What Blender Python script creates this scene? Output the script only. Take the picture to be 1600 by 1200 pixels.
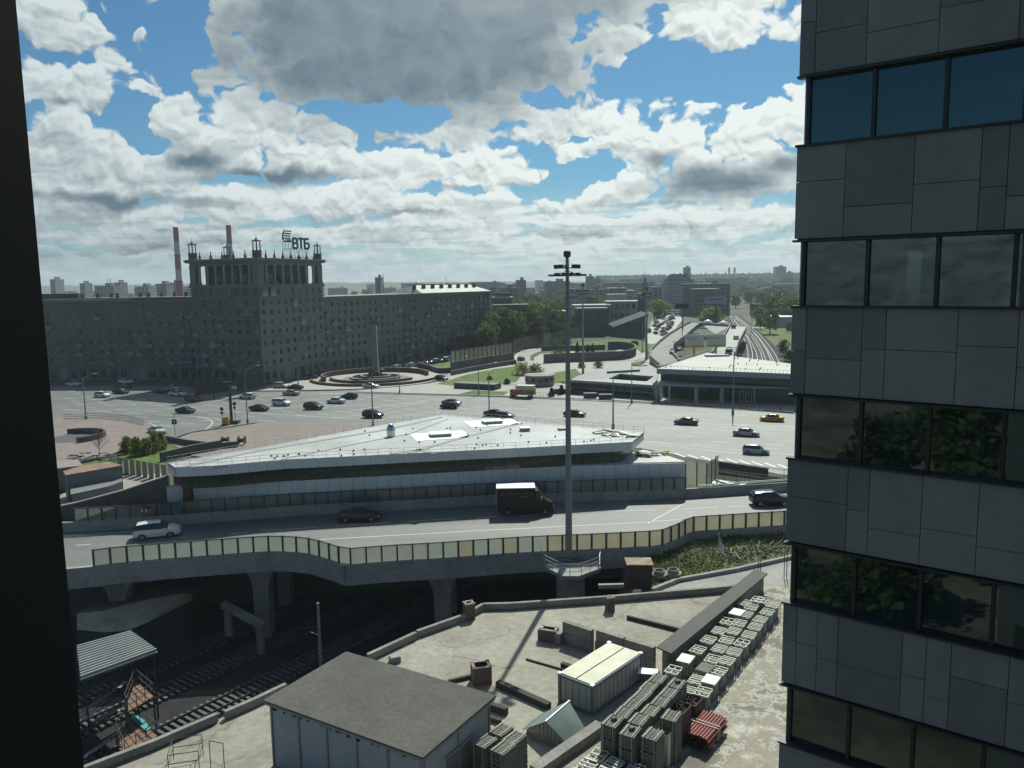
import bpy, bmesh, math, random
from math import sin, cos, tan, radians, pi, sqrt, atan2, hypot
from mathutils import Vector, Matrix
random.seed(7)
sc = bpy.context.scene
for o in list(bpy.data.objects): bpy.data.objects.remove(o)
# ------------------------------------------------------------------ camera
CZ = 28.0; F = 1250.0; PITCH = radians(7.3); ROLL = radians(0.85)
_f = Vector((0, cos(PITCH), -sin(PITCH))); _r0 = Vector((1, 0, 0)); _u0 = Vector((0, sin(PITCH), cos(PITCH)))
_r = cos(ROLL)*_r0 - sin(ROLL)*_u0; _u = sin(ROLL)*_r0 + cos(ROLL)*_u0
camd = bpy.data.cameras.new('camera'); cam = bpy.data.objects.new('camera', camd)
sc.collection.objects.link(cam); sc.camera = cam
camd.sensor_width = 36; camd.lens = F/1600*36; camd.clip_start = 0.05; camd.clip_end = 30000
cam.matrix_world = Matrix(((_r.x, _u.x, -_f.x, 0), (_r.y, _u.y, -_f.y, 0), (_r.z, _u.z, -_f.z, CZ), (0, 0, 0, 1)))
# ------------------------------------------------------------------ light
SUN_AZ = radians(15.5); SUN_EL = radians(47)      # azimuth clockwise from +Y
sd = bpy.data.lights.new('sun', 'SUN'); sun = bpy.data.objects.new('sun', sd); sc.collection.objects.link(sun)
sd.energy = 5.0; sd.angle = radians(0.53); sd.color = (0.98, 1.0, 0.88)
sdir = Vector((sin(SUN_AZ)*cos(SUN_EL), cos(SUN_AZ)*cos(SUN_EL), sin(SUN_EL)))
sun.rotation_euler = sdir.to_track_quat('Z', 'Y').to_euler(); sun.location = (0, 0, 200)
sc.view_settings.view_transform = 'Standard'; sc.view_settings.look = 'None'
sc.view_settings.exposure = 0.15; sc.view_settings.gamma = 1; sc.view_settings.use_curve_mapping = False
sc.render.engine = 'CYCLES'
# ---- projection helpers: a point of the place from a bearing and a known height
def ray(px, py):
    return _f + ((px-800)/F)*_r + ((600-py)/F)*_u
def W(px, py, z=0.0):
    d = ray(px, py); t = (z-CZ)/d.z
    return Vector((d.x*t, d.y*t, z))
def WD(px, py, D):            # at ground distance D
    d = ray(px, py); t = D/d.y
    return Vector((d.x*t, d.y*t, CZ+d.z*t))
def zat(P, px, py):           # height of the pixel's ray over ground point P
    d = ray(px, py); t = P.y/d.y
    return CZ+d.z*t
# ------------------------------------------------------------------ sky
world = bpy.data.worlds.new('World'); sc.world = world; world.use_nodes = True
nt = world.node_tree; nt.nodes.clear(); L = nt.links
def ND(t, **k):
    n = nt.nodes.new(t)
    for a, b in k.items(): setattr(n, a, b)
    return n
def mth(op, a, b=None, c=None, clamp=False):
    n = ND('ShaderNodeMath', operation=op, use_clamp=clamp)
    for i, v in enumerate((a, b, c)):
        if v is None: continue
        if isinstance(v, (int, float)): n.inputs[i].default_value = v
        else: L.new(v, n.inputs[i])
    return n.outputs[0]
def vm(op, a, b=None, c=None):
    n = ND('ShaderNodeVectorMath', operation=op)
    for i, v in enumerate((a, b, c)):
        if v is None: continue
        if isinstance(v, (tuple, list)): n.inputs[i].default_value = v
        else: L.new(v, n.inputs[i])
    return n.outputs['Value'] if op in ('LENGTH', 'DOT_PRODUCT') else n.outputs[0]
def sstep(x, a, b):
    n = ND('ShaderNodeMapRange', interpolation_type='SMOOTHSTEP'); L.new(x, n.inputs[0])
    n.inputs[1].default_value = a; n.inputs[2].default_value = b
    return n.outputs[0]
def noise(vec, scale, detail=6, rough=.55, lac=2.0, dist=0):
    n = ND('ShaderNodeTexNoise'); n.noise_dimensions = '2D'; L.new(vec, n.inputs['Vector'])
    n.inputs['Scale'].default_value = scale; n.inputs['Detail'].default_value = detail
    n.inputs['Roughness'].default_value = rough; n.inputs['Lacunarity'].default_value = lac
    n.inputs['Distortion'].default_value = dist
    return n
def cmix(f, a, b):
    n = ND('ShaderNodeMix', data_type='RGBA')
    if isinstance(f, (int, float)): n.inputs[0].default_value = f
    else: L.new(f, n.inputs[0])
    for i, v in ((6, a), (7, b)):
        if isinstance(v, tuple): n.inputs[i].default_value = (*v, 1)
        else: L.new(v, n.inputs[i])
    return n.outputs[2]
tc = ND('ShaderNodeTexCoord'); sep = ND('ShaderNodeSeparateXYZ'); L.new(tc.outputs['Generated'], sep.inputs[0])
X, Y, Z = sep.outputs
az = mth('MULTIPLY', mth('ARCTAN2', X, Y), 57.2958)
el = mth('MULTIPLY', mth('ARCSINE', Z), 57.2958)
elc = mth('MAXIMUM', el, -2.0)
cmb = ND('ShaderNodeCombineXYZ'); L.new(az, cmb.inputs[0]); L.new(elc, cmb.inputs[1]); P0 = cmb.outputs[0]
# warp
wn = noise(P0, .16, 4, .55); w1 = vm('SUBTRACT', wn.outputs['Color'], (.5, .5, .5)); w2 = vm('MULTIPLY', w1, (3.4, 2.2, 0))
wn2 = noise(P0, .9, 3, .55); w3 = vm('MULTIPLY', vm('SUBTRACT', wn2.outputs['Color'], (.5, .5, .5)), (.7, .6, 0))
PW = vm('ADD', vm('ADD', P0, w2), w3)
def azel(px, py):
    d = ray(px, py).normalized()
    return math.degrees(atan2(d.x, d.y)), math.degrees(math.asin(d.z))
SH = [None, None]
def blobs(lst, vec, shade=False):
    acc = None
    for (x, y, w, h, k) in lst:
        a, e = azel(x, y); iw, ih = 21.8/w, 21.8/h
        d = vm('MULTIPLY_ADD', vec, (iw, ih, 0), (-a*iw, -e*ih, 0))
        q = mth('SUBTRACT', k, vm('LENGTH', d))
        if shade:
            wq = mth('POWER', mth('MAXIMUM', mth('ADD', q, .12), 0.0), 2.0); vy = vm('DOT_PRODUCT', d, (0, 1, 0))
            SH[0] = mth('MULTIPLY_ADD', wq, vy, SH[0] if SH[0] else 0.0); SH[1] = mth('ADD', wq, SH[1] if SH[1] else .002)
        acc = q if acc is None else mth('SMOOTH_MAX', acc, q, .08)
    return acc
COVER = [(640, 20, 430, 190, 1.1), (720, 60, 330, 120, 1.1), (800, -60, 480, 150, 1.0), (1130, -10, 190, 100, .95), (930, 60, 180, 70, .8),
 (85, 40, 85, 58, .95), (185, 88, 52, 36, .8), (100, 140, 105, 48, .95), (232, 52, 30, 28, .7), (215, 145, 60, 22, .7),
 (75, 215, 75, 65, 1), (150, 245, 90, 50, 1), (220, 280, 120, 40, 1), (290, 190, 75, 55, 1), (370, 190, 95, 60, 1), (470, 195, 95, 65, 1), (330, 245, 130, 45, 1), (480, 250, 140, 50, 1), (570, 265, 95, 40, 1),
 (650, 275, 110, 42, 1), (760, 265, 100, 42, 1), (705, 212, 95, 32, .9), (745, 190, 50, 34, .85), (850, 195, 80, 50, 1), (920, 180, 90, 52, 1), (990, 215, 90, 46, 1), (890, 235, 60, 30, .9),
 (1080, 220, 90, 60, 1), (1170, 215, 110, 70, 1), (1250, 195, 110, 70, 1), (1100, 285, 170, 46, 1), (1220, 280, 150, 56, 1), (950, 305, 90, 32, .95), (1010, 300, 50, 28, .8),
 (560, 315, 140, 30, 1), (720, 322, 130, 28, 1), (845, 315, 80, 26, .85), (150, 320, 170, 36, 1), (330, 320, 150, 34, 1), (450, 330, 110, 26, .9),
 (1080, 350, 160, 30, .9), (1200, 345, 110, 30, .9), (900, 350, 130, 26, .9), (640, 358, 160, 24, .9), (240, 362, 200, 26, .9), (460, 372, 130, 18, .8), (1000, 380, 140, 18, .75), (780, 382, 120, 16, .75),
 (1230, 135, 34, 22, .6), (40, 290, 130, 70, 1), (1420, 200, 240, 130, .9), (-250, 120, 300, 200, .8)]
CLEAR = [(205, 185, 36, 60, .8), (285, 60, 60, 110, .8), (590, 178, 150, 30, .85), (905, 268, 80, 26, .8), (1150, 115, 120, 48, .85), (1010, 118, 120, 34, .8), (850, 150, 60, 22, .6), (575, 215, 30, 30, .6), (1180, 165, 40, 18, .5)]
GREY = [(640, 60, 380, 150, 1.15), (850, -10, 300, 90, 1.0), (500, 20, 170, 120, 1.0), (300, 248, 90, 34, .75), (430, 276, 230, 24, .75), (200, 312, 230, 22, .7),
 (1120, 290, 170, 44, .95), (1030, 258, 70, 30, .8), (1230, 262, 70, 44, .8), (1000, 322, 90, 18, .5), (640, 335, 260, 14, .5), (75, 158, 70, 16, .5), (700, 296, 130, 14, .5)]
C = blobs(COVER, PW, True); SHV = mth('DIVIDE', SH[0], SH[1]); CL = blobs(CLEAR, PW); G = blobs(GREY, PW)
# fields of small clouds low over the horizon and outside the view, laid out on a flat layer
zz = mth('ADD', mth('MAXIMUM', Z, 0.0), .045)
cx = ND('ShaderNodeCombineXYZ'); L.new(mth('DIVIDE', X, zz), cx.inputs[0]); L.new(mth('DIVIDE', Y, zz), cx.inputs[1])
lay = noise(cx.outputs[0], .55, 5, .5); lay2 = noise(vm('ADD', cx.outputs[0], (.05, .16, 0)), .55, 5, .5)
low = mth('SUBTRACT', 1.0, sstep(el, 3.5, 8.5))
outs = mth('MAXIMUM', sstep(el, 21, 27), mth('MAXIMUM', sstep(az, 30, 36), mth('SUBTRACT', 1.0, sstep(az, -44, -38))))
layC = mth('ADD', mth('MULTIPLY', mth('SUBTRACT', lay.outputs[0], .47), 3.2), mth('MULTIPLY', low, .30))
layC = mth('MULTIPLY', layC, mth('MAXIMUM', low, mth('MULTIPLY', outs, .55)))
# puffs
def puff(vec):
    n1 = noise(vec, .30, 6, .5).outputs[0]
    v = ND('ShaderNodeTexVoronoi', feature='F1', voronoi_dimensions='2D'); L.new(vec, v.inputs['Vector']); v.inputs['Scale'].default_value = .42
    v.inputs['Detail'].default_value = 2.0; v.inputs['Roughness'].default_value = .5
    return mth('SUBTRACT', mth('MULTIPLY', n1, 1.25), mth('MULTIPLY', v.outputs['Distance'], .80))
sc1 = vm('MULTIPLY', PW, (1.0, 1.35, 0)); pA = puff(sc1); pB = puff(vm('ADD', sc1, (.12, .42, 0)))
Cb = mth('SUBTRACT', C, mth('MAXIMUM', mth('MULTIPLY', CL, 1.6), 0.0))
dens = mth('ADD', mth('MULTIPLY', Cb, 1.15), mth('SUBTRACT', mth('MULTIPLY', pA, .85), .22))
dens = mth('MAXIMUM', dens, mth('MULTIPLY', layC, .6))
alpha = sstep(dens, .02, .22)
relief = mth('MULTIPLY', mth('SUBTRACT', pA, pB), mth('SUBTRACT', 1.15, mth('MULTIPLY', mth('MINIMUM', mth('MAXIMUM', mth('MULTIPLY', G, 2.2), 0.0), 1.0), 1.0)))
relief2 = mth('MULTIPLY', mth('MULTIPLY', mth('SUBTRACT', lay.outputs[0], lay2.outputs[0]), low), 2.0)
thick = mth('MAXIMUM', mth('MULTIPLY', mth('ADD', G, mth('MULTIPLY', mth('SUBTRACT', pB, .42), .16)), 1.7), 0.0)
thick = mth('MINIMUM', thick, 1.0)
lit = mth('ADD', mth('ADD', mth('MULTIPLY_ADD', mth('MINIMUM', mth('MAXIMUM', SHV, -.8), .8), mth('SUBTRACT', .42, mth('MULTIPLY', thick, .3)), .70), mth('MULTIPLY', relief, .85)), relief2)
lit = mth('SUBTRACT', lit, mth('MULTIPLY', thick, .80))
lit = mth('SUBTRACT', lit, mth('MULTIPLY', sstep(dens, .3, 1.1), .10))
# brighter towards the sun's bearing
sdv = vm('DOT_PRODUCT', tc.outputs['Generated'], tuple(sdir))
sunb = sstep(sdv, .35, 1.0)
lit = mth('ADD', lit, mth('MULTIPLY', mth('SUBTRACT', sunb, .22), .55), clamp=True)
ccol = cmix(lit, (.125, .195, .25), (.90, .97, .94))
sky = ND('ShaderNodeTexSky', sky_type='NISHITA'); sky.sun_disc = False
sky.sun_elevation = SUN_EL; sky.sun_rotation = SUN_AZ; sky.altitude = 150; sky.air_density = 1.0; sky.dust_density = 0.6; sky.ozone_density = 2.5
bg1 = ND('ShaderNodeBackground'); skt = vm('MULTIPLY', sky.outputs[0], (.52, .95, 1.14)); L.new(skt, bg1.inputs[0]); bg1.inputs[1].default_value = .055
# hazy band at the horizon
cxx = ND('ShaderNodeCombineXYZ'); gg = sstep(az, -40, 4)
for i in range(3): L.new(gg, cxx.inputs[i])
mg = cxx.outputs[0]
hz = mth('SUBTRACT', 1.0, sstep(el, -1.0, 7.5)); hzc = cmix(sstep(az, -32, 12), (.20, .265, .285), (.47, .56, .555))
ccol2 = cmix(mth('MULTIPLY', hz, .45), ccol, hzc)
ccol2 = vm('MULTIPLY', ccol2, vm('ADD', (.72, .76, .80), vm('MULTIPLY', mg, (.28, .24, .20))))
bg2 = ND('ShaderNodeBackground'); L.new(ccol2, bg2.inputs[0]); bg2.inputs[1].default_value = .86
mx = ND('ShaderNodeMixShader'); L.new(mth('MAXIMUM', alpha, mth('MULTIPLY', hz, .75)), mx.inputs[0]); L.new(bg1.outputs[0], mx.inputs[1]); L.new(bg2.outputs[0], mx.inputs[2])
wo = ND('ShaderNodeOutputWorld'); L.new(mx.outputs[0], wo.inputs[0])
world.cycles.sampling_method = 'MANUAL'; world.cycles.sample_map_resolution = 512
# ================================================================== materials
_mc = {}
def mat(name, col, rough=.85, var=0.0, scale=1.0, metal=0.0, bump=0.0, col2=None, spec=.3, stretch=None, fine=0.0, emit=None):
    if name in _mc: return _mc[name]
    m = bpy.data.materials.new(name); m.use_nodes = True; t = m.node_tree; b = t.nodes['Principled BSDF']
    b.inputs['Base Color'].default_value = (*col, 1); b.inputs['Roughness'].default_value = rough
    b.inputs['Metallic'].default_value = metal; b.inputs['Specular IOR Level'].default_value = spec
    if emit: b.inputs['Emission Color'].default_value = (*col, 1); b.inputs['Emission Strength'].default_value = emit
    if var or bump:
        g = t.nodes.new('ShaderNodeNewGeometry'); src = g.outputs['Position']
        if stretch:
            mp = t.nodes.new('ShaderNodeMapping'); mp.inputs['Scale'].default_value = stretch[:3]
            if len(stretch) > 3: mp.inputs['Rotation'].default_value = (0, 0, stretch[3])
            t.links.new(src, mp.inputs[0]); src = mp.outputs[0]
        n = t.nodes.new('ShaderNodeTexNoise'); n.inputs['Scale'].default_value = scale; n.inputs['Detail'].default_value = 5; n.inputs['Roughness'].default_value = .62
        t.links.new(src, n.inputs['Vector']); f = n.outputs[0]
        if var:
            r = t.nodes.new('ShaderNodeMapRange'); r.inputs[1].default_value = .3; r.inputs[2].default_value = .7; t.links.new(f, r.inputs[0])
            x = t.nodes.new('ShaderNodeMix'); x.data_type = 'RGBA'
            a = tuple(c*(1-var) for c in col); c2 = col2 or tuple(min(1, c*(1+var)) for c in col)
            x.inputs[6].default_value = (*a, 1); x.inputs[7].default_value = (*c2, 1); t.links.new(r.outputs[0], x.inputs[0]); out = x.outputs[2]
            if fine:
                n2 = t.nodes.new('ShaderNodeTexNoise'); n2.inputs['Scale'].default_value = scale*9; n2.inputs['Detail'].default_value = 3
                t.links.new(g.outputs['Position'], n2.inputs['Vector'])
                r2 = t.nodes.new('ShaderNodeMapRange'); r2.inputs[1].default_value = .3; r2.inputs[2].default_value = .7; r2.inputs[3].default_value = 1-fine; r2.inputs[4].default_value = 1+fine
                t.links.new(n2.outputs[0], r2.inputs[0])
                y = t.nodes.new('ShaderNodeVectorMath'); y.operation = 'SCALE'; t.links.new(out, y.inputs[0]); t.links.new(r2.outputs[0], y.inputs['Scale']); out = y.outputs[0]
            t.links.new(out, b.inputs['Base Color'])
        if bump:
            bp = t.nodes.new('ShaderNodeBump'); bp.inputs['Strength'].default_value = bump; bp.inputs['Distance'].default_value = .05
            t.links.new(f, bp.inputs['Height']); t.links.new(bp.outputs[0], b.inputs['Normal'])
    _mc[name] = m; return m
def glassy(name, col, through=.25, rough=.02, spec=.5, tint=(.5, .62, .6)):
    """architectural glass: clear reflection over a tinted see-through sheet"""
    if name in _mc: return _mc[name]
    m = bpy.data.materials.new(name); m.use_nodes = True; t = m.node_tree; b = t.nodes['Principled BSDF']
    b.inputs['Base Color'].default_value = (*col, 1); b.inputs['Roughness'].default_value = rough; b.inputs['Specular IOR Level'].default_value = spec
    tr = t.nodes.new('ShaderNodeBsdfTransparent'); tr.inputs[0].default_value = (*tint, 1)
    mxs = t.nodes.new('ShaderNodeMixShader'); mxs.inputs[0].default_value = through
    o = t.nodes['Material Output']; t.links.new(b.outputs[0], mxs.inputs[1]); t.links.new(tr.outputs[0], mxs.inputs[2]); t.links.new(mxs.outputs[0], o.inputs[0])
    _mc[name] = m; return m
def frosted(name, c, clear=.15):
    if name in _mc: return _mc[name]
    m = bpy.data.materials.new(name); m.use_nodes = True; t = m.node_tree; t.nodes.clear()
    o = t.nodes.new('ShaderNodeOutputMaterial'); a = t.nodes.new('ShaderNodeBsdfTranslucent'); d = t.nodes.new('ShaderNodeBsdfDiffuse'); tr = t.nodes.new('ShaderNodeBsdfTransparent'); g = t.nodes.new('ShaderNodeBsdfGlossy')
    geo = t.nodes.new('ShaderNodeNewGeometry'); n = t.nodes.new('ShaderNodeTexNoise'); n.inputs['Scale'].default_value = .9; n.inputs['Detail'].default_value = 5; t.links.new(geo.outputs['Position'], n.inputs['Vector'])
    mix = t.nodes.new('ShaderNodeMix'); mix.data_type = 'RGBA'; mix.inputs[6].default_value = (*[x*.8 for x in c], 1); mix.inputs[7].default_value = (*[min(1, x*1.15) for x in c], 1); t.links.new(n.outputs[0], mix.inputs[0])
    for k in (a, d): t.links.new(mix.outputs[2], k.inputs[0])
    g.inputs['Roughness'].default_value = .15; g.inputs[0].default_value = (.8, .8, .8, 1)
    m1 = t.nodes.new('ShaderNodeMixShader'); m1.inputs[0].default_value = .45; t.links.new(a.outputs[0], m1.inputs[1]); t.links.new(d.outputs[0], m1.inputs[2])
    m2 = t.nodes.new('ShaderNodeMixShader'); m2.inputs[0].default_value = clear; t.links.new(m1.outputs[0], m2.inputs[1]); t.links.new(tr.outputs[0], m2.inputs[2])
    m3 = t.nodes.new('ShaderNodeMixShader'); m3.inputs[0].default_value = .06; t.links.new(m2.outputs[0], m3.inputs[1]); t.links.new(g.outputs[0], m3.inputs[2])
    t.links.new(m3.outputs[0], o.inputs[0]); _mc[name] = m; return m
def leafmat(name, c1, c2):
    if name in _mc: return _mc[name]
    m = bpy.data.materials.new(name); m.use_nodes = True; t = m.node_tree; b = t.nodes['Principled BSDF']
    g = t.nodes.new('ShaderNodeNewGeometry'); n = t.nodes.new('ShaderNodeTexNoise'); n.inputs['Scale'].default_value = .45; n.inputs['Detail'].default_value = 3
    t.links.new(g.outputs['Position'], n.inputs['Vector'])
    oi = t.nodes.new('ShaderNodeObjectInfo'); a = t.nodes.new('ShaderNodeMath'); a.operation = 'ADD'; t.links.new(n.outputs[0], a.inputs[0])
    a2 = t.nodes.new('ShaderNodeMath'); a2.operation = 'MULTIPLY_ADD'; t.links.new(oi.outputs['Random'], a2.inputs[0]); a2.inputs[1].default_value = .5; a2.inputs[2].default_value = -.25
    t.links.new(a2.outputs[0], a.inputs[1])
    x = t.nodes.new('ShaderNodeMix'); x.data_type = 'RGBA'; x.inputs[6].default_value = (*c1, 1); x.inputs[7].default_value = (*c2, 1); t.links.new(a.outputs[0], x.inputs[0])
    t.links.new(x.outputs[2], b.inputs['Base Color']); b.inputs['Roughness'].default_value = .8; b.inputs['Specular IOR Level'].default_value = .15
    tl = t.nodes.new('ShaderNodeBsdfTranslucent'); t.links.new(x.outputs[2], tl.inputs[0]); mxs = t.nodes.new('ShaderNodeMixShader'); mxs.inputs[0].default_value = .4
    o = t.nodes['Material Output']; t.links.new(b.outputs[0], mxs.inputs[1]); t.links.new(tl.outputs[0], mxs.inputs[2]); t.links.new(mxs.outputs[0], o.inputs[0])
    _mc[name] = m; return m
ASPH = mat('asphalt', (.118, .126, .12), .62, .24, .05, spec=.5, fine=.12, stretch=(.35, 2.2, 1, radians(20)))
ASPH2 = mat('deck_asphalt', (.135, .14, .132), .62, .18, .12, spec=.5, fine=.08, stretch=(.3, 2.5, 1, radians(4)))
PAINT = mat('road_paint', (.62, .63, .60), .7, .18, 1.5)
KERB = mat('kerb_granite', (.26, .25, .23), .8, .15, .8)
CONC = mat('concrete', (.27, .27, .25), .9, .2, .35, fine=.12, bump=.2)
CONCD = mat('old_concrete', (.21, .205, .185), .9, .25, .5, fine=.18, bump=.3)
SLAB = mat('roof_screed', (.27, .255, .21), .92, .22, .22, fine=.14, col2=(.34, .32, .265), bump=.15)
def cracks(m, scale, wdt, dark):
    t = m.node_tree; b = t.nodes['Principled BSDF']; src = b.inputs['Base Color'].links[0].from_socket; g = t.nodes.new('ShaderNodeNewGeometry'); n = t.nodes.new('ShaderNodeTexNoise'); n.inputs['Scale'].default_value = .8; n.inputs['Detail'].default_value = 4; t.links.new(g.outputs['Position'], n.inputs['Vector'])
    a = t.nodes.new('ShaderNodeVectorMath'); a.operation = 'MULTIPLY_ADD'; t.links.new(n.outputs['Color'], a.inputs[0]); a.inputs[1].default_value = (1.6, 1.6, 0); t.links.new(g.outputs['Position'], a.inputs[2])
    v = t.nodes.new('ShaderNodeTexVoronoi'); v.feature = 'DISTANCE_TO_EDGE'; v.inputs['Scale'].default_value = scale; t.links.new(a.outputs[0], v.inputs['Vector'])
    n2 = t.nodes.new('ShaderNodeTexNoise'); n2.inputs['Scale'].default_value = .25; t.links.new(g.outputs['Position'], n2.inputs['Vector'])
    r = t.nodes.new('ShaderNodeMapRange'); r.inputs[1].default_value = 0; r.inputs[2].default_value = wdt; r.inputs[3].default_value = dark; r.inputs[4].default_value = 1; t.links.new(v.outputs['Distance'], r.inputs[0])
    r2 = t.nodes.new('ShaderNodeMapRange'); r2.inputs[1].default_value = .5; r2.inputs[2].default_value = .56; t.links.new(n2.outputs[0], r2.inputs[0])
    mx_ = t.nodes.new('ShaderNodeMath'); mx_.operation = 'MAXIMUM'; t.links.new(r.outputs[0], mx_.inputs[0]); t.links.new(r2.outputs[0], mx_.inputs[1])
    y = t.nodes.new('ShaderNodeVectorMath'); y.operation = 'SCALE'; t.links.new(src, y.inputs[0]); t.links.new(mx_.outputs[0], y.inputs['Scale']); t.links.new(y.outputs[0], b.inputs['Base Color'])
cracks(SLAB, .16, .012, .62); cracks(ASPH, .05, .004, .75); cracks(ASPH2, .08, .004, .8)
DIRT = mat('dirt', (.12, .105, .08), .95, .35, .25, fine=.2, bump=.3)
SAND = mat('sand', (.30, .255, .185), .95, .25, .5, fine=.2, bump=.5)
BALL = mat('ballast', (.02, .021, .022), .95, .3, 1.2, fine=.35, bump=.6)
GRASS = mat('lawn', (.07, .115, .022), .95, .3, .25, col2=(.11, .17, .035), fine=.3, bump=.4)
WILD = mat('wild_grass', (.095, .115, .045), .95, .4, .45, col2=(.15, .155, .085), fine=.4, bump=.6)
PAVE = mat('paving_setts', (.20, .165, .15), .85, .12, .4, fine=.12)
PAVL = mat('pale_paving', (.33, .32, .29), .85, .12, .4, fine=.08)
GRAN = mat('dark_granite', (.07, .068, .065), .6, .2, .7, spec=.4)
REDW = mat('red_granite', (.11, .062, .05), .6, .2, .7)
STEEL = mat('galvanised_steel', (.36, .38, .38), .45, .1, .6, metal=.6)
DSTEEL = mat('dark_steel', (.055, .06, .055), .55, .15, .8)
POLE = mat('pole_paint', (.19, .21, .215), .6, .1, .4)
BLK = mat('black_rubber', (.015, .015, .016), .8)
# ================================================================== mesh builder
class MB:
    def __init__(s): s.v = []; s.f = []; s.m = []; s.mats = []
    def mi(s, m):
        if m not in s.mats: s.mats.append(m)
        return s.mats.index(m)
    def poly(s, pts, m):
        i = len(s.v); s.v += [tuple(p) for p in pts]; s.f.append(tuple(range(i, i+len(pts)))); s.m.append(s.mi(m))
    def faces(s, vs, fs, m):
        i = len(s.v); s.v += [tuple(p) for p in vs]; k = s.mi(m)
        for f in fs: s.f.append(tuple(a+i for a in f)); s.m.append(k)
    def box(s, c, d, m, rz=0.0, top=None):
        x, y, z = (a/2 for a in d); cr, sr = cos(rz), sin(rz); vs = []
        for dz in (-z, z):
            k = top if (top and dz > 0) else 1
            for dx, dy in ((-x, -y), (x, -y), (x, y), (-x, y)):
                dx *= k; dy *= k
                vs.append((c[0]+dx*cr-dy*sr, c[1]+dx*sr+dy*cr, c[2]+dz))
        s.faces(vs, [(3, 2, 1, 0), (4, 5, 6, 7), (0, 1, 5, 4), (1, 2, 6, 5), (2, 3, 7, 6), (3, 0, 4, 7)], m)
    def bar(s, p, q, w, h, m):
        """rectangular bar from p to q, w wide (level), h high"""
        p, q = Vector(p), Vector(q); d = (q-p).normalized()
        a = d.cross(Vector((0, 0, 1)))
        a = Vector((1, 0, 0)) if a.length < 1e-4 else a.normalized()
        b = a.cross(d).normalized(); a *= w/2; b *= h/2
        vs = [e+i*a+j*b for e in (p, q) for i, j in ((-1, -1), (1, -1), (1, 1), (-1, 1))]
        s.faces(vs, [(0, 1, 2, 3), (7, 6, 5, 4), (0, 4, 5, 1), (1, 5, 6, 2), (2, 6, 7, 3), (3, 7, 4, 0)], m)
    def tube(s, p, q, r, m, n=6, r2=None, cap=True):
        p, q = Vector(p), Vector(q); d = (q-p).normalized(); a = d.orthogonal().normalized(); b = d.cross(a); r2 = r if r2 is None else r2
        vs = [e+rr*(cos(2*pi*i/n)*a+sin(2*pi*i/n)*b) for e, rr in ((p, r), (q, r2)) for i in range(n)]
        fs = [(i, (i+1) % n, n+(i+1) % n, n+i) for i in range(n)]
        if cap: fs += [tuple(range(n))[::-1], tuple(range(n, 2*n))]
        s.faces(vs, fs, m)
    def prism(s, pts, z0, z1, m, msides=None):
        """pts counter-clockwise list of xy; z0/z1 numbers"""
        ar = sum(pts[i][0]*pts[(i+1) % len(pts)][1]-pts[(i+1) % len(pts)][0]*pts[i][1] for i in range(len(pts)))
        if ar < 0: pts = pts[::-1]
        n = len(pts); s.poly([(p[0], p[1], z1) for p in pts], m)
        s.poly([(p[0], p[1], z0) for p in pts][::-1], m)
        for i in range(n):
            a, b = pts[i], pts[(i+1) % n]
            s.poly([(a[0], a[1], z0), (b[0], b[1], z0), (b[0], b[1], z1), (a[0], a[1], z1)], msides or m)
    def lathe(s, c, prof, m, n=16):
        vs = [(c[0]+r*cos(2*pi*i/n), c[1]+r*sin(2*pi*i/n), z) for r, z in prof for i in range(n)]; fs = []
        for j in range(len(prof)-1):
            for i in range(n):
                a, b = j*n+i, j*n+(i+1) % n; fs.append((a, b, b+n, a+n))
        fs.append(tuple(range(n))[::-1]); fs.append(tuple(range((len(prof)-1)*n, len(prof)*n)))
        s.faces(vs, fs, m)
    def mesh(s, name, smooth=False):
        me = bpy.data.meshes.new(name); me.from_pydata(s.v, [], s.f)
        for m in s.mats: me.materials.append(m)
        me.polygons.foreach_set('material_index', s.m)
        if smooth:
            me.polygons.foreach_set('use_smooth', [True]*len(s.f)); me.set_sharp_from_angle(angle=radians(35))
        me.update(); return me
    def obj(s, name, parent=None, smooth=False, **k): return put(name, s.mesh(name, smooth), parent, **k)
col = sc.collection
def put(name, me, parent=None, loc=None, rz=0.0, kind=None, label=None, cat=None, group=None):
    o = bpy.data.objects.new(name, me); col.objects.link(o)
    if parent: o.parent = parent
    if loc is not None: o.location = loc
    if rz: o.rotation_euler = (0, 0, rz)
    tag(o, label, cat, group, kind); return o
def tag(o, label=None, cat=None, group=None, kind=None):
    if label: o['label'] = label
    if cat: o['category'] = cat
    if group: o['group'] = group
    if kind: o['kind'] = kind
    return o
def thing(name, label, cat, loc=(0, 0, 0), rz=0.0, group=None):
    o = bpy.data.objects.new(name, None); col.objects.link(o); o.location = loc; o.rotation_euler = (0, 0, rz); o.empty_display_size = .3
    return tag(o, label, cat, group)
def dup(root, loc, rz=None, label=None, group=None, scale=None):
    r = root.copy(); col.objects.link(r); r.location = loc
    if rz is not None: r.rotation_euler = (0, 0, rz)
    if scale is not None: r.scale = scale if isinstance(scale, tuple) else (scale,)*3
    if label: r['label'] = label
    if group: r['group'] = group
    for ch in KIDS.get(root.name, []) or [c for c in root.children]:
        c = ch.copy(); col.objects.link(c); c.parent = r
        for g in ch.children:
            d = g.copy(); col.objects.link(d); d.parent = c
    return r
KIDS = {}
ORD = ['first', 'second', 'third', 'fourth', 'fifth', 'sixth', 'seventh', 'eighth', 'ninth', 'tenth', 'eleventh', 'twelfth', 'thirteenth', 'fourteenth',
       'fifteenth', 'sixteenth', 'seventeenth', 'eighteenth', 'nineteenth', 'twentieth']
def lerp(a, b, t): return a+(b-a)*t
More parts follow.
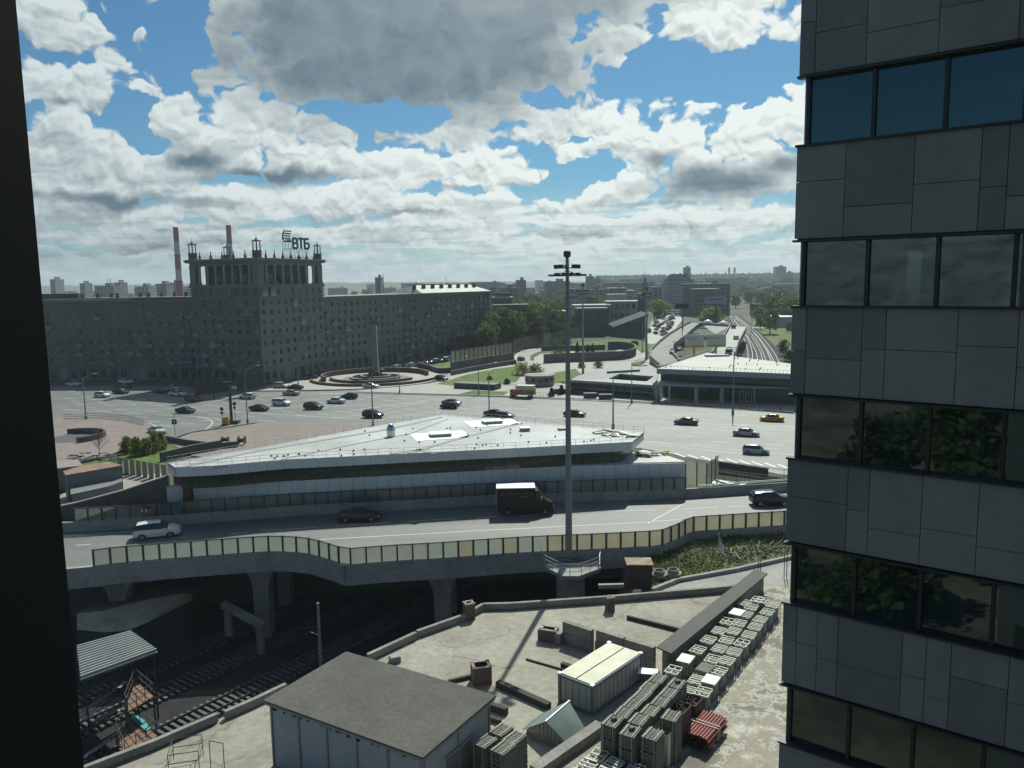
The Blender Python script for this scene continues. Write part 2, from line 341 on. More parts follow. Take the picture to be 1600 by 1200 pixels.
def walk(pts, step, start=0.0):
    """points spaced evenly along a polyline, with direction"""
    out = []; d = start
    for a, b in zip(pts, pts[1:]):
        Lk = (b-a).length
        while d <= Lk: out.append((a+(b-a)*(d/Lk), (b-a).normalized())); d += step
        d -= Lk
    return out
def smoothline(pts, n=4):
    out = []
    for i in range(len(pts)-1):
        p0 = pts[max(i-1, 0)]; p1 = pts[i]; p2 = pts[i+1]; p3 = pts[min(i+2, len(pts)-1)]
        for k in range(n):
            t = k/n; out.append(.5*((2*p1)+(p2-p0)*t+(2*p0-5*p1+4*p2-p3)*t*t+(3*p1-p0-3*p2+p3)*t**3))
    return out+[pts[-1]]
def sheet(name, pxs, z, m, kind='structure', thick=0.0, zref=None):
    pts = [W(x, y, z if zref is None else zref) for x, y in pxs]; b = MB()
    if thick: b.prism([(p.x, p.y) for p in pts], z-thick, z, m)
    else:
        ar = sum(pts[i].x*pts[(i+1) % len(pts)].y-pts[(i+1) % len(pts)].x*pts[i].y for i in range(len(pts)))
        if ar < 0: pts = pts[::-1]
        b.poly([(p.x, p.y, z) for p in pts], m)
    return b.obj(name, kind=kind)
# ================================================================== ground
DZ = 2.0; PIT = -7.0; SZ = 1.0
# edges of the road deck
FRONT = [W(x, y, 2.4) for x, y in [(60, 892), (147, 884.5), (191, 879), (302, 870), (405, 862.5), (445, 862), (481, 865), (497, 869), (524, 877), (537, 882), (550, 882), (612, 877), (695, 872), (814, 863.5), (915, 859), (1010, 854), (1029, 853), (1043, 848), (1060, 841), (1070, 835), (1083, 830.5), (1131, 827), (1231, 820.5), (1300, 816)]]
BACKT = [W(x, y, 3.1) for x, y in [(60, 818), (117, 815), (172, 812), (301, 803), (459, 791), (560, 786), (675, 779.5), (770, 774), (906, 769.5), (995, 767), (1082, 763), (1170, 757), (1300, 749)]]
FR = smoothline([Vector((p.x, p.y, 0)) for p in FRONT], 3); BK = smoothline([Vector((p.x, p.y, 0)) for p in BACKT], 3)
b = MB(); ring = [(p.x, p.y) for p in FR]+[(p.x, p.y) for p in BK[::-1]]
b.prism(ring, DZ-.35, DZ, ASPH2, CONC); b.obj('road_deck', kind='structure')
# terrain beyond the deck
b = MB(); edge = [(p.x, p.y-1.6) for p in BK]
b.prism([(-900, edge[0][1]+14)]+edge+[(900, edge[-1][1])]+[(7000, 9000), (-7000, 9000)], -8.5, -.05, mat('city_ground', (.05, .065, .035), .95, .3, .01, col2=(.11, .115, .085), fine=.25))
b.obj('terrain', kind='structure')
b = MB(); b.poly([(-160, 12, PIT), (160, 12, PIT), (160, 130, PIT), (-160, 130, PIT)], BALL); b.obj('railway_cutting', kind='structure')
# plaza asphalt
sheet('plaza_road', [(-200, 603), (90, 603), (300, 604), (440, 596), (560, 588), (690, 578), (720, 574), (800, 590), (1240, 625), (1500, 640), (1700, 900), (1240, 745), (1000, 700), (600, 668), (250, 700), (-100, 720)], 0.0, ASPH)
# far streets and lots are laid further on
# ================================================================== setting details
sheet('island_pavement', [(262, 690), (300, 676), (345, 670), (400, 661), (500, 662), (590, 665), (660, 652), (700, 700), (380, 722), (300, 712)], .14, PAVE, thick=.2)
sheet('corner_pavement', [(60, 652), (150, 650), (205, 655), (245, 668), (262, 682), (240, 696), (180, 712), (100, 728), (0, 735)], .13, PAVE, thick=.2)
sheet('centre_pavement', [(557, 613.5), (560, 610), (700, 596), (720, 600), (800, 604), (830, 612), (1000, 624), (1240, 640), (1240, 645), (1000, 629), (790, 620)], .14, PAVL, thick=.2)
sheet('terminal_pavement', [(700, 604), (720, 592), (800, 600), (860, 600), (1020, 626), (1240, 640), (1400, 650), (1400, 600), (1000, 560), (870, 560), (700, 575)], .08, PAVL)
sheet('terrace_pavement', [(395, 612), (440, 596), (480, 590), (560, 578), (640, 572), (690, 585), (684, 594), (650, 602), (560, 609), (440, 611.5)], .10, PAVL)
# lane markings on the plaza: dashes in rows that follow the road
ld = Vector((.937, -.349, 0)); ln = Vector((.349, .937, 0)); mk = MB()
def dash(p, d, Lk, w, z, m=PAINT):
    n = Vector((-d.y, d.x, 0))*w/2; q = p+d*Lk
    mk.poly([(*(p-n).xy, z), (*(q-n).xy, z), (*(q+n).xy, z), (*(p+n).xy, z)], m)
pN = W(1004, 690, 0); pN.z = 0
def inpoly(x, y, P):
    c = False; n = len(P)
    for i in range(n):
        x1, y1 = P[i]; x2, y2 = P[(i+1) % n]
        if (y1 > y) != (y2 > y) and x < (x2-x1)*(y-y1)/(y2-y1)+x1: c = not c
    return c
def px_of(p):
    v = Vector(p)-Vector((0, 0, CZ)); t = v.dot(_f); return 800+F*v.dot(_r)/t, 600-F*v.dot(_u)/t
ROADPX = [(95, 606), (300, 606), (470, 600), (520, 612), (560, 617), (790, 624), (1000, 633), (1245, 650), (1245, 712), (1000, 690), (690, 650), (590, 660), (400, 657), (330, 664), (270, 672), (200, 650), (95, 645)]
rr = random.Random(3)
for j in range(-3, 30):
    for i in range(-28, 12):
        p = pN+ln*(j*3.6)+ld*(i*9+j*2.3+rr.uniform(-.3, .3)); x, y = px_of(p)
        if inpoly(x, y, ROADPX) and rr.random() < .88: dash(p, ld, 3.2 if j % 4 else 4.5, .17, .006)
for (a, c) in [((1004, 690), (1242, 711)), ((1004, 693), (1242, 718)), ((660, 643), (1240, 668)), ((320, 640), (560, 655)), ((560, 640), (690, 622)), ((540, 652), (660, 628))]:
    P, Q = W(*a, 0), W(*c, 0); d = Q-P; dash(P, d.normalized(), d.length, .15, .009)
for i in range(9):                                   # hatching by the railings
    P = W(1055+i*20, 708.5+i*2.1, 0); dash(P, (W(1075+i*20, 716+i*2.1, 0)-P).normalized(), 3.0, .45, .012)
for i in range(6): P = W(500+i*8, 614.5, 0); dash(P, ld, 1.0, .5, .012)
def curve_line(pxs, w=.16, z=.012, m=PAINT, zz=0):
    pts = smoothline([W(x, y, zz) for x, y in pxs], 5)
    for a, c in zip(pts, pts[1:]):
        d = c-a; dash(Vector((a.x, a.y, 0)), Vector((d.x, d.y, 0)).normalized(), Vector((d.x, d.y, 0)).length+.02, w, z+zz, m)
curve_line([(305, 651), (328, 656), (331, 663), (318, 673)]); curve_line([(232, 661), (243, 665), (250, 670)]); curve_line([(285, 650), (330, 653), (345, 657)])
mk.obj('lane_markings', kind='structure')
mk = MB()                                             # deck markings
for a, c in [((119, 852), (141, 851)), ((357, 834), (387, 832)), ((409, 830), (495, 824)), ((525, 822), (609, 816.5)), ((636, 815), (717, 810)), ((744, 808.5), (778, 806.5)), ((815, 806), (865, 803)), ((950, 799), (1025, 796.5)), ((1055, 795.5), (1120, 792.5)), ((1137, 792), (1200, 789)), ((230, 843), (290, 839)),
             ((500, 843), (770, 828)), ((770, 828), (1000, 816.5)), ((1000, 816.5), (1060, 812)), ((1012, 818), (1070, 786)), ((117, 836), (250, 828))]:
    P, Q = W(*a, DZ), W(*c, DZ); d = Vector(((Q-P).x, (Q-P).y, 0)); dash(Vector((P.x, P.y, 0)), d.normalized(), d.length, .13, DZ+.008)
mk.obj('deck_markings', kind='structure')
# lawns
for pxs in [[(682, 600), (730, 585), (770, 577), (808, 572), (812, 590), (806, 597), (777, 598), (716, 603)], [(715, 616), (740, 610), (795, 612), (787, 617.5)], [(864, 583), (899, 576), (908, 585), (889, 596), (866, 599)],
            [(889, 537), (940, 532), (990, 530), (1022, 539), (1018, 550), (1002, 551), (990, 541), (950, 541), (890, 545)], [(596, 571), (618, 566), (646, 569), (640, 573)], [(674, 571), (706, 564), (704, 575), (686, 577)], [(510, 583), (534, 577), (545, 575), (520, 581)], [(440, 599), (476, 592), (500, 584), (470, 586), (440, 593)],
            [(800, 571), (808, 568), (802, 562), (800, 566)], [(986, 568), (1003, 563), (1010, 566), (990, 572)]]:
    sheet('lawn', pxs, .16, GRASS)
sheet('garden_lawn', [(112, 735), (160, 700), (258, 690), (322, 690), (330, 700), (258, 722), (252, 738), (180, 742), (112, 745)], .05, GRASS)
# long low kerbs along the far side of the road
b = MB()
for pl in [[(557, 613.5), (790, 620.5), (1000, 629), (1240, 646)], [(395, 612), (440, 611.5), (560, 609), (650, 602), (688, 594)], [(262, 690), (300, 677), (345, 671), (400, 662)], [(245, 668), (262, 682), (240, 697), (180, 713), (100, 730)]]:
    pts = smoothline([W(x, y, 0) for x, y in pl], 4)
    for p, q in zip(pts, pts[1:]): b.bar((p.x, p.y, .14), (q.x, q.y, .14), .3, .28, GRAN)
b.obj('kerb', kind='structure')
# ---- foreground yard and flat roof (one level slab)
sheet('yard_slab', [(60, 1420), (110, 1215), (243, 1166), (450, 1077), (575, 1029), (651, 997), (725, 966), (755, 949), (800, 948), (955, 937), (1141, 920), (1300, 908), (1500, 1500)], SZ, SLAB, thick=.6)
sheet('path_slab', [(1017, 926), (1030, 917), (1150, 893), (1300, 860), (1300, 912), (1141, 922), (955, 938), (1000, 932)], SZ-.06, CONC, thick=.5)
# puddled dirt of the yard right of the crates
m = mat('yard_mud', (.27, .24, .19), .9); t = m.node_tree; bs = t.nodes['Principled BSDF']
g = t.nodes.new('ShaderNodeNewGeometry'); n1 = t.nodes.new('ShaderNodeTexNoise'); n1.inputs['Scale'].default_value = .35; n1.inputs['Detail'].default_value = 9; n1.inputs['Roughness'].default_value = .68; n1.inputs['Distortion'].default_value = .12
t.links.new(g.outputs['Position'], n1.inputs['Vector']); cr = t.nodes.new('ShaderNodeValToRGB'); t.links.new(n1.outputs[0], cr.inputs[0])
e = cr.color_ramp.elements; e[0].position = .40; e[0].color = (.15, .14, .115, 1); e[1].position = .47; e[1].color = (.21, .19, .15, 1)
for pos, c in ((.5, (.42, .41, .36)), (.535, (.23, .21, .165)), (.6, (.30, .275, .22)), (.66, (.46, .45, .40)), (.70, (.26, .235, .185))):
    k = e.new(pos); k.color = (*c, 1)
t.links.new(cr.outputs[0], bs.inputs['Base Color'])
sheet('yard_mud', [(1150, 945), (1215, 915), (1300, 900), (1420, 1500), (800, 1500), (905, 1205), (985, 1160), (1060, 1075)], SZ+.006, m)
# slope with weeds under the deck's right end
b = MB(); top = [(1010, 866), (1040, 848), (1070, 840), (1131, 834), (1231, 826), (1320, 822)]; bot = [(1012, 925), (1030, 917), (1080, 905), (1150, 892), (1240, 868), (1320, 850)]
vs = [W(x, y, 1.6) for x, y in top]+[W(x, y, SZ) for x, y in bot]; n = len(top)
b.faces(vs, [(n+i, n+i+1, i+1, i) for i in range(n-1)], mat('slope_soil', (.15, .14, .10), .95, .4, .45, col2=(.10, .13, .05), fine=.4, bump=.5)); b.obj('weedy_slope', kind='structure')
b = MB(); vs = [W(1010, 866, 1.6), W(1012, 925, SZ), W(1012, 925, SZ)+Vector((-6, 0, -8)), W(1010, 866, 1.6)+Vector((-6, 0, -8))]
b.faces(vs, [(0, 1, 2, 3)], DIRT)
for i in range(n-1):
    a, c = W(*top[i], 1.6), W(*top[i+1], 1.6); b.poly([a, c, c+Vector((0, 4, .2)), a+Vector((0, 4, .2))], DIRT)
b.poly([W(1012, 925, SZ), W(1030, 917, SZ), W(1000, 932, SZ)], DIRT); b.obj('earth_bank', kind='structure')
# dirt heap seen in the gap of light at the left
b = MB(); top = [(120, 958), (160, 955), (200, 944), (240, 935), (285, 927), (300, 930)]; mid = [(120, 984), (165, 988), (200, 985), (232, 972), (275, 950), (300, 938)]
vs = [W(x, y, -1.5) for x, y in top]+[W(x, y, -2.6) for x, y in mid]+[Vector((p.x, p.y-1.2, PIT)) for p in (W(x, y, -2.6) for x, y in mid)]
n = 6; b.faces(vs, [(n+i, n+i+1, i+1, i) for i in range(n-1)], SAND); b.faces(vs, [(2*n+i, 2*n+i+1, n+i+1, n+i) for i in range(n-1)], mat('shaded_soil', (.03, .03, .027), .9, .3, .4))  # front face near black: shade below the crest put into its colour
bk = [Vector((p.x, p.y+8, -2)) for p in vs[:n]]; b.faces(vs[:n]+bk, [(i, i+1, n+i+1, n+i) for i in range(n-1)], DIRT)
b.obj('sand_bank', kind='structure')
# wall under the plaza edge at the back of the cutting is the terrain block's own face
# ================================================================== deck structure (girder, piers, parapets, noise barriers)
dk = thing('viaduct', 'road viaduct with pale concrete side girder carrying the near road over the tracks', 'viaduct')
b = MB()
for p, q in zip(FR, FR[1:]):
    z0 = 2.4
    def zb(t): return .45
    d = (q-p).normalized(); nrm = Vector((d.y, -d.x, 0))
    a, c = p+nrm*.15, q+nrm*.15; a2, c2 = p-nrm*.35, q-nrm*.35
    b.faces([(a.x, a.y, .45), (c.x, c.y, .45), (c.x, c.y, 2.4), (a.x, a.y, 2.4), (a2.x, a2.y, 2.4), (c2.x, c2.y, 2.4), (a2.x, a2.y, .45), (c2.x, c2.y, .45), (a2.x, a2.y, DZ-.36), (c2.x, c2.y, DZ-.36)],
            [(0, 1, 2, 3), (3, 2, 5, 4), (1, 0, 6, 7)], CONC)
    b.poly([(a2.x, a2.y, 2.4), (c2.x, c2.y, 2.4), (c2.x, c2.y, DZ), (a2.x, a2.y, DZ)], CONC)
b.obj('edge_girder', dk)
b = MB(); inner = [(p.x, p.y) for p in FR]; b.prism([(p[0], p[1]+.4) for p in inner]+[(p.x, p.y-.4) for p in BK[::-1]], .5, DZ-.36, CONCD); b.obj('deck_slab', dk)
b = MB()
for p, q in zip(BK, BK[1:]): b.bar((p.x, p.y, 2.55), (q.x, q.y, 2.55), .4, 1.1, CONC)
b.obj('back_parapet', dk)
def pier(px, py, wide):
    b = MB(); P = W(px, py, .5); s = wide/2
    n = 10
    prof = [(s*.42, PIT), (s*.42, -2.2)]+[(s*(.42+.58*(i/n)**2.2), -2.2+2.65*(i/n)) for i in range(1, n+1)]
    vs = []
    for w, z in prof: vs += [(P.x-w, P.y, z), (P.x+w, P.y, z), (P.x+w, P.y+1.6, z), (P.x-w, P.y+1.6, z)]
    fs = []
    for j in range(len(prof)-1):
        for i in range(4): fs.append((j*4+i, j*4+(i+1) % 4, j*4+4+(i+1) % 4, j*4+4+i))
    b.faces(vs, fs, CONCD); b.obj('pier', dk)
for x, y, w in ((405, 884, 3.6), (690, 894, 3.8), (1000, 872, 3.6), (180, 905, 3.4)): pier(x, y, w)
for x, y in ((405, 884), (690, 894), (1000, 872), (180, 905)):
    P = W(x, y, .5); b = MB(); b.box((P.x, P.y+8.5, -3.2), (1.4, 1.4, 7.5), CONCD); b.obj('pier', dk)
FROST = frosted('frosted_screen', (.31, .345, .30), .40); FROST2 = frosted('yellowed_screen', (.44, .41, .29), .25); CLEARP = frosted('clear_screen', (.20, .24, .23), .5)
def barrier(name, label, line, z0, h, step, mats, lean=0.0, pw=.16):
    t = thing(name, label, 'noise barrier', (line[0].x, line[0].y, z0)); o = Vector((line[0].x, line[0].y, z0)); pts = walk(line, step)
    bm = MB(); bm.box((0, 0, h/2), (pw, .2, h+.12), DSTEEL); pm = bm.mesh('post')
    rail = MB(); cache = {}
    for i, (p, d) in enumerate(pts):
        a = atan2(d.y, d.x); put('post', pm, t, loc=(p.x-o.x, p.y-o.y, 0), rz=a)
        if i+1 < len(pts):
            q = pts[i+1][0]; e = q-p; Lk = e.length
            mm = mats(i, p); key = (mm.name, round(Lk, 2))
            if key not in cache:
                s = MB(); s.box((Lk/2, 0, h/2), (Lk-pw-.02, .05, h-.1), mm); s.box((Lk/2, 0, .03), (Lk-pw-.02, .08, .06), STEEL); cache[key] = s.mesh('screen_panel')
            put('screen_panel', cache[key], t, loc=(p.x-o.x, p.y-o.y, 0), rz=atan2(e.y, e.x))
            rail.bar((p.x-o.x, p.y-o.y, h), (q.x-o.x, q.y-o.y, h), .1, .07, DSTEEL)
    rail.obj('top_rail', t); return t
FRB = [p for p in FR if px_of((p.x, p.y, 2.4))[0] > 140]; 
def fm(i, p):
    x = px_of((p.x, p.y, 2.4))[0]; k = (x-700)/300
    return FROST2 if (k > random.uniform(-.1, 1.0)) else FROST
barrier('noise_barrier', 'frosted and yellowed glass noise screens on dark posts along the near viaduct edge', FRB, 2.4, 1.55, 1.42, fm)
BKB = [p for p in BK if 100 < px_of((p.x, p.y, 3.1))[0] < 1085]
barrier('noise_barrier', 'frosted glass noise screens on dark posts between the viaduct road and white pavilion', BKB, 3.1, 1.45, 1.4, lambda i, p: CLEARP)
# ================================================================== facades
WINM = {}
GL = mat('window_glass', (.018, .022, .024), .08, spec=.6); WFR = mat('window_frame_white', (.27, .28, .27), .6); WFD = mat('window_frame_brown', (.10, .085, .07), .7)
CURT = mat('curtain_behind_glass', (.17, .175, .165), .5, spec=.5)
def winmesh(w, h, kind):
    k = (round(w, 2), round(h, 2), kind)
    if k in WINM: return WINM[k]
    b = MB(); fr = WFR if kind != 1 else WFD; g = CURT if kind == 2 else GL; t = .09
    b.box((0, .03, 0), (w-.02, .04, h-.02), g)
    for sx in (-1, 1): b.box((sx*(w/2-t/2), -.02, 0), (t, .07, h), fr)
    for sz in (-1, 1): b.box((0, -.02, sz*(h/2-t/2)), (w-2*t, .07, t), fr)
    b.box((0, -.015, 0), (.06, .06, h-2*t), fr)
    if kind == 0: b.box((0, -.012, h*.18), (w-2*t-.01, .05, .06), fr)
    WINM[k] = b.mesh('window'); return WINM[k]
def facade(wall, root, p0, p1, levels, nb, wfrac, m, depth=.28, org=(0, 0), seed=0, skip=None, win=True, cap=300, cnt=None, plain=.0):
    """wall from p0 (left) to p1 (right) seen from outside. levels: list of (z0, z1, sill, head) or (z0, z1, None, None)"""
    R = random.Random(seed); d = Vector((p1[0]-p0[0], p1[1]-p0[1])); Lk = d.length; d /= Lk; nrm = Vector((d.y, -d.x)); a = atan2(d.y, d.x); bw = Lk/nb
    def P(s, z, o=0): return (p0[0]+d.x*s+nrm.x*o-org[0], p0[1]+d.y*s+nrm.y*o-org[1], z)
    joined = MB()
    for li, (z0, z1, s, h) in enumerate(levels):
        if s is None: wall.poly([P(0, z0), P(Lk, z0), P(Lk, z1), P(0, z1)], m); continue
        for i in range(nb):
            x0, x1 = i*bw, (i+1)*bw
            if (skip and skip(i, li)) or R.random() < plain: wall.poly([P(x0, z0), P(x1, z0), P(x1, z1), P(x0, z1)], m); continue
            wf = wfrac(i, li) if callable(wfrac) else wfrac
            a0, a1 = (x0+x1)/2-bw*wf/2, (x0+x1)/2+bw*wf/2
            wall.faces([P(x0, z0), P(x1, z0), P(x1, z1), P(x0, z1), P(a0, s), P(a1, s), P(a1, h), P(a0, h), P(a0, s, -depth), P(a1, s, -depth), P(a1, h, -depth), P(a0, h, -depth)],
                       [(0, 1, 5, 4), (1, 2, 6, 5), (2, 3, 7, 6), (3, 0, 4, 7), (4, 5, 9, 8), (5, 6, 10, 9), (6, 7, 11, 10), (7, 4, 8, 11), (8, 9, 10, 11)], m)
            if win:
                kind = R.choice((0, 0, 1, 1, 1, 2, 1, 0)); me = winmesh(a1-a0, h-s, kind); c = P((a0+a1)/2, (s+h)/2, -depth+.08)
                if cnt is None or cnt[0] < cap:
                    put('window', me, root, loc=c, rz=a)
                    if cnt is not None: cnt[0] += 1
                else:
                    i0 = len(joined.v)
                    ca, sa = cos(a), sin(a)
                    for v in me.vertices: joined.v.append((c[0]+v.co.x*ca-v.co.y*sa, c[1]+v.co.x*sa+v.co.y*ca, c[2]+v.co.z))
                    for pl in me.polygons: joined.f.append(tuple(i0+q for q in pl.vertices)); joined.m.append(joined.mi(me.materials[pl.material_index]))
    if joined.v: joined.obj('windows', root, kind='stuff')
    return d, nrm, a, P
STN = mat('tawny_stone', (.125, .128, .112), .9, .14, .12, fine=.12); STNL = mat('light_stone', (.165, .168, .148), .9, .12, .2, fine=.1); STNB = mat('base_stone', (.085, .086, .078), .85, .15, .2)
TIN = mat('tin_roof', (.24, .26, .255), .6, .2, .3); BALC = mat('balcony_front', (.23, .225, .20), .85, .2, .5)
def corn(b, p0, p1, z, h, o, m, org=(0, 0)):
    d = Vector((p1[0]-p0[0], p1[1]-p0[1])); Lk = d.length; d /= Lk; n = Vector((d.y, -d.x)); c = Vector(p0)+d*Lk/2+n*(o/2-.05)
    b.box((c.x-org[0], c.y-org[1], z+h/2), (Lk+2*o, o+.1, h), m, atan2(d.y, d.x))
def extras(root, P, a, Lk, levels, nb, seed, org, n=30):
    R = random.Random(seed); bw = Lk/nb
    bm = MB(); bm.box((0, -.5, 0), (1.9, 1.0, .12), STNL); bm.box((0, -.97, .5), (1.9, .06, 1.0), BALC); bm.box((-.92, -.5, .5), (.06, .9, 1.0), BALC); bm.box((.92, -.5, .5), (.06, .9, 1.0), BALC); me1 = bm.mesh('balcony')
    bm = MB(); bm.box((0, -.5, 0), (2.0, 1.0, .12), STNL); bm.box((0, -.5, .55), (2.0, 1.0, .95), WFR); bm.box((0, -.5, 1.5), (1.94, .94, .95), CURT); bm.box((0, -.5, 2.03), (2.04, 1.04, .08), STNL); me2 = bm.mesh('balcony')
    ac = MB(); ac.box((0, -.18, 0), (.75, .3, .5), WFR); ac.lathe((0, -.34, 0), [(.01, 0), (.02, 0)], DSTEEL, 6); mac = ac.mesh('air_conditioner')
    used = set()
    for k in range(n):
        i = R.randrange(nb); j = R.choice([q for q, l in enumerate(levels) if l[2] is not None and q > 0])
        if (i, j) in used: continue
        used.add((i, j)); z = levels[j][0]+.05; r = R.random()
        if r < .42: put('balcony', me1 if r < .3 else me2, root, loc=P((i+.5)*bw, z), rz=a)
        else: put('air_conditioner', mac, root, loc=P(i*bw+.3, levels[j][2]+.1), rz=a)
def stack_levels(z, spec):
    out = []
    for h, s, w in spec: out.append((z, z+h, None if s is None else z+s, None if s is None else z+s+w)); z += h
    return out
def G2(px, py, z=0): p = W(px, py, z); return (p.x, p.y)
# ---- left wing
A = G2(60, 598); Bq = (G2(310, 598)[0], G2(310, 598)[1]+3); Aq = (A[0]-14, Bq[1]+14)
Aq = (-186, 246); Bq = (-90, 238)
ap = thing('apartment_block', 'long shaded stone apartment block left of the colonnaded tower, behind the parked minibus', 'building', (Aq[0], Aq[1], 0)); wl = MB()
lv = stack_levels(0, [(4.3, .5, 3.2), (.5, None, 0), (2.6, .8, 1.35), (2.6, .8, 1.35), (2.6, .8, 1.35), (.5, None, 0), (2.6, .8, 1.35), (2.6, .8, 1.35), (2.6, .8, 1.35), (2.6, None, 0), (1.5, None, 0)]); cnt = [0]
# the visible end is nearest the tower: keep those windows as parts first
segs = [(Bq, (lerp(Bq[0], Aq[0], .24), lerp(Bq[1], Aq[1], .24)), 7), ((lerp(Bq[0], Aq[0], .24), lerp(Bq[1], Aq[1], .24)+1.2), (lerp(Bq[0], Aq[0], .64), lerp(Bq[1], Aq[1], .64)+1.2), 12), ((lerp(Bq[0], Aq[0], .64), lerp(Bq[1], Aq[1], .64)), Aq, 10)]
for k, (r, l, nb) in enumerate(segs):
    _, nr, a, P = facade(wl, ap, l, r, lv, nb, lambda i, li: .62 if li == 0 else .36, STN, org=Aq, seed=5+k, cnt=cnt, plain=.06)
    extras(ap, P, a, (Vector(r)-Vector(l)).length, lv, nb, 40+k, Aq, 22)
    for z, h, o in ((4.5, .4, .35), (12.9, .5, .45), (23.6, .5, .8), (24.6, .35, .4)): corn(wl, l, r, z, h, o, STNL if z > 20 else STN, Aq)
    for s in (0.15, .997): p = P((Vector(r)-Vector(l)).length*s, 12); wl.box(p, (.5, .5, 24), STN, a)
zt = 25.1; R0 = [(Aq[0], Aq[1]), (Bq[0], Bq[1]), (Bq[0], Bq[1]+16), (Aq[0], Aq[1]+16)]
wl.prism([(x-Aq[0], y-Aq[1]+.3) for x, y in R0], 24.2, 24.9, TIN); wl.prism([(x-Aq[0], y-Aq[1]+15.5) for x, y in R0[:2]]+[(x-Aq[0], y-Aq[1]) for x, y in R0[2:]], 0, 24.2, STN)
wl.box((Bq[0]-Aq[0]-66, 5, 25.6), (44, 3, 1.5), DSTEEL)
wl.obj('wall', ap)
R1 = random.Random(11)
for k in range(12):
    b = MB(); b.box((0, 0, .6), (.9, .7, 1.4), STNB); b.box((0, 0, 1.36), (1.1, .9, .12), TIN); b.obj('chimney', ap, loc=(Bq[0]-Aq[0]-3-k*3.9-R1.random()*2, 3+R1.random()*6, 24.9))
# ---- tower
TL = (-92.6, 233.5); TC = (-69.5, 222.5); TR = (-58.2, 249.5); TB = (TL[0]+TR[0]-TC[0], TL[1]+TR[1]-TC[1])
tw = thing('tower_building', 'tall stone corner tower with a columned loggia, rooftop lanterns and bank sign', 'tower', (TC[0], TC[1], 0)); wl = MB(); cnt = [0]
lv = stack_levels(0, [(4.4, .5, 3.3), (.4, None, 0)]+[(2.72, .85, 1.4)]*3+[(.5, None, 0)]+[(2.72, .85, 1.4)]*4+[(.5, None, 0), (2.6, .6, 1.5), (.55, None, 0)])
ztop = lv[-1][1]
for k, (l, r, nb) in enumerate(((TL, TC, 8), (TC, TR, 9))):
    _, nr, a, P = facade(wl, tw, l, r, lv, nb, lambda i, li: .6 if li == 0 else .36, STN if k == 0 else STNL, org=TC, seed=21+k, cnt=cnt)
    Lk = (Vector(r)-Vector(l)).length; extras(tw, P, a, Lk, lv, nb, 60+k, TC, 22)
    for z, h, o in ((4.4, .35, .35), (13.0, .45, .4), (24.4, .4, .4), (ztop-.5, .5, .55)): corn(wl, l, r, z, h, o, STNL, TC)
for l, r in ((TR, TB), (TB, TL)): wl.poly([(l[0]-TC[0], l[1]-TC[1], 0), (r[0]-TC[0], r[1]-TC[1], 0), (r[0]-TC[0], r[1]-TC[1], ztop), (l[0]-TC[0], l[1]-TC[1], ztop)], STN)
quad = [TL, TC, TR, TB]; cen = ((TL[0]+TR[0])/2, (TL[1]+TR[1])/2)
def inset(k, z=None): return [((x-TC[0])+(cen[0]-x)*k, (y-TC[1])+(cen[1]-y)*k) for x, y in quad]
wl.prism(inset(-.02), ztop, ztop+.3, STNL); wl.obj('wall', tw)
zc0 = ztop+.3; zc1 = 34.2
b = MB(); b.prism(inset(.22), zc0, zc1, GRAN); b.obj('inner_wall', tw)
inn = inset(.22)                                       # windows on the inner wall behind the columns
for (l, r, nb) in ((inn[0], inn[1], 6), (inn[1], inn[2], 7)):
    d = Vector(r)-Vector(l); Lk = d.length; d /= Lk; nn = Vector((d.y, -d.x)); a = atan2(d.y, d.x)
    for i in range(nb):
        c = Vector(l)+d*(Lk*(i+.5)/nb)+nn*.06; put('window', winmesh(1.5, 2.2, (0, 2, 1)[i % 3]), tw, loc=(c.x, c.y, zc0+1.7), rz=a)
COLM = mat('column_stone', (.24, .245, .215), .85, .1, .4); b = MB(); hcol = zc1-zc0-.5; b.lathe((0, 0, 0), [(.56, 0), (.56, .3), (.42, .4), (.36, hcol-.5), (.52, hcol-.25), (.56, hcol)], COLM, 12); colm = b.mesh('column', True)
pm = MB(); pm.box((0, 0, hcol/2), (2.2, 2.2, hcol), STNL, 0); pm.box((0, 0, .25), (2.5, 2.5, .5), STNL); pm.box((0, 0, hcol-.2), (2.4, 2.4, .4), STNL); pme = pm.mesh('corner_pier')
ins = inset(.03)
for i, (l, r, nb) in enumerate(((ins[0], ins[1], 8), (ins[1], ins[2], 8))):
    d = Vector(r)-Vector(l); Lk = d.length; a = atan2(d.y, d.x)
    for k in range(1, nb): c = Vector(l)+d*((k-.05+.1*(k/nb))/nb); put('column', colm, tw, loc=(c.x, c.y, zc0), rz=a)
for k, q in enumerate(ins[:3]):
    v = (Vector((cen[0]-TC[0], cen[1]-TC[1]))-Vector(q)).normalized()*.9
    put('corner_pier', pme, tw, loc=(q[0]+v.x, q[1]+v.y, zc0), rz=atan2(TC[1]-TL[1], TC[0]-TL[0]))
b = MB(); b.prism(inset(.0), zc1-.5, zc1+.3, STNL); b.prism(inset(-.05), zc1+.3, zc1+.75, STNL); b.prism(inset(-.085), zc1+.75, zc1+1.1, STNL); b.prism(inset(-.06), zc1+1.1, zc1+1.35, TIN)
for (l, r) in ((TL, TC), (TC, TR)):                     # dentils
    d = Vector(r)-Vector(l); Lk = d.length; d /= Lk; nn = Vector((d.y, -d.x)); s = -.2
    while s < Lk:
        c = Vector(l)+d*s+nn*1.25; b.box((c.x-TC[0], c.y-TC[1], zc1+.6), (.3, .5, .28), STNL, atan2(d.y, d.x)); s += .75
b.obj('cornice', tw); zr = zc1+1.35
b = MB(); rl = inset(.0)
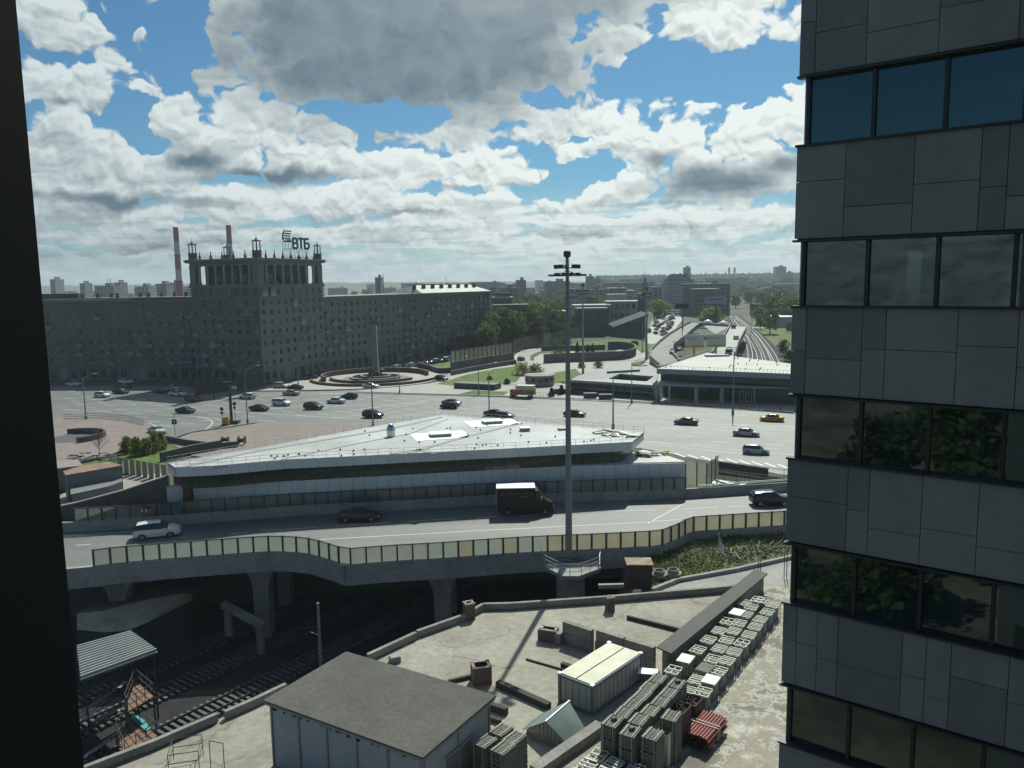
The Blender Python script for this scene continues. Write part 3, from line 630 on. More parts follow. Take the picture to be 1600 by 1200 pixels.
for l, r in zip(rl, rl[1:]+rl[:1]):
    d = Vector(r)-Vector(l); Lk = d.length; d /= Lk; s = 0
    while s < Lk: p = Vector(l)+d*s; b.tube((p.x, p.y, zr), (p.x, p.y, zr+1.05), .035, DSTEEL, 4); s += 1.3
    for z in (.55, 1.05): b.bar((*l, zr+z), (*r, zr+z), .05, .05, DSTEEL)
b.obj('roof_railing', tw)
b = MB(); b.box((0, 0, .9), (1.7, 1.7, 1.8), STNB); b.box((0, 0, 1.86), (1.9, 1.9, .12), STNB)
for sx in (-.62, .62):
    for sy in (-.62, .62): b.lathe((sx, sy, 0), [(.17, 1.9), (.14, 4.2), (.2, 4.3)], STNB, 8)
b.box((0, 0, 4.38), (1.9, 1.9, .2), STNB); b.box((0, 0, 4.6), (1.6, 1.6, .5), STNB, 0, top=.25); b.lathe((0, 0, 0), [(.22, 4.8), (.2, 5.1), (.05, 5.4), (.04, 6.3)], STNB, 8); lan = b.mesh('roof_lantern')
b = MB(); b.box((0, 0, .4), (.55, .55, .8), STNB); b.box((0, 0, 1.6), (.36, .36, 1.7), STNB, 0, top=.1); ob = b.mesh('roof_obelisk')
for px, s in ((308, 1), (340, .9), (409, 1.05), (498, .95)):
    q = {308: ins[0], 409: ins[1], 498: ins[2], 340: ((ins[0][0]+ins[3][0])/2, (ins[0][1]+ins[3][1])/2)}[px]
    v = (Vector((cen[0]-TC[0], cen[1]-TC[1]))-Vector(q)).normalized()*.5; put('roof_lantern', lan, tw, loc=(q[0]+v.x, q[1]+v.y, zr), rz=atan2(TC[1]-TL[1], TC[0]-TL[0])).scale = (s, s, s)
for l, r, n in ((rl[0], rl[1], 6), (rl[1], rl[2], 8)):
    for k in range(1, n): p = Vector(l).lerp(Vector(r), k/n); put('roof_obelisk', ob, tw, loc=(p.x, p.y, zr))
# sign of the bank on its lattice
SGN = mat('sign_letters', (.03, .05, .09), .5)
sg = thing('roof_sign', 'dark blue rooftop sign reading ВТБ with a winged emblem on a lattice frame', 'sign', (TC[0], TC[1], zr)); 
s0 = W(440, 397, 35.5); e0 = Vector((-66.4, 231.0)); e1 = Vector((-59.6, 246.5)); dd = (e1-e0); Lk = dd.length; dd /= Lk; a = atan2(dd.y, dd.x)
# letters face the square: set out across the view on the right-hand roof edge
sx0, sx1 = WD(441, 388, 234), WD(482, 388, 243); dd = Vector((sx1.x-sx0.x, sx1.y-sx0.y)); Lk = dd.length; dd /= Lk; a = atan2(dd.y, dd.x); bz = sx0.z
def SP(u, z): return (sx0.x+dd.x*u-TC[0], sx0.y+dd.y*u-TC[1], z-zr)
def strokes(name, segs, m=SGN, w=.36):
    b = MB()
    for (u0, z0, u1, z1) in segs: b.bar(SP(u0, bz+z0), SP(u1, bz+z1), .25, w, m) if abs(z1-z0) < .01 else b.tube(SP(u0, bz+z0), SP(u1, bz+z1), w*.55, m, 6)
    b.obj(name, sg)
k = Lk/9.0; q = 1.0
def LS(x): return [(c[0]*k, c[1]*q, c[2]*k, c[3]*q) for c in x]
strokes('emblem', LS([(0.9, 5.0, 3.2, 5.0), (.55, 4.3, 3.0, 4.3), (.3, 3.6, 2.8, 3.6), (.3, 4.0, .9, 5.0), (.2, 2.9, .4, 3.9), (.7, 2.0, 3.0, 2.0), (.2, 2.9, .8, 2.0), (2.5, 3.0, 3.1, 2.0), (.4, 2.9, 2.6, 3.0), (1.3, 2.45, 2.6, 2.45)]))
strokes('letter', LS([(3.7, .1, 3.7, 3.1), (3.7, 3.0, 4.9, 3.0), (3.7, 1.6, 5.0, 1.6), (3.7, .2, 5.1, .2), (5.1, 1.7, 5.0, 3.0), (5.25, .3, 5.2, 1.6)]), w=.6)
strokes('letter', LS([(5.6, 3.0, 7.3, 3.0), (6.45, .1, 6.45, 3.0)]), w=.6)
strokes('letter', LS([(7.7, .1, 7.7, 3.0), (7.7, 3.0, 9.1, 3.0), (7.7, 1.7, 9.1, 1.7), (7.7, .2, 9.1, .2), (9.2, .3, 9.2, 1.6)]), w=.6)
b = MB()
for i in range(10):
    u = .3+i*(Lk-.6)/9; b.tube(SP(u, zr), SP(u, bz+(.1 if u > 3.4*k else 2)), .05, DSTEEL, 4)
    if i < 9: b.tube(SP(u, zr), SP(u+(Lk-.6)/9, bz+(0 if u > 3*k else 1.5)), .04, DSTEEL, 4)
for z in (zr+.4, bz-.3, bz+.05): b.bar(SP(0, z), SP(Lk, z), .08, .08, DSTEEL)
b.bar(SP(0, bz+1.8), SP(3*k, bz+1.8), .08, .08, DSTEEL); b.obj('lattice_frame', sg)
# ---- right wing
RA = (-59.0, 250.8); RB = (-8.8, 336.0)
rw = thing('apartment_block', 'long apartment block receding right of the tower, with chimneys on its pale tin roof', 'building', (RA[0], RA[1], 0)); wl = MB(); cnt = [0]
lv = stack_levels(0, [(4.0, .4, 3.0), (.4, None, 0)]+[(2.55, .8, 1.3)]*3+[(.45, None, 0)]+[(2.55, .8, 1.3)]*4+[(1.4, None, 0)]); zt = lv[-1][1]
for k, (f0, f1, nb) in enumerate(((0, .40, 13), (.40, 1.0, 18))):
    l = Vector(RA).lerp(Vector(RB), f0); r = Vector(RA).lerp(Vector(RB), f1)
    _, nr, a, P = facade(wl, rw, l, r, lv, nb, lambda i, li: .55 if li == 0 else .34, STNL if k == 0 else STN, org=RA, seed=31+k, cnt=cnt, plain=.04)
    extras(rw, P, a, (r-l).length, lv, nb, 80+k, RA, 55)
    for z, h, o in ((4.0, .35, .3), (12.0, .4, .4), (zt-.6, .6, .7)): corn(wl, l, r, z, h, o, STNL, RA)
dv = (Vector(RB)-Vector(RA)).normalized(); nv = Vector((-dv.y, dv.x))*15
pl = [Vector(RA), Vector(RB), Vector(RB)+nv, Vector(RA)+nv]
wl.prism([(p.x-RA[0]-nv.x*.02, p.y-RA[1]-nv.y*.02) for p in pl[:2]]+[(p.x-RA[0], p.y-RA[1]) for p in pl[2:]], zt-.4, zt+.1, TIN)
wl.poly([(pl[1].x-RA[0], pl[1].y-RA[1], 0), (pl[2].x-RA[0], pl[2].y-RA[1], 0), (pl[2].x-RA[0], pl[2].y-RA[1], zt), (pl[1].x-RA[0], pl[1].y-RA[1], zt)], STN); wl.obj('wall', rw)
b = MB(); c0 = Vector(RA).lerp(Vector(RB), .52)-Vector(RA)-nv*.03; c1 = Vector(RB)-Vector(RA)-nv*.03+dv*.5; e = nv*1.06; h = 3.0
vs = [(c0.x, c0.y, zt+.15), (c1.x, c1.y, zt+.15), (c1.x+e.x, c1.y+e.y, zt+.15), (c0.x+e.x, c0.y+e.y, zt+.15), (c0.x+e.x/2+dv.x*4, c0.y+e.y/2+dv.y*4, zt+h), (c1.x+e.x/2-dv.x*5, c1.y+e.y/2-dv.y*5, zt+h)]
b.faces(vs, [(0, 1, 5, 4), (1, 2, 5), (2, 3, 4, 5), (3, 0, 4)], TIN); b.obj('roof', rw)
for i in range(15):
    f = .54+.44*i/15; p = Vector(RA).lerp(Vector(RB), f)-Vector(RA)+nv*(.3+.25*(i % 2)); b = MB(); b.box((0, 0, .5), (1.3, 1.0, 2.2), STNB); b.box((0, 0, 1.65), (1.5, 1.2, .15), TIN); b.obj('chimney', rw, loc=(p.x, p.y, zt+1.6), rz=a)
# ================================================================== white pavilion
WPAN = mat('white_cladding', (.58, .60, .59), .5, .08, .3); WPAN2 = mat('hull_cladding', (.50, .54, .56), .4, .08, .3, spec=.5); MEMB = mat('roof_membrane', (.41, .415, .405), .4, .16, .14, fine=.10, col2=(.52, .525, .515), bump=.1)
PGL = glassy('pavilion_glass', (.04, .06, .05), .45, .03, .6, (.55, .66, .58)); SEAM = mat('membrane_seam', (.26, .28, .27), .7); BRICKD = mat('dark_red_brick', (.10, .05, .04), .9, .25, 1.5)
ZR = 8.5; pv = thing('pavilion', 'long white triangular pavilion with pale flat roof and glass band behind the viaduct', 'building', (0, 100, 0)); og = Vector((0, 100, 0))
def PV(x, y, z): return W(x, y, z)-og
rf = [PV(x, y, ZR) for x, y in [(274, 732), (340, 729), (440, 720), (640, 710), (840, 700), (987, 692), (1006, 676), (850, 662), (690, 648), (590, 665), (400, 700), (300, 717), (262, 724)]]
b = MB(); b.prism([(p.x, p.y) for p in rf], ZR-.25, ZR, MEMB); b.obj('roof', pv)
b = MB()
for pl in [[(274, 732), (400, 705), (600, 672), (690, 652)], [(640, 708), (700, 690), (770, 672), (810, 662)], [(440, 718), (560, 693), (640, 678), (700, 655)], [(610, 709), (655, 703), (680, 709)]]:
    for p, q in zip(pl, pl[1:]): p, q = PV(*p, ZR), PV(*q, ZR); b.bar((p.x, p.y, ZR+.02), (q.x, q.y, ZR+.02), .75 if pl[0] != (440, 718) else .25, .05, SEAM)
rp = random.Random(9)
for i in range(46):
    x = rp.uniform(420, 980); y = lerp(722, 692, (x-420)/560)-rp.uniform(3, 40 if x > 560 else 14)
    if y < 655: continue
    p = PV(x, y, ZR); b.lathe((p.x, p.y, 0), [(.1, ZR), (.1, ZR+.18)], DSTEEL, 6)
b.obj('roof_seams', pv, kind='stuff')
fr = [Vector((p.x, p.y, 0)) for p in rf[:6]]; rt = Vector((rf[6].x, rf[6].y, 0)); lt = Vector((rf[12].x, rf[12].y, 0))
def panels(root, name, line, z0, z1, step, m, off=0.0, top_off=0.0, bot_off=0.0, thick=.06, gap=.035, org=None):
    pts = walk(line, step); 
    if (line[-1]-pts[-1][0]).length > .3: pts.append((line[-1], pts[-1][1]))
    for (p, d), (q, _) in zip(pts, pts[1:]):
        e = (q-p); n = Vector((e.y, -e.x, 0)).normalized(); u = e.normalized(); p2 = p+u*gap/2; q2 = q-u*gap/2; b = MB()
        za = z0(p) if callable(z0) else z0; zb_ = z0(q) if callable(z0) else z0
        o = [p2+n*bot_off, q2+n*bot_off, q2+n*top_off, p2+n*top_off]; zs = [za, zb_, z1, z1]; c = p
        vs = [(v.x-c.x, v.y-c.y, z) for v, z in zip(o, zs)]+[(v.x-c.x-n.x*thick, v.y-c.y-n.y*thick, z) for v, z in zip(o, zs)]
        b.faces(vs, [(0, 1, 2, 3), (7, 6, 5, 4), (0, 4, 5, 1), (1, 5, 6, 2), (2, 6, 7, 3), (3, 7, 4, 0)], m); b.obj(name, root, loc=(c.x, c.y, 0))
panels(pv, 'fascia_panel', fr, ZR-.95, ZR+.12, 1.9, WPAN, bot_off=0, top_off=.02)
panels(pv, 'fascia_panel', [fr[-1], rt], ZR-.95, ZR+.12, 1.9, WPAN); panels(pv, 'fascia_panel', [lt, fr[0]], ZR-.95, ZR+.12, 1.5, WPAN)
gl = [v+Vector((0, .35, 0)) for v in fr]; gl[0] = gl[0].lerp(gl[1], .1); gl[-1] = gl[-1]+Vector((-1.2, 0, 0))
panels(pv, 'window_pane', gl, 6.1, ZR-.95, 1.9, PGL, thick=.04); panels(pv, 'window_pane', [gl[-1], rt+Vector((-1.4, -.2, 0))], 6.1, ZR-.95, 1.6, PGL, thick=.04)
b = MB()
for p, d in walk(gl, 1.9): b.box((p.x, p.y+.06, 6.8), (.09, .12, 1.5), DSTEEL, atan2(d.y, d.x))
for p, d in walk(gl, 7.6): b.lathe((p.x, p.y+1.4, 0), [(.3, 6.0), (.3, 7.7)], WPAN, 10)
b.obj('mullions', pv, kind='stuff')
b = MB(); b.prism([(v.x, v.y) for v in [gl[0]+Vector((1, 3.5, 0))]+[g+Vector((0, 3.2, 0)) for g in gl[1:-1]]+[gl[-1]+Vector((-2.5, 2.5, 0)), rf[8]+Vector((-2, -6, 0))]], 5.9, 8.1, mat('interior_partition', (.20, .24, .20), .9, .4, .25)); b.obj('inner_core', pv)
hl = [Vector((p.x, p.y, 0)) for p in [PV(x, y, 6.1) for x, y in [(262, 767), (300, 759.5), (440, 751), (640, 740), (840, 729), (987, 724), (1072, 722)]]]
hl[0] = hl[0]+Vector((-1.0, 2.0, 0)); hl[1] = hl[1]+Vector((-.3, .8, 0))
panels(pv, 'hull_panel', hl[:-1]+[hl[-1].lerp(hl[-2], .02)], .2, 6.05, 1.35, WPAN2, top_off=.25, bot_off=-.35)
b = MB(); bw = [PV(x, y, 6.1) for x, y in [(1072, 722), (1045, 713), (1006, 703), (985, 700), (940, 712)]]; hb = []
b.prism([(p.x, p.y+.15) for p in hl]+[(bw[1].x, bw[1].y), (bw[2].x, bw[2].y), (gl[-1].x, gl[-1].y+3), (gl[0].x, gl[0].y+3)], 5.95, 6.13, MEMB); b.obj('lower_deck', pv)
tp = hl[-1]; rb = Vector((bw[1].x, bw[1].y, 0)); b = MB()
b.faces([(tp.x, tp.y-.2, 6.05), (rb.x, rb.y, 6.05), (bw[2].x, bw[2].y, 6.05), (tp.x-3.2, tp.y+.3, .2), (rb.x-3, rb.y, .2), (bw[2].x, bw[2].y, .2)], [(0, 3, 4, 1), (1, 4, 5, 2)], WPAN2); b.obj('bow_panel', pv)
b = MB(); Lz = [lt, fr[0]]; b.prism([(lt.x+.4, lt.y+.3), (fr[0].x+.4, fr[0].y+1.6), (gl[0].x+.3, gl[0].y+1.3), (gl[0].x+.6, gl[0].y+4), (lt.x+2.4, lt.y+5)], -1, ZR-.95, BRICKD); b.obj('end_wall', pv)
b = MB(); core = [(v.x, v.y+1.2) for v in hl[:-1]]+[(rb.x-1, rb.y+3), (rf[8].x, rf[8].y-4), (lt.x+2, lt.y+1)]; b.prism(core, 0, 5.9, STNB); b.obj('lower_core', pv)
b = MB()                                                # roof railings
for ln_ in ([f+Vector((0, .25, 0)) for f in fr], [Vector((p.x, p.y-.3, 0)) for p in rf[6:]]):
    for p, d in walk(ln_, 1.45): b.tube((p.x, p.y, ZR), (p.x, p.y, ZR+.75), .025, STEEL, 4)
    for p, q in zip(ln_, ln_[1:]):
        for z in (.4, .75): b.tube((p.x, p.y, ZR+z), (q.x, q.y, ZR+z), .022, STEEL, 4)
b.obj('roof_railing', pv)
WM = mat('bright_membrane', (.80, .82, .80), .5); SKG = glassy('skylight_glass', (.30, .34, .34), .2, .1, .5)
for (x, y, w) in ((688, 681, 2.6), (769, 661, 2.6)):
    P = PV(x, y, ZR); sk = MB(); sk.box((0, 0, .02), (w*2.7, w*1.9, .05), WM, .3); sk.box((0, 0, .2), (w, w*.75, .4), SEAM, .25); sk.box((0, 0, .42), (w+.15, w*.75+.15, .06), WM, .25)
    sk.obj('skylight', pv, loc=(P.x, P.y, ZR)); 
P = PV(820, 673, ZR); sk = MB(); sk.box((0, 0, .2), (1.2, 1.0, .4), SEAM, .2); sk.box((0, 0, .43), (1.35, 1.15, .08), WM, .2); sk.obj('skylight', pv, loc=(P.x, P.y, ZR))
P = PV(611, 682, ZR); b = MB(); b.lathe((0, 0, 0), [(.55, 0), (.55, .8), (.6, .85), (.5, 1.2), (.3, 1.55), (.05, 1.7)], mat('shiny_cowl', (.45, .47, .47), .25, metal=.9), 14); b.obj('vent_cowl', pv, loc=(P.x, P.y, ZR), smooth=True)
for i, (x, y) in enumerate([(937, 677), (950, 680), (963, 681), (974, 678), (955, 674), (989, 682), (880, 671)]):
    P = PV(x, y, ZR); t = MB()
    for k in range(3): t.bar((-.8, k*.35-.3, .1), (.8, k*.35-.1, .14+.05*k), .28, .12, (STEEL, SEAM, CONC)[k])
    o = t.obj('metal_panel_pile', loc=(P.x+og.x, P.y+og.y, ZR), rz=.4+i*.5); s = ['flat grey panels lying loose on the white roof', 'stacked metal panels near the roof railing corner', 'pile of metal panels beside the roof edge', 'small panel pile at the right end of the white roof', 'dark bundle of panels on the right part of the white roof', 'panel pile nearest the right front roof corner', 'small dark panel pile just right of the tall light mast'][i]
    tag(o, s, 'panel pile', 'building panels left on the white roof')
for i, (x, y, c) in enumerate([(1010, 714, (.30, .31, .28)), (1022, 711, (.34, .34, .30)), (1036, 710, (.42, .40, .12)), (1003, 712, (.12, .13, .12))]):
    P = W(x, y, 6.13); t = MB(); mm = mat('debris%d' % i, c, .9, .2, 2); rq = random.Random(i)
    for k in range(4): t.box((rq.uniform(-.5, .5), rq.uniform(-.3, .3), .12+.08*k), (rq.uniform(.5, 1.1), rq.uniform(.3, .7), .12), mm, rq.uniform(0, 3))
    tag(t.obj('rubble_pile', loc=P), ['pale heap of boards on the pavilion bow deck', 'pile of light offcuts in the middle of the bow deck', 'yellow insulation pack lying on the pavilion bow deck', 'dark heap against the glass end of the pavilion'][i], 'rubble')
# ================================================================== vehicles
CARG = mat('car_glass', (.02, .025, .028), .05, spec=.8); RIM = mat('wheel_rim', (.30, .31, .32), .35, metal=.7); HL = mat('headlamp', (.55, .57, .58), .12, spec=.8); TLm = mat('tail_lamp', (.25, .015, .01), .25); PLASTIC = mat('black_plastic', (.02, .021, .022), .55)
def paint(name, c, r=.28): return mat('paint_'+name, c, r, spec=.6)
PT = {'white': paint('white', (.62, .64, .64)), 'silver': paint('silver', (.42, .44, .45), .25), 'grey': paint('grey', (.14, .15, .155), .25), 'black': paint('black', (.012, .013, .015), .2), 'navy': paint('navy', (.018, .025, .05), .2),
      'red': paint('red', (.16, .02, .02), .25), 'yellow': paint('yellow', (.55, .30, .02), .35), 'beige': paint('beige', (.36, .34, .27), .3), 'bluegrey': paint('bluegrey', (.12, .15, .19), .25)}
CARS = {  # x, zlow, zbelt, ztop, half width, roof half width
 'sedan': ([(-2.32, .40, .62, .72, .70, .62), (-2.22, .26, .86, .98, .84, .76), (-1.75, .24, .95, 1.06, .89, .78), (-1.42, .24, .97, 1.10, .90, .70), (-.80, .22, .96, 1.40, .91, .60), (-.1, .21, .94, 1.46, .91, .62), (.45, .21, .93, 1.42, .91, .61), (1.22, .22, .91, 1.00, .90, .72), (1.75, .24, .84, .92, .88, .74), (2.15, .28, .70, .78, .82, .66), (2.32, .34, .52, .60, .66, .54)], -1.42, 1.22, (1.38, -1.38), 4.64),
 'hatch': ([(-2.05, .40, .70, .95, .72, .62), (-1.98, .28, .95, 1.15, .84, .70), (-1.55, .24, .98, 1.44, .88, .60), (-.8, .22, .97, 1.53, .89, .62), (0, .21, .95, 1.55, .89, .63), (.40, .21, .94, 1.50, .89, .62), (1.18, .22, .93, 1.06, .88, .72), (1.65, .25, .86, .94, .86, .72), (1.98, .29, .70, .78, .80, .62), (2.10, .36, .52, .6, .64, .5)], -1.98, 1.18, (1.28, -1.25), 4.15),
 'suv': ([(-2.25, .45, .80, 1.05, .78, .66), (-2.18, .36, 1.02, 1.28, .88, .72), (-1.85, .30, 1.08, 1.60, .92, .64), (-1.0, .28, 1.07, 1.70, .93, .67), (0, .27, 1.05, 1.72, .93, .68), (.42, .27, 1.04, 1.66, .93, .66), (1.15, .28, 1.03, 1.17, .92, .76), (1.75, .30, .97, 1.06, .90, .76), (2.12, .34, .80, .90, .85, .70), (2.28, .42, .58, .68, .70, .56)], -2.18, 1.15, (1.37, -1.36), 4.55)}
CM = {}
def carmesh(kind):
    if kind in CM: return CM[kind]
    st, g0, g1, ax, Lc = CARS[kind]; body = MB(); glass = MB(); dummy = PT['white']; rows = []
    for (x, zl, zbl, zt, w, wr) in st:
        rows.append([(x, w*.93, zl), (x, w, zl+(zbl-zl)*.45), (x, w*.975, zbl), (x, wr, zt-.045), (x, wr*.72, zt)])
    n = len(rows); k = len(rows[0])
    for i in range(n-1):
        a, c = rows[i], rows[i+1]; cabin = a[0][0] >= g0-.01 and c[0][0] <= g1+.01
        screen = cabin and abs(a[4][2]-c[4][2]) > .14
        for sgn in (1, -1):
            for j in range(k-1):
                q = [a[j], c[j], c[j+1], a[j+1]]; q = [(p[0], p[1]*sgn, p[2]) for p in q]
                if sgn > 0: q = q[::-1]
                tgt = glass if (cabin and j == 2) or (screen and j == 3) else body
                tgt.poly(q, CARG if tgt is glass else dummy)
        q = [(a[4][0], a[4][1], a[4][2]), (c[4][0], c[4][1], c[4][2]), (c[4][0], -c[4][1], c[4][2]), (a[4][0], -a[4][1], a[4][2])][::-1]
        (glass if screen else body).poly(q, CARG if screen else dummy)
        body.poly([(a[0][0], a[0][1], a[0][2]), (c[0][0], c[0][1], c[0][2]), (c[0][0], -c[0][1], c[0][2]), (a[0][0], -a[0][1], a[0][2])], PLASTIC)
    for r, s in ((rows[0], 1), (rows[-1], -1)):
        q = [(p[0], p[1], p[2]) for p in r]+[(p[0], -p[1], p[2]) for p in r[::-1]]; body.poly(q[::s], dummy)
    for x in ax:                                         # wheel arches, pillars, handles
        for s in (1, -1):
            i0 = len(body.v)
            for t in range(9): body.v.append((x+.40*cos(pi*t/8), s*.935*(st[4][4]/.91)*.985, .30+.40*sin(pi*t/8)))
            body.f.append(tuple(range(i0, i0+9))[::(-1 if s < 0 else 1)]); body.m.append(body.mi(PLASTIC))
    wr = st[4][5]; w = st[4][4]; bz = st[4][2]; tz = st[4][3]
    for s in (1, -1):
        body.bar((-.18, s*(w*.97), bz), (-.20, s*(wr+.015), tz-.05), .06, .09, PLASTIC); body.box((.85, s*(w+.08), bz+.03), (.18, .16, .12), dummy)
    r = st[-2]; hl = MB(); 
    hl.box((0, 0, 0), (.14, .34, .14), HL); tl = MB(); tl.box((0, 0, 0), (.08, .26, .22), TLm)
    wh = MB(); wh.tube((0, -.12, 0), (0, .12, 0), .33, BLK, 14); rm = MB(); rm.tube((0, -.135, 0), (0, .135, 0), .205, RIM, 10)
    for q in range(5): rm.bar((.04*cos(q*1.257), -.14, .04*sin(q*1.257)), (.2*cos(q*1.257), -.14, .2*sin(q*1.257)), .02, .02, PLASTIC)
    CM[kind] = dict(body=body.mesh(kind+'_body', True), glass=glass.mesh(kind+'_glass'), hl=hl.mesh('headlight'), tl=tl.mesh('taillight'), wh=wh.mesh('tyre', True), rm=rm.mesh('rim'), ax=ax, st=st, L=Lc)
    return CM[kind]
def car(kind, color, P, rz, label, name='parked_car', cat='car', group=None, detail=True, scale=1.0):
    c = carmesh(kind); t = thing(name, label, cat, P, rz, group); t.scale = (scale,)*3
    o = put('body', c['body'], t); o.material_slots[0].link = 'OBJECT'
    for i, s in enumerate(o.material_slots):
        if c['body'].materials[i] == PT['white']: s.link = 'OBJECT'; s.material = PT[color]
        elif s.link == 'OBJECT': s.material = c['body'].materials[i]
    put('window_glass', c['glass'], t)
    for x in c['ax']:
        for s in (1, -1):
            w = put('wheel', c['wh'], t, loc=(x, s*.80*(c['st'][4][4]/.91), .33)); w.rotation_euler = (0, 0, 0 if s < 0 else pi)
            if detail: put('rim', c['rm'], w)
    if detail:
        st = c['st']
        for s in (1, -1):
            put('headlight', c['hl'], t, loc=(st[-2][0]-.02, s*(st[-2][4]-.17), st[-2][2]-.06), rz=-s*.35); put('taillight', c['tl'], t, loc=(st[1][0]+.0, s*(st[1][4]-.12), st[1][2]-.06))
    return t
hR = atan2(-.349, .937); hL = hR+pi
PC = [ # x, y, kind, colour, heading, label
 (115, 603, 'sedan', 'white', hL, 'white sedan at the far left edge of the plaza road'), (197, 599.5, 'suv', 'white', hR, 'white suv in the shade edge behind two black cars'), (194, 607, 'sedan', 'black', hR, 'black car between the white suv and another black sedan'),
 (189, 615, 'sedan', 'black', hR, 'black sedan nearest the camera in the left cluster of three'), (160, 620.5, 'hatch', 'white', hR, 'white hatchback alone on the left part of plaza'), (252, 614, 'sedan', 'black', hL, 'low black sedan in the shadow edge before the tower'), (268, 610, 'sedan', 'silver', hL, 'silver sedan in the tower shadow behind a black one'),
 (278, 618.5, 'sedan', 'white', hR, 'white sedan just left of the hanging screen'), (302, 627, 'hatch', 'red', hR, 'dark red hatchback with a glinting bonnet below the screen'), (290, 645, 'sedan', 'navy', hR, 'dark blue sedan nearest the curved lane at left'),
 (245, 677, 'sedan', 'silver', hR-.4, 'silver car partly behind the round green bushes'), (387, 623, 'hatch', 'white', hL, 'white hatchback beside the grey lamp post'), (405, 641.5, 'sedan', 'black', hR, 'black sedan right of the lamp post on the wide road'), (439, 606.5, 'suv', 'beige', hR, 'beige boxy suv near the tower forecourt'),
 (461, 608.5, 'sedan', 'black', hL, 'black sedan beside the kerb end next to the beige suv'), (455, 617.5, 'sedan', 'beige', hL, 'pale beige sedan below the black one near the kerb'), (440, 633.5, 'suv', 'white', hR, 'white estate car between two dark cars mid plaza'), (490, 639.5, 'suv', 'black', hR, 'big black suv with a bright glint on its windscreen'),
 (525, 630, 'sedan', 'white', hL, 'white sedan beside the black suv left of the double lamp'), (546, 623, 'hatch', 'black', hL, 'black hatchback nearest the monument kerb'), (583, 652.5, 'suv', 'black', hR, 'black suv standing behind the lamp post base'), (580, 606, 'sedan', 'silver', hR, 'silver car passing in front of the monument steps'),
 (485, 592.5, 'suv', 'navy', hR+.7, 'dark car parked on the forecourt left of the monument'), (501, 587, 'sedan', 'bluegrey', hR+.7, 'grey blue car parked behind the dark one at monument'), (706, 632.5, 'sedan', 'bluegrey', hR, 'grey blue sedan half hidden behind a dark hatchback'), (702, 638, 'hatch', 'black', hL, 'dark hatchback in front of the grey blue sedan'),
 (690, 594, 'hatch', 'navy', hR-.3, 'dark blue hatchback at the ramp mouth right of the monument'), (773, 650, 'sedan', 'black', hR, 'black sedan behind the thin lamp above the pavilion roof'), (788, 654, 'hatch', 'red', hR, 'red car roof just showing over the pavilion railing'), (898, 650.5, 'sedan', 'red', hR, 'dark red sedan crossing behind the tall light mast'),
 (1072, 663, 'sedan', 'grey', hL, 'dark grey sedan driving left across the open road'), (1206, 658, 'sedan', 'yellow', hL, 'yellow taxi sedan near the neighbouring stone building'), (1166, 681, 'sedan', 'silver', hR, 'silver sedan driving right below the taxi'), (1181, 709, 'hatch', 'silver', hR, 'silver grey hatchback nearest the railings on the right'),
 (766, 571, 'sedan', 'silver', hL+.5, 'pale car on the ramp beside the dark granite wall'), (814, 563.5, 'hatch', 'grey', 1.9, 'dark car at the entrance of the ring ramp')]
for (x, y, k, c, h, lb) in PC: car(k, c, W(x, y, .0 if y > 605 or k == 'x' else .1), h, lb, 'car', group='cars on the plaza road')
dh = 0.055
car('suv', 'white', W(246, 838.5, DZ), atan2((FR[9]-FR[3]).y, (FR[9]-FR[3]).x)+.05, 'silver suv driving on the viaduct road at left', 'car')
car('sedan', 'black', W(562, 813, DZ), .03, 'black sedan in the pavilion shadow on the viaduct road', 'car'); car('suv', 'black', W(1203, 788.5, DZ), .0, 'black suv on the viaduct road beside the stone building', 'car')
# taxi roof sign
b = MB(); b.box((0, 0, 1.52), (.18, .5, .14), HL)
for o in list(col.objects):
    if o.get('label', '').startswith('yellow taxi'): b.obj('roof_sign', o); tx = o
b = MB()
for i in range(8):
    for j in range(2):
        if (i+j) % 2 == 0:
            for s in (-1, 1): b.box((-.6+i*.15, s*.915, .62+j*.13), (.15, .02, .13), PLASTIC)
b.obj('checker_band', tx)
# ---- black box truck on the viaduct
TBX = mat('black_truck_box', (.012, .013, .014), .35); LTR = mat('faded_lettering', (.16, .13, .07), .6); WHT = mat('white_truck_roof', (.78, .80, .78), .5)
tk = thing('box_truck', 'black box truck with white roof and faint lettering in the shaded lane', 'truck', W(822, 801, DZ), .015)
b = MB(); b.box((-1.15, 0, 1.95), (4.3, 2.2, 2.35), TBX); b.obj('cargo_box', tk); b = MB(); b.box((-1.15, 0, 3.15), (4.36, 2.26, .06), WHT); b.box((-3.33, -1.1, 1.95), (.06, .06, 2.4), STEEL); b.box((-3.33, 1.1, 1.95), (.06, .06, 2.4), STEEL); b.obj('roof', tk)
b = MB(); prof = [(1.05, .55), (1.05, 2.75), (1.35, 2.75), (2.15, 1.75), (2.95, 1.35), (3.05, .95), (3.0, .5)]
vs = [(x, s*(.98), z) for s in (-1, 1) for x, z in prof]; n = len(prof); b.faces(vs, [tuple(range(n)), tuple(range(2*n-1, n-1, -1))]+[(i, n+i, n+(i+1) % n, (i+1) % n) for i in range(n)], TBX); b.obj('cab', tk)
b = MB(); b.poly([(1.37, -.85, 2.72), (1.37, .85, 2.72), (2.13, .85, 1.80), (2.13, -.85, 1.80)][::-1], CARG)
for s in (-1, 1): b.poly([(1.2, s*.99, 1.7), (2.0, s*.99, 1.7), (1.4, s*.99, 2.5), (1.2, s*.99, 2.5)][::s*-1], CARG)
b.obj('cab_window', tk); b = MB(); b.box((2.6, 0, .45), (.9, 1.9, .3), PLASTIC); b.box((-1, 0, .62), (4.4, 1.7, .25), PLASTIC); b.obj('chassis', tk)
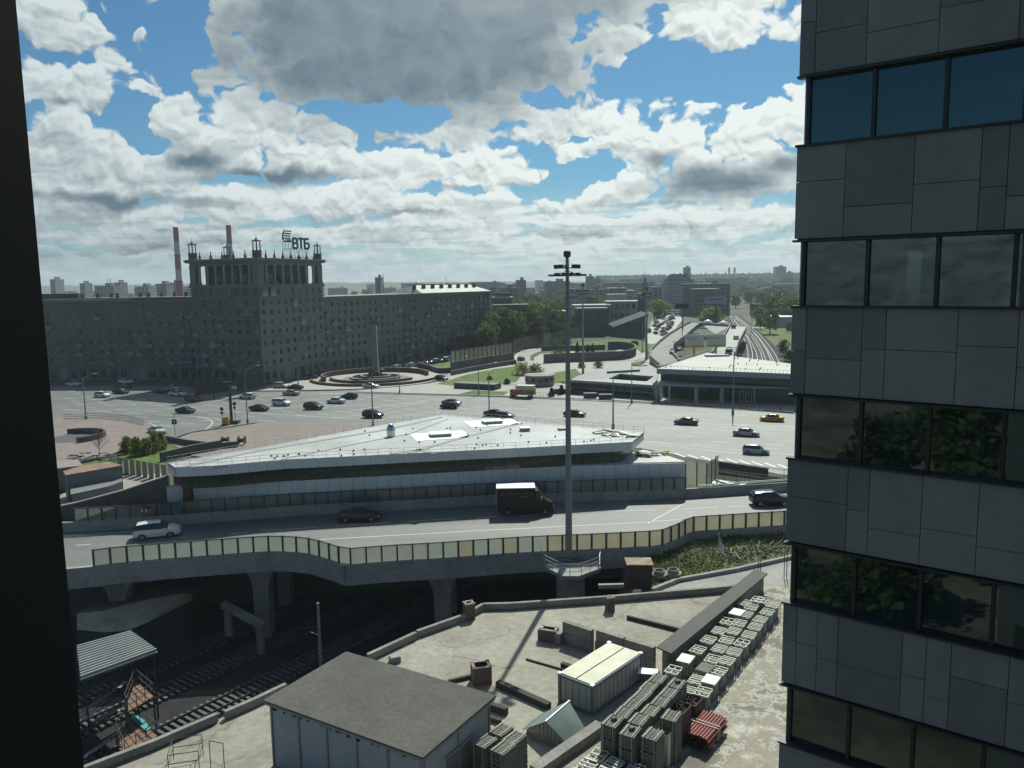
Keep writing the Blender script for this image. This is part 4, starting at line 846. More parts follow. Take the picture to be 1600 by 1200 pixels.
for x in (2.1, -2.0):
    for s in (-1, 1): put('rim', CM['suv']['rm'], put('wheel', CM['suv']['wh'], tk, loc=(x, s*.92, .36), rz=0 if s < 0 else pi))
for s in (-1, 1): b = MB(); b.box((0, 0, 0), (.1, .3, .2), HL); b.obj('headlight', tk, loc=(3.02, s*.75, .95)); b = MB(); b.box((0, 0, 0), (.12, .2, .4), STEEL); b.obj('mirror', tk, loc=(1.75, s*1.12, 1.95))
fc = bpy.data.curves.new('t', 'FONT'); fc.body = 'АЛЬЯНСТУРПРОМ'; fc.size = .36; fc.extrude = .004; to = bpy.data.objects.new('t', fc); dg = bpy.context.evaluated_depsgraph_get(); col.objects.link(to); bpy.context.view_layer.update()
dg = bpy.context.evaluated_depsgraph_get(); me = bpy.data.meshes.new_from_object(to.evaluated_get(dg)); col.objects.unlink(to); me.materials.clear(); me.materials.append(LTR)
o = put('lettering', me, tk, loc=(-2.35, -1.108, 2.35)); o.rotation_euler = (pi/2, 0, 0)
b = MB()
for a in (90, 210, 330): c, s = cos(radians(a))*.14, sin(radians(a))*.14; b.poly([(-2.68, -1.106, 2.45), (-2.68+c-s*.5, -1.106, 2.45+s+c*.5), (-2.68+c*1.9, -1.106, 2.45+s*1.9), (-2.68+c+s*.5, -1.106, 2.45+s-c*.5)], LTR)
b.box((-.2, -1.106, 2.15), (.9, .01, .09), LTR); b.obj('emblem', tk)
# ---- orange delivery truck at the kerb
OR = mat('orange_print', (.40, .12, .04), .5, .5, 1.2, col2=(.5, .33, .12)); CREAM = mat('cream_panel', (.55, .53, .42), .5)
tk = thing('delivery_truck', 'cream and orange box truck parked beside the grey kiosk', 'truck', W(816, 621, 0), hL)
b = MB(); b.box((-.9, 0, 1.9), (4.4, 2.3, 2.3), CREAM); b.box((-.9, 0, 1.45), (4.44, 2.34, 1.2), OR); b.obj('cargo_box', tk)
b = MB(); b.box((2.1, 0, 1.2), (1.5, 2.1, 1.6), paint('orange', (.38, .10, .03)), top=.86); b.obj('cab', tk); b = MB(); b.box((2.35, 0, 1.65), (1.12, 1.92, .5), CARG, top=.9); b.obj('cab_window', tk)
for x in (2.1, -2.0):
    for s in (-1, 1): put('wheel', CM['suv']['wh'], tk, loc=(x, s*.98, .36))
# ---- minibus in the shade
mb = thing('minibus', 'white minibus in the shade before the left apartment block', 'minibus', (W(160, 590, 0).x, W(160, 590, 0).y, 0), .0)
b = MB(); b.box((0, 0, 1.35), (6.4, 2.1, 1.9), PT['white'], top=.96); b.box((3.5, 0, .95), (.9, 2.0, .9), PT['white'], top=.85); b.obj('body', mb); b = MB(); b.box((-.2, 0, 1.75), (5.6, 2.12, .7), CARG); b.obj('window_glass', mb)
for x in (2.4, -2.0):
    for s in (-1, 1): put('wheel', CM['suv']['wh'], mb, loc=(x, s*.95, .36))
# parked rows along the right wing and the ramp
rq = random.Random(4); cols = ['white', 'silver', 'grey', 'black', 'navy', 'bluegrey', 'black', 'silver', 'red']
for i in range(26):
    f = i/25; x = lerp(606, 800, f)+rq.uniform(-1, 1); y = lerp(579, 549.5, f)-rq.uniform(0, 1.5)*(f > .3); c = rq.choice(cols)
    P = W(x, y, .02); car(rq.choice(['sedan', 'hatch', 'suv']), c, P, 1.04+pi*rq.randint(0, 1)+rq.uniform(-.1, .1), '%s car, %s from the monument in the row along the apartment block' % ({'bluegrey': 'blue grey', 'navy': 'dark blue'}.get(c, c), (ORD+['twenty-first', 'twenty-second', 'twenty-third', 'twenty-fourth', 'twenty-fifth', 'twenty-sixth'])[i]), 'parked_car', group='cars parked along the apartment block', detail=False)
# ================================================================== masts and lamps
def flood_mast(P, ztop, r0, label, name='light_mast', s=1.0, ring=1.2):
    t = thing(name, label, 'light mast', P); H = ztop-P.z; b = MB(); n = 12
    b.lathe((0, 0, 0), [(r0*1.5, 0), (r0*1.5, .3), (r0, .32), (lerp(r0, r0*.45, .35), H*.35)], POLE, n); b.lathe((0, 0, 0), [(lerp(r0, r0*.45, .36), H*.35), (lerp(r0, r0*.45, .7), H*.7), (r0*.45, H)], POLE, n); b.obj('pole', t, smooth=True)
    b = MB(); b.lathe((0, 0, 0), [(r0*.4, H), (r0*.4, H+.1), (.28*s, H+.12), (.34*s, H+.3), (.34*s, H+.62*s), (.25*s, H+.7*s)], DSTEEL, 10); b.obj('crown_cap', t)
    zr = H-1.35*s; b = MB()
    for i in range(12):
        a, c = 2*pi*i/12, 2*pi*(i+1)/12
        for R, z in ((.62*ring, 0), (.62*ring, .5)): b.tube((R*s*cos(a), R*s*sin(a), zr+z*s), (R*s*cos(c), R*s*sin(c), zr+z*s), .035*s, DSTEEL, 4)
    for i in range(4): a = pi/4+pi*i/2; b.tube((0, 0, zr+.25*s), (.62*ring*s*cos(a), .62*ring*s*sin(a), zr), .035*s, DSTEEL, 4)
    b.obj('ring', t)
    fm = MB(); fm.box((.35, 0, -.08), (.52, .42, .12), DSTEEL, 0); fm.box((.1, 0, .02), (.2, .12, .12), DSTEEL); fm.box((.36, 0, -.15), (.44, .34, .02), HL); m1 = fm.mesh('floodlight')
    for i in range(10):
        a = 2*pi*i/10; put('floodlight', m1, t, loc=(.66*ring*s*cos(a), .66*ring*s*sin(a), zr-.05), rz=a).scale = (s*1.3, s*1.3, s*1.3)
    f2 = MB(); f2.box((.15, 0, 0), (.3, .34, .3), DSTEEL); m2 = f2.mesh('projector')
    for i in range(5): a = 2*pi*i/5+.3; put('projector', m2, t, loc=(.60*ring*s*cos(a), .60*ring*s*sin(a), zr+.62*s), rz=a).scale = (s*1.2, s*1.2, s*1.2)
    return t
MP = W(889, 873, 1.5); flood_mast(MP, zat(MP, 886, 404), .34, 'tall grey floodlight mast rising from the railed platform before the viaduct', ring=1.45)
P2 = W(911, 584, 0); flood_mast(P2, zat(P2, 909.5, 448), .38, 'second floodlight mast, just right of the nearest one, by the ring ramp', s=1.5)
P3 = W(1010, 562, 0); flood_mast(P3, zat(P3, 1009, 453), .42, 'third floodlight mast, beside the highway ramp', s=1.7)
P4 = W(589, 520, 0)
def lamp(px, pyb, pyt, label, heads=1, z=0, r=.13, side=1, hx=3.0):
    P = W(px, pyb, z); t = thing('street_lamp', label, 'street lamp', P, group='street lamps of the plaza'); H = zat(P, px-(pyb-pyt)*.015, pyt)-z
    b = MB(); b.lathe((0, 0, 0), [(r*1.7, 0), (r*1.7, .9), (r, 1.0), (r*.5, H)], POLE, 8); b.obj('pole', t, smooth=True)
    for k in range(heads):
        s = side if k == 0 else -side; dz = .9
        b = MB(); b.tube((0, 0, H-.3), (s*hx*.45, -.2, H+dz*.6), .05, STEEL, 5); b.tube((s*hx*.45, -.2, H+dz*.6), (s*hx*.8, -.3, H+dz), .045, STEEL, 5); b.obj('arm', t)
        b = MB(); b.box((s*hx*.92, -.35, H+dz+.02), (.75, .3, .13), HL, top=.8); b.obj('lamp_head', t)
    return t
lamp(134.5, 656, 590, 'dark lamp post at the curved pavement on the far left', r=.16); lamp(387, 662, 578, 'thin grey lamp post right of the hanging screens'); lamp(583, 666, 584, 'lamp post with a raised double arm standing left of the pavilion apex', r=.16, hx=2.4)
lamp(624.5, 615.5, 560, 'slim lamp post just right of the monument obelisk', r=.12); lamp(748, 617.5, 552, 'slim lamp post beside the lawn near the centre kerb', r=.12); lamp(764.5, 647, 583, 'lamp post with an angled head just behind the pavilion roof', r=.14, hx=2.2)
lamp(958, 670, 590, 'lamp post between the light mast and grey sedan', r=.17, hx=2.6); lamp(987, 630, 566, 'lamp post on the pavement before the low glass building', r=.14); lamp(1145, 648, 550, 'tall lamp post in front of the columned hall', r=.17, hx=.1); lamp(466, 603, 560, 'small lamp post before the tower forecourt', r=.12)
lamp(1067, 530, 484, 'lamp post rising left of the white billboards', r=.2); lamp(1003.5, 551, 505, 'lamp post on the lawn right of the ring wall', r=.16); lamp(1173, 531, 478, 'lamp post beside the tracks on the right', r=.12)
# mast platform
MS = thing('mast_platform', 'railed concrete platform around the foot of the tall mast', 'platform', (MP.x, MP.y, 1.5)); b = MB()
pp = [W(x, y, 1.5)-MP for x, y in [(842, 872), (852, 886), (880, 900), (905, 900), (938, 888), (940, 874), (915, 866), (870, 866)]]
b.prism([(p.x, p.y) for p in pp], -.35, 0, CONC); b.obj('floor_slab', MS); b = MB(); b.prism([(pp[1].x*.5, pp[1].y*.6), (pp[4].x*.5, pp[4].y*.6), (1.2, 1.4), (-1.2, 1.4)], PIT-1.5, -.35, CONCD); b.obj('support', MS)
b = MB(); rl = [Vector((p.x*.97, p.y*.97, 0)) for p in pp[:6]]
for p, q in zip(rl, rl[1:]):
    for z in (.35, .7, 1.05): b.tube((p.x, p.y, z), (q.x, q.y, z), .032, STEEL, 5)
for p, d in walk(rl, 1.15): b.tube((p.x, p.y, 0), (p.x, p.y, 1.05), .03, STEEL, 5)
b.obj('railing', MS)
b = MB(); rq = random.Random(8)
for i in range(14):
    a = rq.uniform(-2.9, -.3); r = rq.uniform(.8, 2.3); x, y = r*cos(a)*1.0, r*sin(a)*.5; th = rq.uniform(0, 3); b.tube((x, y, .08+rq.random()*.2), (x+.9*cos(th), y+.5*sin(th), .08+rq.random()*.5), .05, (STEEL, DSTEEL, CONC)[i % 3], 5)
tag(b.obj('pipe_scrap', loc=MP), 'loose pipe offcuts scattered round the foot of tall mast', 'scrap', kind='stuff')
# screens hanging on the left pole
SCR = mat('screen_back', (.045, .05, .045), .7, .2, .8)
Pp = W(362, 662, 0); t = thing('gantry_pole', 'thick dark pole carrying two big dark advertising screens seen from behind', 'screen pole', Pp); Hh = zat(Pp, 358, 597); b = MB(); b.lathe((0, 0, 0), [(.32, 0), (.28, Hh)], DSTEEL, 8); b.obj('pole', t)
b = MB(); b.box((0, .2, .35), (3.0, 1.6, .7), GRAN); b.obj('plinth', t); b = MB(); b.box((-.3, 0, Hh), (2.0, .5, .25), DSTEEL); b.box((.9, 0, Hh-1.2), (1.0, .3, .5), STEEL); b.obj('bracket', t)
def scr(pts, D, lb):
    P = [WD(x, y, D+k) for (x, y), k in zip(pts, (0, 5, 5, 0))]; c = P[0]; b = MB(); n = Vector((.3, .95, 0)).normalized()*.25
    b.faces([p-c for p in P]+[p-c+n for p in P], [(0, 1, 2, 3), (7, 6, 5, 4), (0, 4, 5, 1), (1, 5, 6, 2), (2, 6, 7, 3), (3, 7, 4, 0)], SCR)
    g = thing('advertising_screen', lb, 'screen', c); b.obj('panel', g); b = MB()
    for k in range(7):
        u = k/6; a0 = P[3].lerp(P[2], u)-c; a1 = P[0].lerp(P[1], u)-c; b.tube(a0-n*.4, a1-n*.4, .05, DSTEEL, 4)
    gp = (P[0]+P[1])/2-c; b.tube((gp.x, gp.y+.3, gp.z), (gp.x, gp.y+.3, -c.z), .18, DSTEEL, 8)
    b.obj('support_frame', g)
scr([(306, 618), (360, 611), (358, 591), (305, 592)], 196, 'big dark advertising screen back, left of the thick pole'); scr([(367, 610), (411, 603), (412, 581), (368, 583)], 200, 'big dark advertising screen back, right of the thick pole')
for (x, y, hh, lb) in ((348, 664, 3.6, 'short post with round sign next to yellow box'), (368, 660, 4.2, 'thin post with two round signs right of thick pole')):
    P = W(x, y, 0); t = thing('road_sign', lb, 'road sign', P); b = MB(); b.lathe((0, 0, 0), [(.06, 0), (.06, hh)], DSTEEL, 6); b.obj('post', t)
    b = MB(); b.tube((0, -.1, hh-.3), (0, -.04, hh-.3), .38, DSTEEL, 12); b.tube((0, -.1, hh-1.1), (0, -.04, hh-1.1), .3, DSTEEL, 12); b.obj('sign_plate', t)
P = W(353, 664, 0); b = MB(); b.box((0, 0, .8), (1.3, .7, 1.6), PT['yellow'], top=.95); b.box((0, 0, .1), (1.5, .9, .2), GRAN); tag(b.obj('grit_box', loc=P), 'yellow box between the sign post and thick pole', 'box')
P = W(274, 681, .1); t = thing('road_sign', 'square dark sign on a thin post above the bushes', 'road sign', P); b = MB(); b.lathe((0, 0, 0), [(.05, 0), (.05, 4.4)], DSTEEL, 6); b.obj('post', t); b = MB(); b.box((0, -.08, 2.7), (.95, .06, .95), SCR); b.box((0, -.12, 2.7), (.3, .02, .5), STEEL); b.obj('sign_plate', t)
P = W(228.5, 812, 2.9); P.y -= .3; t = thing('road_sign', 'red and white double chevron sign on the left noise barrier', 'road sign', P); b = MB(); b.box((0, 0, 1.1), (1.05, .04, .42), mat('sign_red', (.35, .02, .02), .5)); b.obj('sign_plate', t)
b = MB()
for s in (-1, 1): b.bar((s*.12, -.035, 1.27), (s*.34, -.035, 1.1), .02, .09, WHT); b.bar((s*.34, -.035, 1.1), (s*.12, -.035, .93), .02, .09, WHT)
b.obj('chevron_marking', t)
# ================================================================== neighbouring stone building at the right
STF = mat('facade_stone', (.245, .255, .245), .7, .2, .35, fine=.05, stretch=(1, 1, .35)); STF2 = mat('facade_stone_dark', (.19, .205, .20), .7, .2, .35, fine=.06, stretch=(1, 1, .35)); JOIN = mat('joint_shadow', (.03, .03, .03), .9)
FRM = mat('facade_frame', (.035, .042, .045), .4); NG = glassy('facade_glass', (.018, .040, .042), .42, .015, .85, (.36, .46, .44))
k0 = W(1249, 440, 20); dcor = ray(1249, 440); tt = 19.0; C0 = Vector((dcor.x*tt, dcor.y*tt, 0)); wd = Vector((.788, -.616, 0)); wn_ = Vector((-.616, -.788, 0)); wa = atan2(wd.y, wd.x)
nb = thing('stone_office_tower', 'close grey stone office building with ribbon windows filling the right side', 'building', (C0.x, C0.y, 0))
def zc(y, x): d = ray(x, y); s = C0.y/d.y; return CZ+d.z*s
bands = [(zc(122, 1262), zc(227, 1258)), (zc(377, 1250), zc(477, 1245)), (zc(617, 1242), zc(713, 1238)), (zc(847, 1236), zc(938, 1233)), (zc(1067, 1232), zc(1155, 1228))]
fh = (bands[0][0]-bands[4][0])/4; bands = [(bands[4][0]-fh*(i), bands[4][1]-fh*(i)) for i in range(1, 6)][::-1]+bands[::-1]+[(bands[0][0]+fh*i, bands[0][1]+fh*i) for i in range(1, 4)]
bands.sort(); LW = 22.0
_t = NG.node_tree; _g = _t.nodes.new('ShaderNodeBsdfGlossy'); _g.inputs['Roughness'].default_value = .02; _g.inputs[0].default_value = (.8, .95, .92, 1); _x = _t.nodes.new('ShaderNodeMixShader'); _x.inputs[0].default_value = .07
_o = _t.nodes['Material Output']; _l = _o.inputs[0].links[0].from_socket; _t.links.new(_l, _x.inputs[1]); _t.links.new(_g.outputs[0], _x.inputs[2]); _t.links.new(_x.outputs[0], _o.inputs[0])
def nloc(s, o, z): v = wd*s+wn_*o; return (v.x, v.y, z)
rq = random.Random(12); pc = {}
def npanel(s0, s1, z0, z1):
    g = .007; key = (round(s1-s0, 2), round(z1-z0, 2), rq.random() < .35)
    if key not in pc:
        b = MB(); b.box((0, .03, 0), (s1-s0-2*g, .06, z1-z0-2*g), STF2 if key[2] else STF); pc[key] = b.mesh('stone_panel')
    put('stone_panel', pc[key], nb, loc=nloc((s0+s1)/2, rq.choice((.10, .104, .097)), (z0+z1)/2), rz=wa)
mods = [-.02+1.42*i for i in range(16)]
for i in range(len(bands)-1):
    z0, z1 = bands[i][0]+.05, bands[i+1][1]-.05; h = z1-z0; vis = 17 < z0 < 42
    if not vis:
        b = MB(); b.box((0, .03, 0), (LW, .06, h), STF); put('stone_band', b.mesh('stone_band'), nb, loc=nloc(LW/2-.12, .1, (z0+z1)/2), rz=wa); continue
    s = -.12; pat = rq.randrange(4); first = True
    while s < 9:
        w = (.35 if (first and i % 2) else rq.choice((.5, 1.25, 1.42, 1.1, .48, 1.42))); first = False
        f = rq.choice((.32, .42, .55, .62, .5, .72)); npanel(s, s+w, z0, z0+h*f); npanel(s, s+w, z0+h*f, z1); s += w
    b = MB(); b.box((0, .03, 0), (LW-s, .06, h), STF); put('stone_band', b.mesh('stone_band'), nb, loc=nloc((s+LW)/2, .1, (z0+z1)/2), rz=wa)
b = MB()                                               # body: slabs behind the stone bands, room boxes open behind glass
D_ = 14.0; back = -wn_
for i in range(len(bands)-1):
    z0, z1 = bands[i][0], bands[i+1][1]; c = wd*(LW/2-.02)+back*(D_/2-.03); b.box((c.x, c.y, (z0+z1)/2), (LW+.1, D_, z1-z0-.06), FRM, wa)
    for z in (z0+.0, z1-.03): c = wd*(LW/2-.1)+wn_*.07; b.box((c.x, c.y, z), (LW+.08, .22, .05), FRM, wa)
for z0, z1 in bands: c = wd*(LW/2)+back*(D_-2); b.box((c.x, c.y, (z0+z1)/2), (LW-.6, .3, z1-z0), DSTEEL, wa); c = wd*LW+back*(D_/2); b.box((c.x, c.y, (z0+z1)/2), (.3, D_, z1-z0), DSTEEL, wa)
b.box((wd*(LW/2)+back*(D_/2)).to_tuple()[:2]+((bands[0][0]-1)/2,), (LW, D_, bands[0][0]-1), STF, wa); c = wd*(LW/2)+back*(D_/2); b.box((c.x, c.y, bands[-1][1]+.5), (LW, D_, 1.0), FRM, wa)
b.obj('body', nb)
PSTR = mat('pale_strip', (.62, .68, .66), .7)  # narrow pale upright strips set behind the panes
for (z0, z1) in bands:
    if not 17 < z0 < 45: 
        b = MB(); b.box((0, 0, 0), (LW, .03, z1-z0), NG); put('window_pane', b.mesh('window_pane'), nb, loc=nloc(LW/2, -.08, (z0+z1)/2), rz=wa); continue
    h = z1-z0; gm = MB(); gm.box((0, 0, 0), (1.33, .03, h-.10), NG); gme = gm.mesh('window_pane'); mm = MB(); mm.box((0, 0, 0), (.085, .14, h), FRM); mme = mm.mesh('mullion')
    for j in range(15):
        put('window_pane', gme, nb, loc=nloc(.09+1.42*j+.71, -.06, (z0+z1)/2), rz=wa); put('mullion', mme, nb, loc=nloc(.09+1.42*j, -.04, (z0+z1)/2), rz=wa)
    b = MB(); b.box((0, 0, 0), (.03, D_-3, h-.1), NG); c = wd*.02+back*(D_/2-1.5); put('window_pane', b.mesh('window_pane'), nb, loc=(c.x, c.y, (z0+z1)/2), rz=wa)
    for s, f in ((.27, .9), (1.28, .4), (1.72, .75)):
        if rq.random() < .8: b = MB(); b.box((0, 0, 0), (.09, .03, h*.82*f), PSTR); b.obj('pale_strip', nb, loc=nloc(s, -.35, z0+h*.06+h*.41*f), rz=wa)
# the photographer's own building: its wall behind the view and the dark window upright at the left
hb = thing('host_building', 'dark wall of the building the view is taken from, beside its window upright', 'building', (0, 0, 0)); b = MB()
b.box((14, -2.2, 24), (40, 3, 52), mat('host_stone', (.06, .08, .085), .8, .2, .4)); b.obj('wall', hb)
HG = mat('host_glass', (.03, .04, .04), .1, spec=.5); 
for z in range(3, 48, 4): b = MB(); b.box((14, -.66, z), (38, .05, 1.7), HG); b.obj('window_band', hb)
b = MB(); b.poly([(-300, -400, SZ-.7), (300, -400, SZ-.7), (300, 14, SZ-.7), (-300, 14, SZ-.7)], mat('rear_ground', (.04, .05, .03), .95, .45, .09, col2=(.20, .19, .15), fine=.2)); b.obj('rear_yard', kind='structure')
hs_ = thing('rear_hut', 'small pale hut standing in the yard behind the viewpoint', 'hut', (-17, -16, SZ-.7), .5); b = MB(); b.box((0, 0, 1.6), (5, 4, 3.2), mat('rear_hut_wall', (.45, .44, .36), .8)); b.box((0, 0, 3.3), (5.4, 4.4, .2), CONCD); b.obj('wall', hs_); b = MB(); b.box((0, 2.02, 1.8), (1.2, .06, 1.2), BLK); b.obj('window', hs_)
wj = thing('window_frame', 'dark upright of the window frame cutting off the left edge', 'window frame', (-.349, .6, CZ)); b = MB(); b.box((-.25, -.075, 0), (.5, .15, 4.0), mat('frame_dark', (.006, .009, .010), .8, spec=.05)); b.box((-.20, -.17, 0), (.30, .04, 4.0), mat('frame_gasket', (.004, .006, .006), .8, spec=.05)); b.obj('upright', wj)
# ================================================================== foreground
# railway tracks
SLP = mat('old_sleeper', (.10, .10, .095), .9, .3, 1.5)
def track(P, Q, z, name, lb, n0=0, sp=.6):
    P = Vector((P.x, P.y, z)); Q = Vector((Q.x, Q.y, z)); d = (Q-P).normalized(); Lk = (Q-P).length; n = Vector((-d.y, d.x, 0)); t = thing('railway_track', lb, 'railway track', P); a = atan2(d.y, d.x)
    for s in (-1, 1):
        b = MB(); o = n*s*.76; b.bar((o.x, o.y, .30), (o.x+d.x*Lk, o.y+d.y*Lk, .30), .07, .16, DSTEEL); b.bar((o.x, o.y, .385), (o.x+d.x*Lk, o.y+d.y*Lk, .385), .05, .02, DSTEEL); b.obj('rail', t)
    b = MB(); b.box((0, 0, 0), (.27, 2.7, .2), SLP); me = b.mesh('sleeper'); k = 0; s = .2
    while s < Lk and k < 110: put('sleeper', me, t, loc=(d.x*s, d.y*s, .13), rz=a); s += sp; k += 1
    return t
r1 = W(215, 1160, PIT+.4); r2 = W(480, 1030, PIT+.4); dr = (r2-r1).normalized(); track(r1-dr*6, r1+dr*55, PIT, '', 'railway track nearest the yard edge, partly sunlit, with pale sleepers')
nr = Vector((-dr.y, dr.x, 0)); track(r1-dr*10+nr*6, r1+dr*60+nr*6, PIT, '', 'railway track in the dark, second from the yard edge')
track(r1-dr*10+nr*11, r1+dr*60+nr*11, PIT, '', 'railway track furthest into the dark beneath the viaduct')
# fence beams below the viaduct
a0, a1 = W(348, 944, -2.5), W(412, 978, -4.0); t = thing('concrete_beam', 'long concrete beam resting on stubs in the dark by the pier', 'beam', a0); b = MB(); b.bar((0, 0, 0), a1-a0, .6, .6, CONCD); b.obj('beam', t); b = MB()
for f in (.12, .9): p = (a1-a0)*f; b.box((p.x, p.y, p.z-1.6), (.6, .6, 2.6), CONCD)
b.obj('stub', t)
# pole in the cutting
P = W(503, 1075, PIT); t = thing('utility_pole', 'thin pale pole standing in the dark cutting behind the grey hut', 'pole', P); H = zat(P, 494, 942)-PIT; b = MB(); b.lathe((0, 0, 0), [(.17, 0), (.12, H)], mat('pale_pole', (.25, .26, .25), .6), 8); b.tube((0, 0, H*.62), (-.7, 0, H*.66), .05, STEEL, 5); b.obj('pole', t)
# parapet along the yard edge
b = MB()
for pl in ([(110, 1215), (243, 1164), (340, 1122)], [(352, 1119), (400, 1098), (447, 1075)], [(575, 1029), (650, 994)], [(652, 992), (725, 966), (755, 949), (800, 948), (955, 937), (1141, 921), (1185, 914)]):
    pt = [W(x, y, SZ+.2) for x, y in pl]
    for p, q in zip(pt, pt[1:]): b.bar(p+Vector((0, -.05, .12)), q+Vector((0, -.05, .12)), .32, .5, CONCD)
t = thing('parapet', 'low dark parapet along the far edge of the flat roof yard', 'parapet', (0, 0, 0)); b.obj('kerb_block', t, kind='stuff')
BRK = mat('red_brick', (.15, .085, .07), .9, .25, 2.5, fine=.2, bump=.3)
def shaft(px, py, w, d, h, rz, lb, capm=CONC):
    P = W(px, py, SZ); t = thing('brick_shaft', lb, 'vent shaft', P, rz); th = .14; b = MB(); n = int(h/.17)
    for k in range(n):                                  # courses with recessed joints
        z = .085+k*.17; o = .0
        for s in (-1, 1): b.box((0, s*(d/2-th/2), z), (w, th, .145), BRK); b.box((s*(w/2-th/2), 0, z), (th, d-2*th, .145), BRK)
    b.obj('brick_course', t, kind='stuff'); b = MB()
    for s in (-1, 1): b.box((0, s*(d/2-.08), h/2), (w-.03, .12, h), CONCD); b.box((s*(w/2-.08), 0, h/2), (.12, d-.28, h), CONCD)
    b.box((0, 0, .05), (w-.3, d-.3, .1), BLK); b.obj('mortar_core', t); b = MB()
    for s in (-1, 1): b.box((0, s*(d/2-.1), h+.03), (w+.08, .2, .06), capm); b.box((s*(w/2-.1), 0, h+.03), (.2, d-.16, .06), capm)
    b.obj('coping', t)
shaft(733, 966, .8, .8, 1.3, .4, 'small brick vent shaft at the parapet, left of the others', mat('brick_pale', (.27, .22, .20), .8)); shaft(752, 1065, 1.25, 1.1, 1.2, .25, 'larger square brick shaft with an open top by the low beams', mat('brick_pale', (.27, .22, .20), .8)); shaft(953, 954, .62, .62, 1.15, .3, 'narrow brick shaft standing close behind the long parapet')
shaft(858, 1000, 1.3, .9, .9, -.35, 'low red brick shaft at the end of the concrete blocks')
P = W(617, 1034, SZ); b = MB(); b.box((0, 0, .2), (.75, .6, .4), CONCD, .4); b.box((0, 0, .42), (.66, .5, .05), CONC, .4); tag(b.obj('concrete_block', loc=P), 'small dark concrete block lying alone near the hut roof', 'block')
for (a, c, w, h, lb) in [((980, 967), (1080, 992), .22, .3, 'thin dark beam lying across the roof toward the black wall'), ((822, 1031), (888, 1050), .1, .12, 'thin rod lying on the roof left of the container'), ((778, 1072), (858, 1108), .42, .4, 'dark beam running from the brick shaft to the gable shed'), ((700, 1068), (738, 1059), .2, .25, 'short dark beam left of the larger brick shaft'), ((752, 1104), (792, 1117), .35, .45, 'short thick beam stub at the grey hut corner'), ((878, 1042), (893, 1047), .35, .35, 'stub of beam at the far side of the container'), ((767, 1126), (782, 1131), .3, .3, 'small dark block lying above the left paver stacks')]:
    p, q = W(*a, SZ), W(*c, SZ); b = MB(); b.bar((0, 0, h/2), (q-p)+Vector((0, 0, h/2)), w, h, mat('tarred_timber', (.05, .045, .04), .85, .2, 2)); tag(b.obj('beam', loc=p), lb, 'beam')
# concrete barrier blocks, two courses
i = 0
for (a, c, h) in [((842, 998), (878, 1006), .0), ((880, 1002), (926, 1018), .9), ((932, 1016), (976, 1031), .75), ((976, 1031), (1023, 1046), .65), ((1000, 1062), (1031, 1068), .3)]:
    p, q = W(*a, SZ), W(*c, SZ); dd = (q-p); u = dd.normalized(); t = thing('concrete_barrier', ['left end concrete block, beside the low brick shaft', 'second pair of concrete blocks, tallest piece of the block wall', 'third pair of concrete blocks behind the container roof', 'fourth pair of concrete blocks ending at the container corner', 'low concrete block beneath the white sheet near the black wall'][i], 'concrete block', p)
    for k, z in enumerate((.42, 1.26) if h > .3 else (.42,)):
        b = MB(); b.bar((0+u.x*.1*k, u.y*.1*k, z), (dd.x-u.x*.03, dd.y-u.y*.03, z), .42, .8, CONCD); b.obj('block', t)
    i += 1
P = W(1012, 1049, SZ+1.0); b = MB(); b.box((0, 0, 0), (1.3, .8, .05), WM, -.2); tag(b.obj('sheet_panel', loc=P), 'white sheet lying on blocks at the near end of black wall', 'sheet')
# long black wall across the yard
BW = mat('bitumen_black', (.045, .043, .04), .7, .15, 1.0); p, q = W(1038, 1051, SZ), W(1190, 921, SZ); dd = q-p; u = dd.normalized(); n = Vector((-u.y, u.x, 0))
t = thing('boundary_wall', 'long dark sheet-topped wall running diagonally between the roof and crates', 'wall', p); b = MB(); b.bar((0, 0, .75), dd+Vector((0, 0, .75)), .35, 1.5, CONCD); b.obj('wall', t)
b = MB(); o = n*.62
b.faces([(-o.x*.8, -o.y*.8, 1.55), (dd.x-o.x*.8, dd.y-o.y*.8, 1.55), (dd.x+o.x, dd.y+o.y, 1.72), (o.x, o.y, 1.72), (-o.x*.8, -o.y*.8, 1.45), (dd.x-o.x*.8, dd.y-o.y*.8, 1.45), (dd.x+o.x, dd.y+o.y, 1.62), (o.x, o.y, 1.62)], [(0, 1, 2, 3), (7, 6, 5, 4), (0, 4, 5, 1), (1, 5, 6, 2), (2, 6, 7, 3), (3, 7, 4, 0)], BW); b.obj('capping', t)
p, q = W(835, 1215, SZ), W(938, 1143, SZ); dd = q-p; b = MB(); b.bar((0, 0, .3), dd+Vector((0, 0, .3)), .7, .6, CONCD); tag(b.obj('low_wall', loc=p), 'low broad concrete kerb wall between the gable shed and crates', 'wall')
# container
CREAMW = mat('container_wall', (.30, .31, .29), .6, .12, .8); CROOF = mat('container_roof', (.52, .50, .39), .6, .14, .7, col2=(.62, .60, .47)); CFR = mat('container_frame', (.10, .13, .15), .5)
c0 = W(926, 1119, SZ); c1 = W(873, 1097, SZ); c2 = W(998, 1062, SZ); ul = (c1-c0); ur = (c2-c0); wC = ul.length; ur = Vector((-ul.y, ul.x, 0)).normalized(); ur = ur if ur.dot(c2-c0) > 0 else -ur; LC = (c2-c0).dot(ur); hC = zat(c0, 923, 1073)-SZ; ctr = c0+ul/2+ur*LC/2; ca = atan2(ur.y, ur.x)
t = thing('cabin_container', 'white roofed site container with grey panel walls and dark frame edges', 'container', (ctr.x, ctr.y, SZ), ca); b = MB(); b.box((0, 0, hC/2), (LC-.1, wC-.1, hC-.1), CREAMW); b.obj('wall', t)
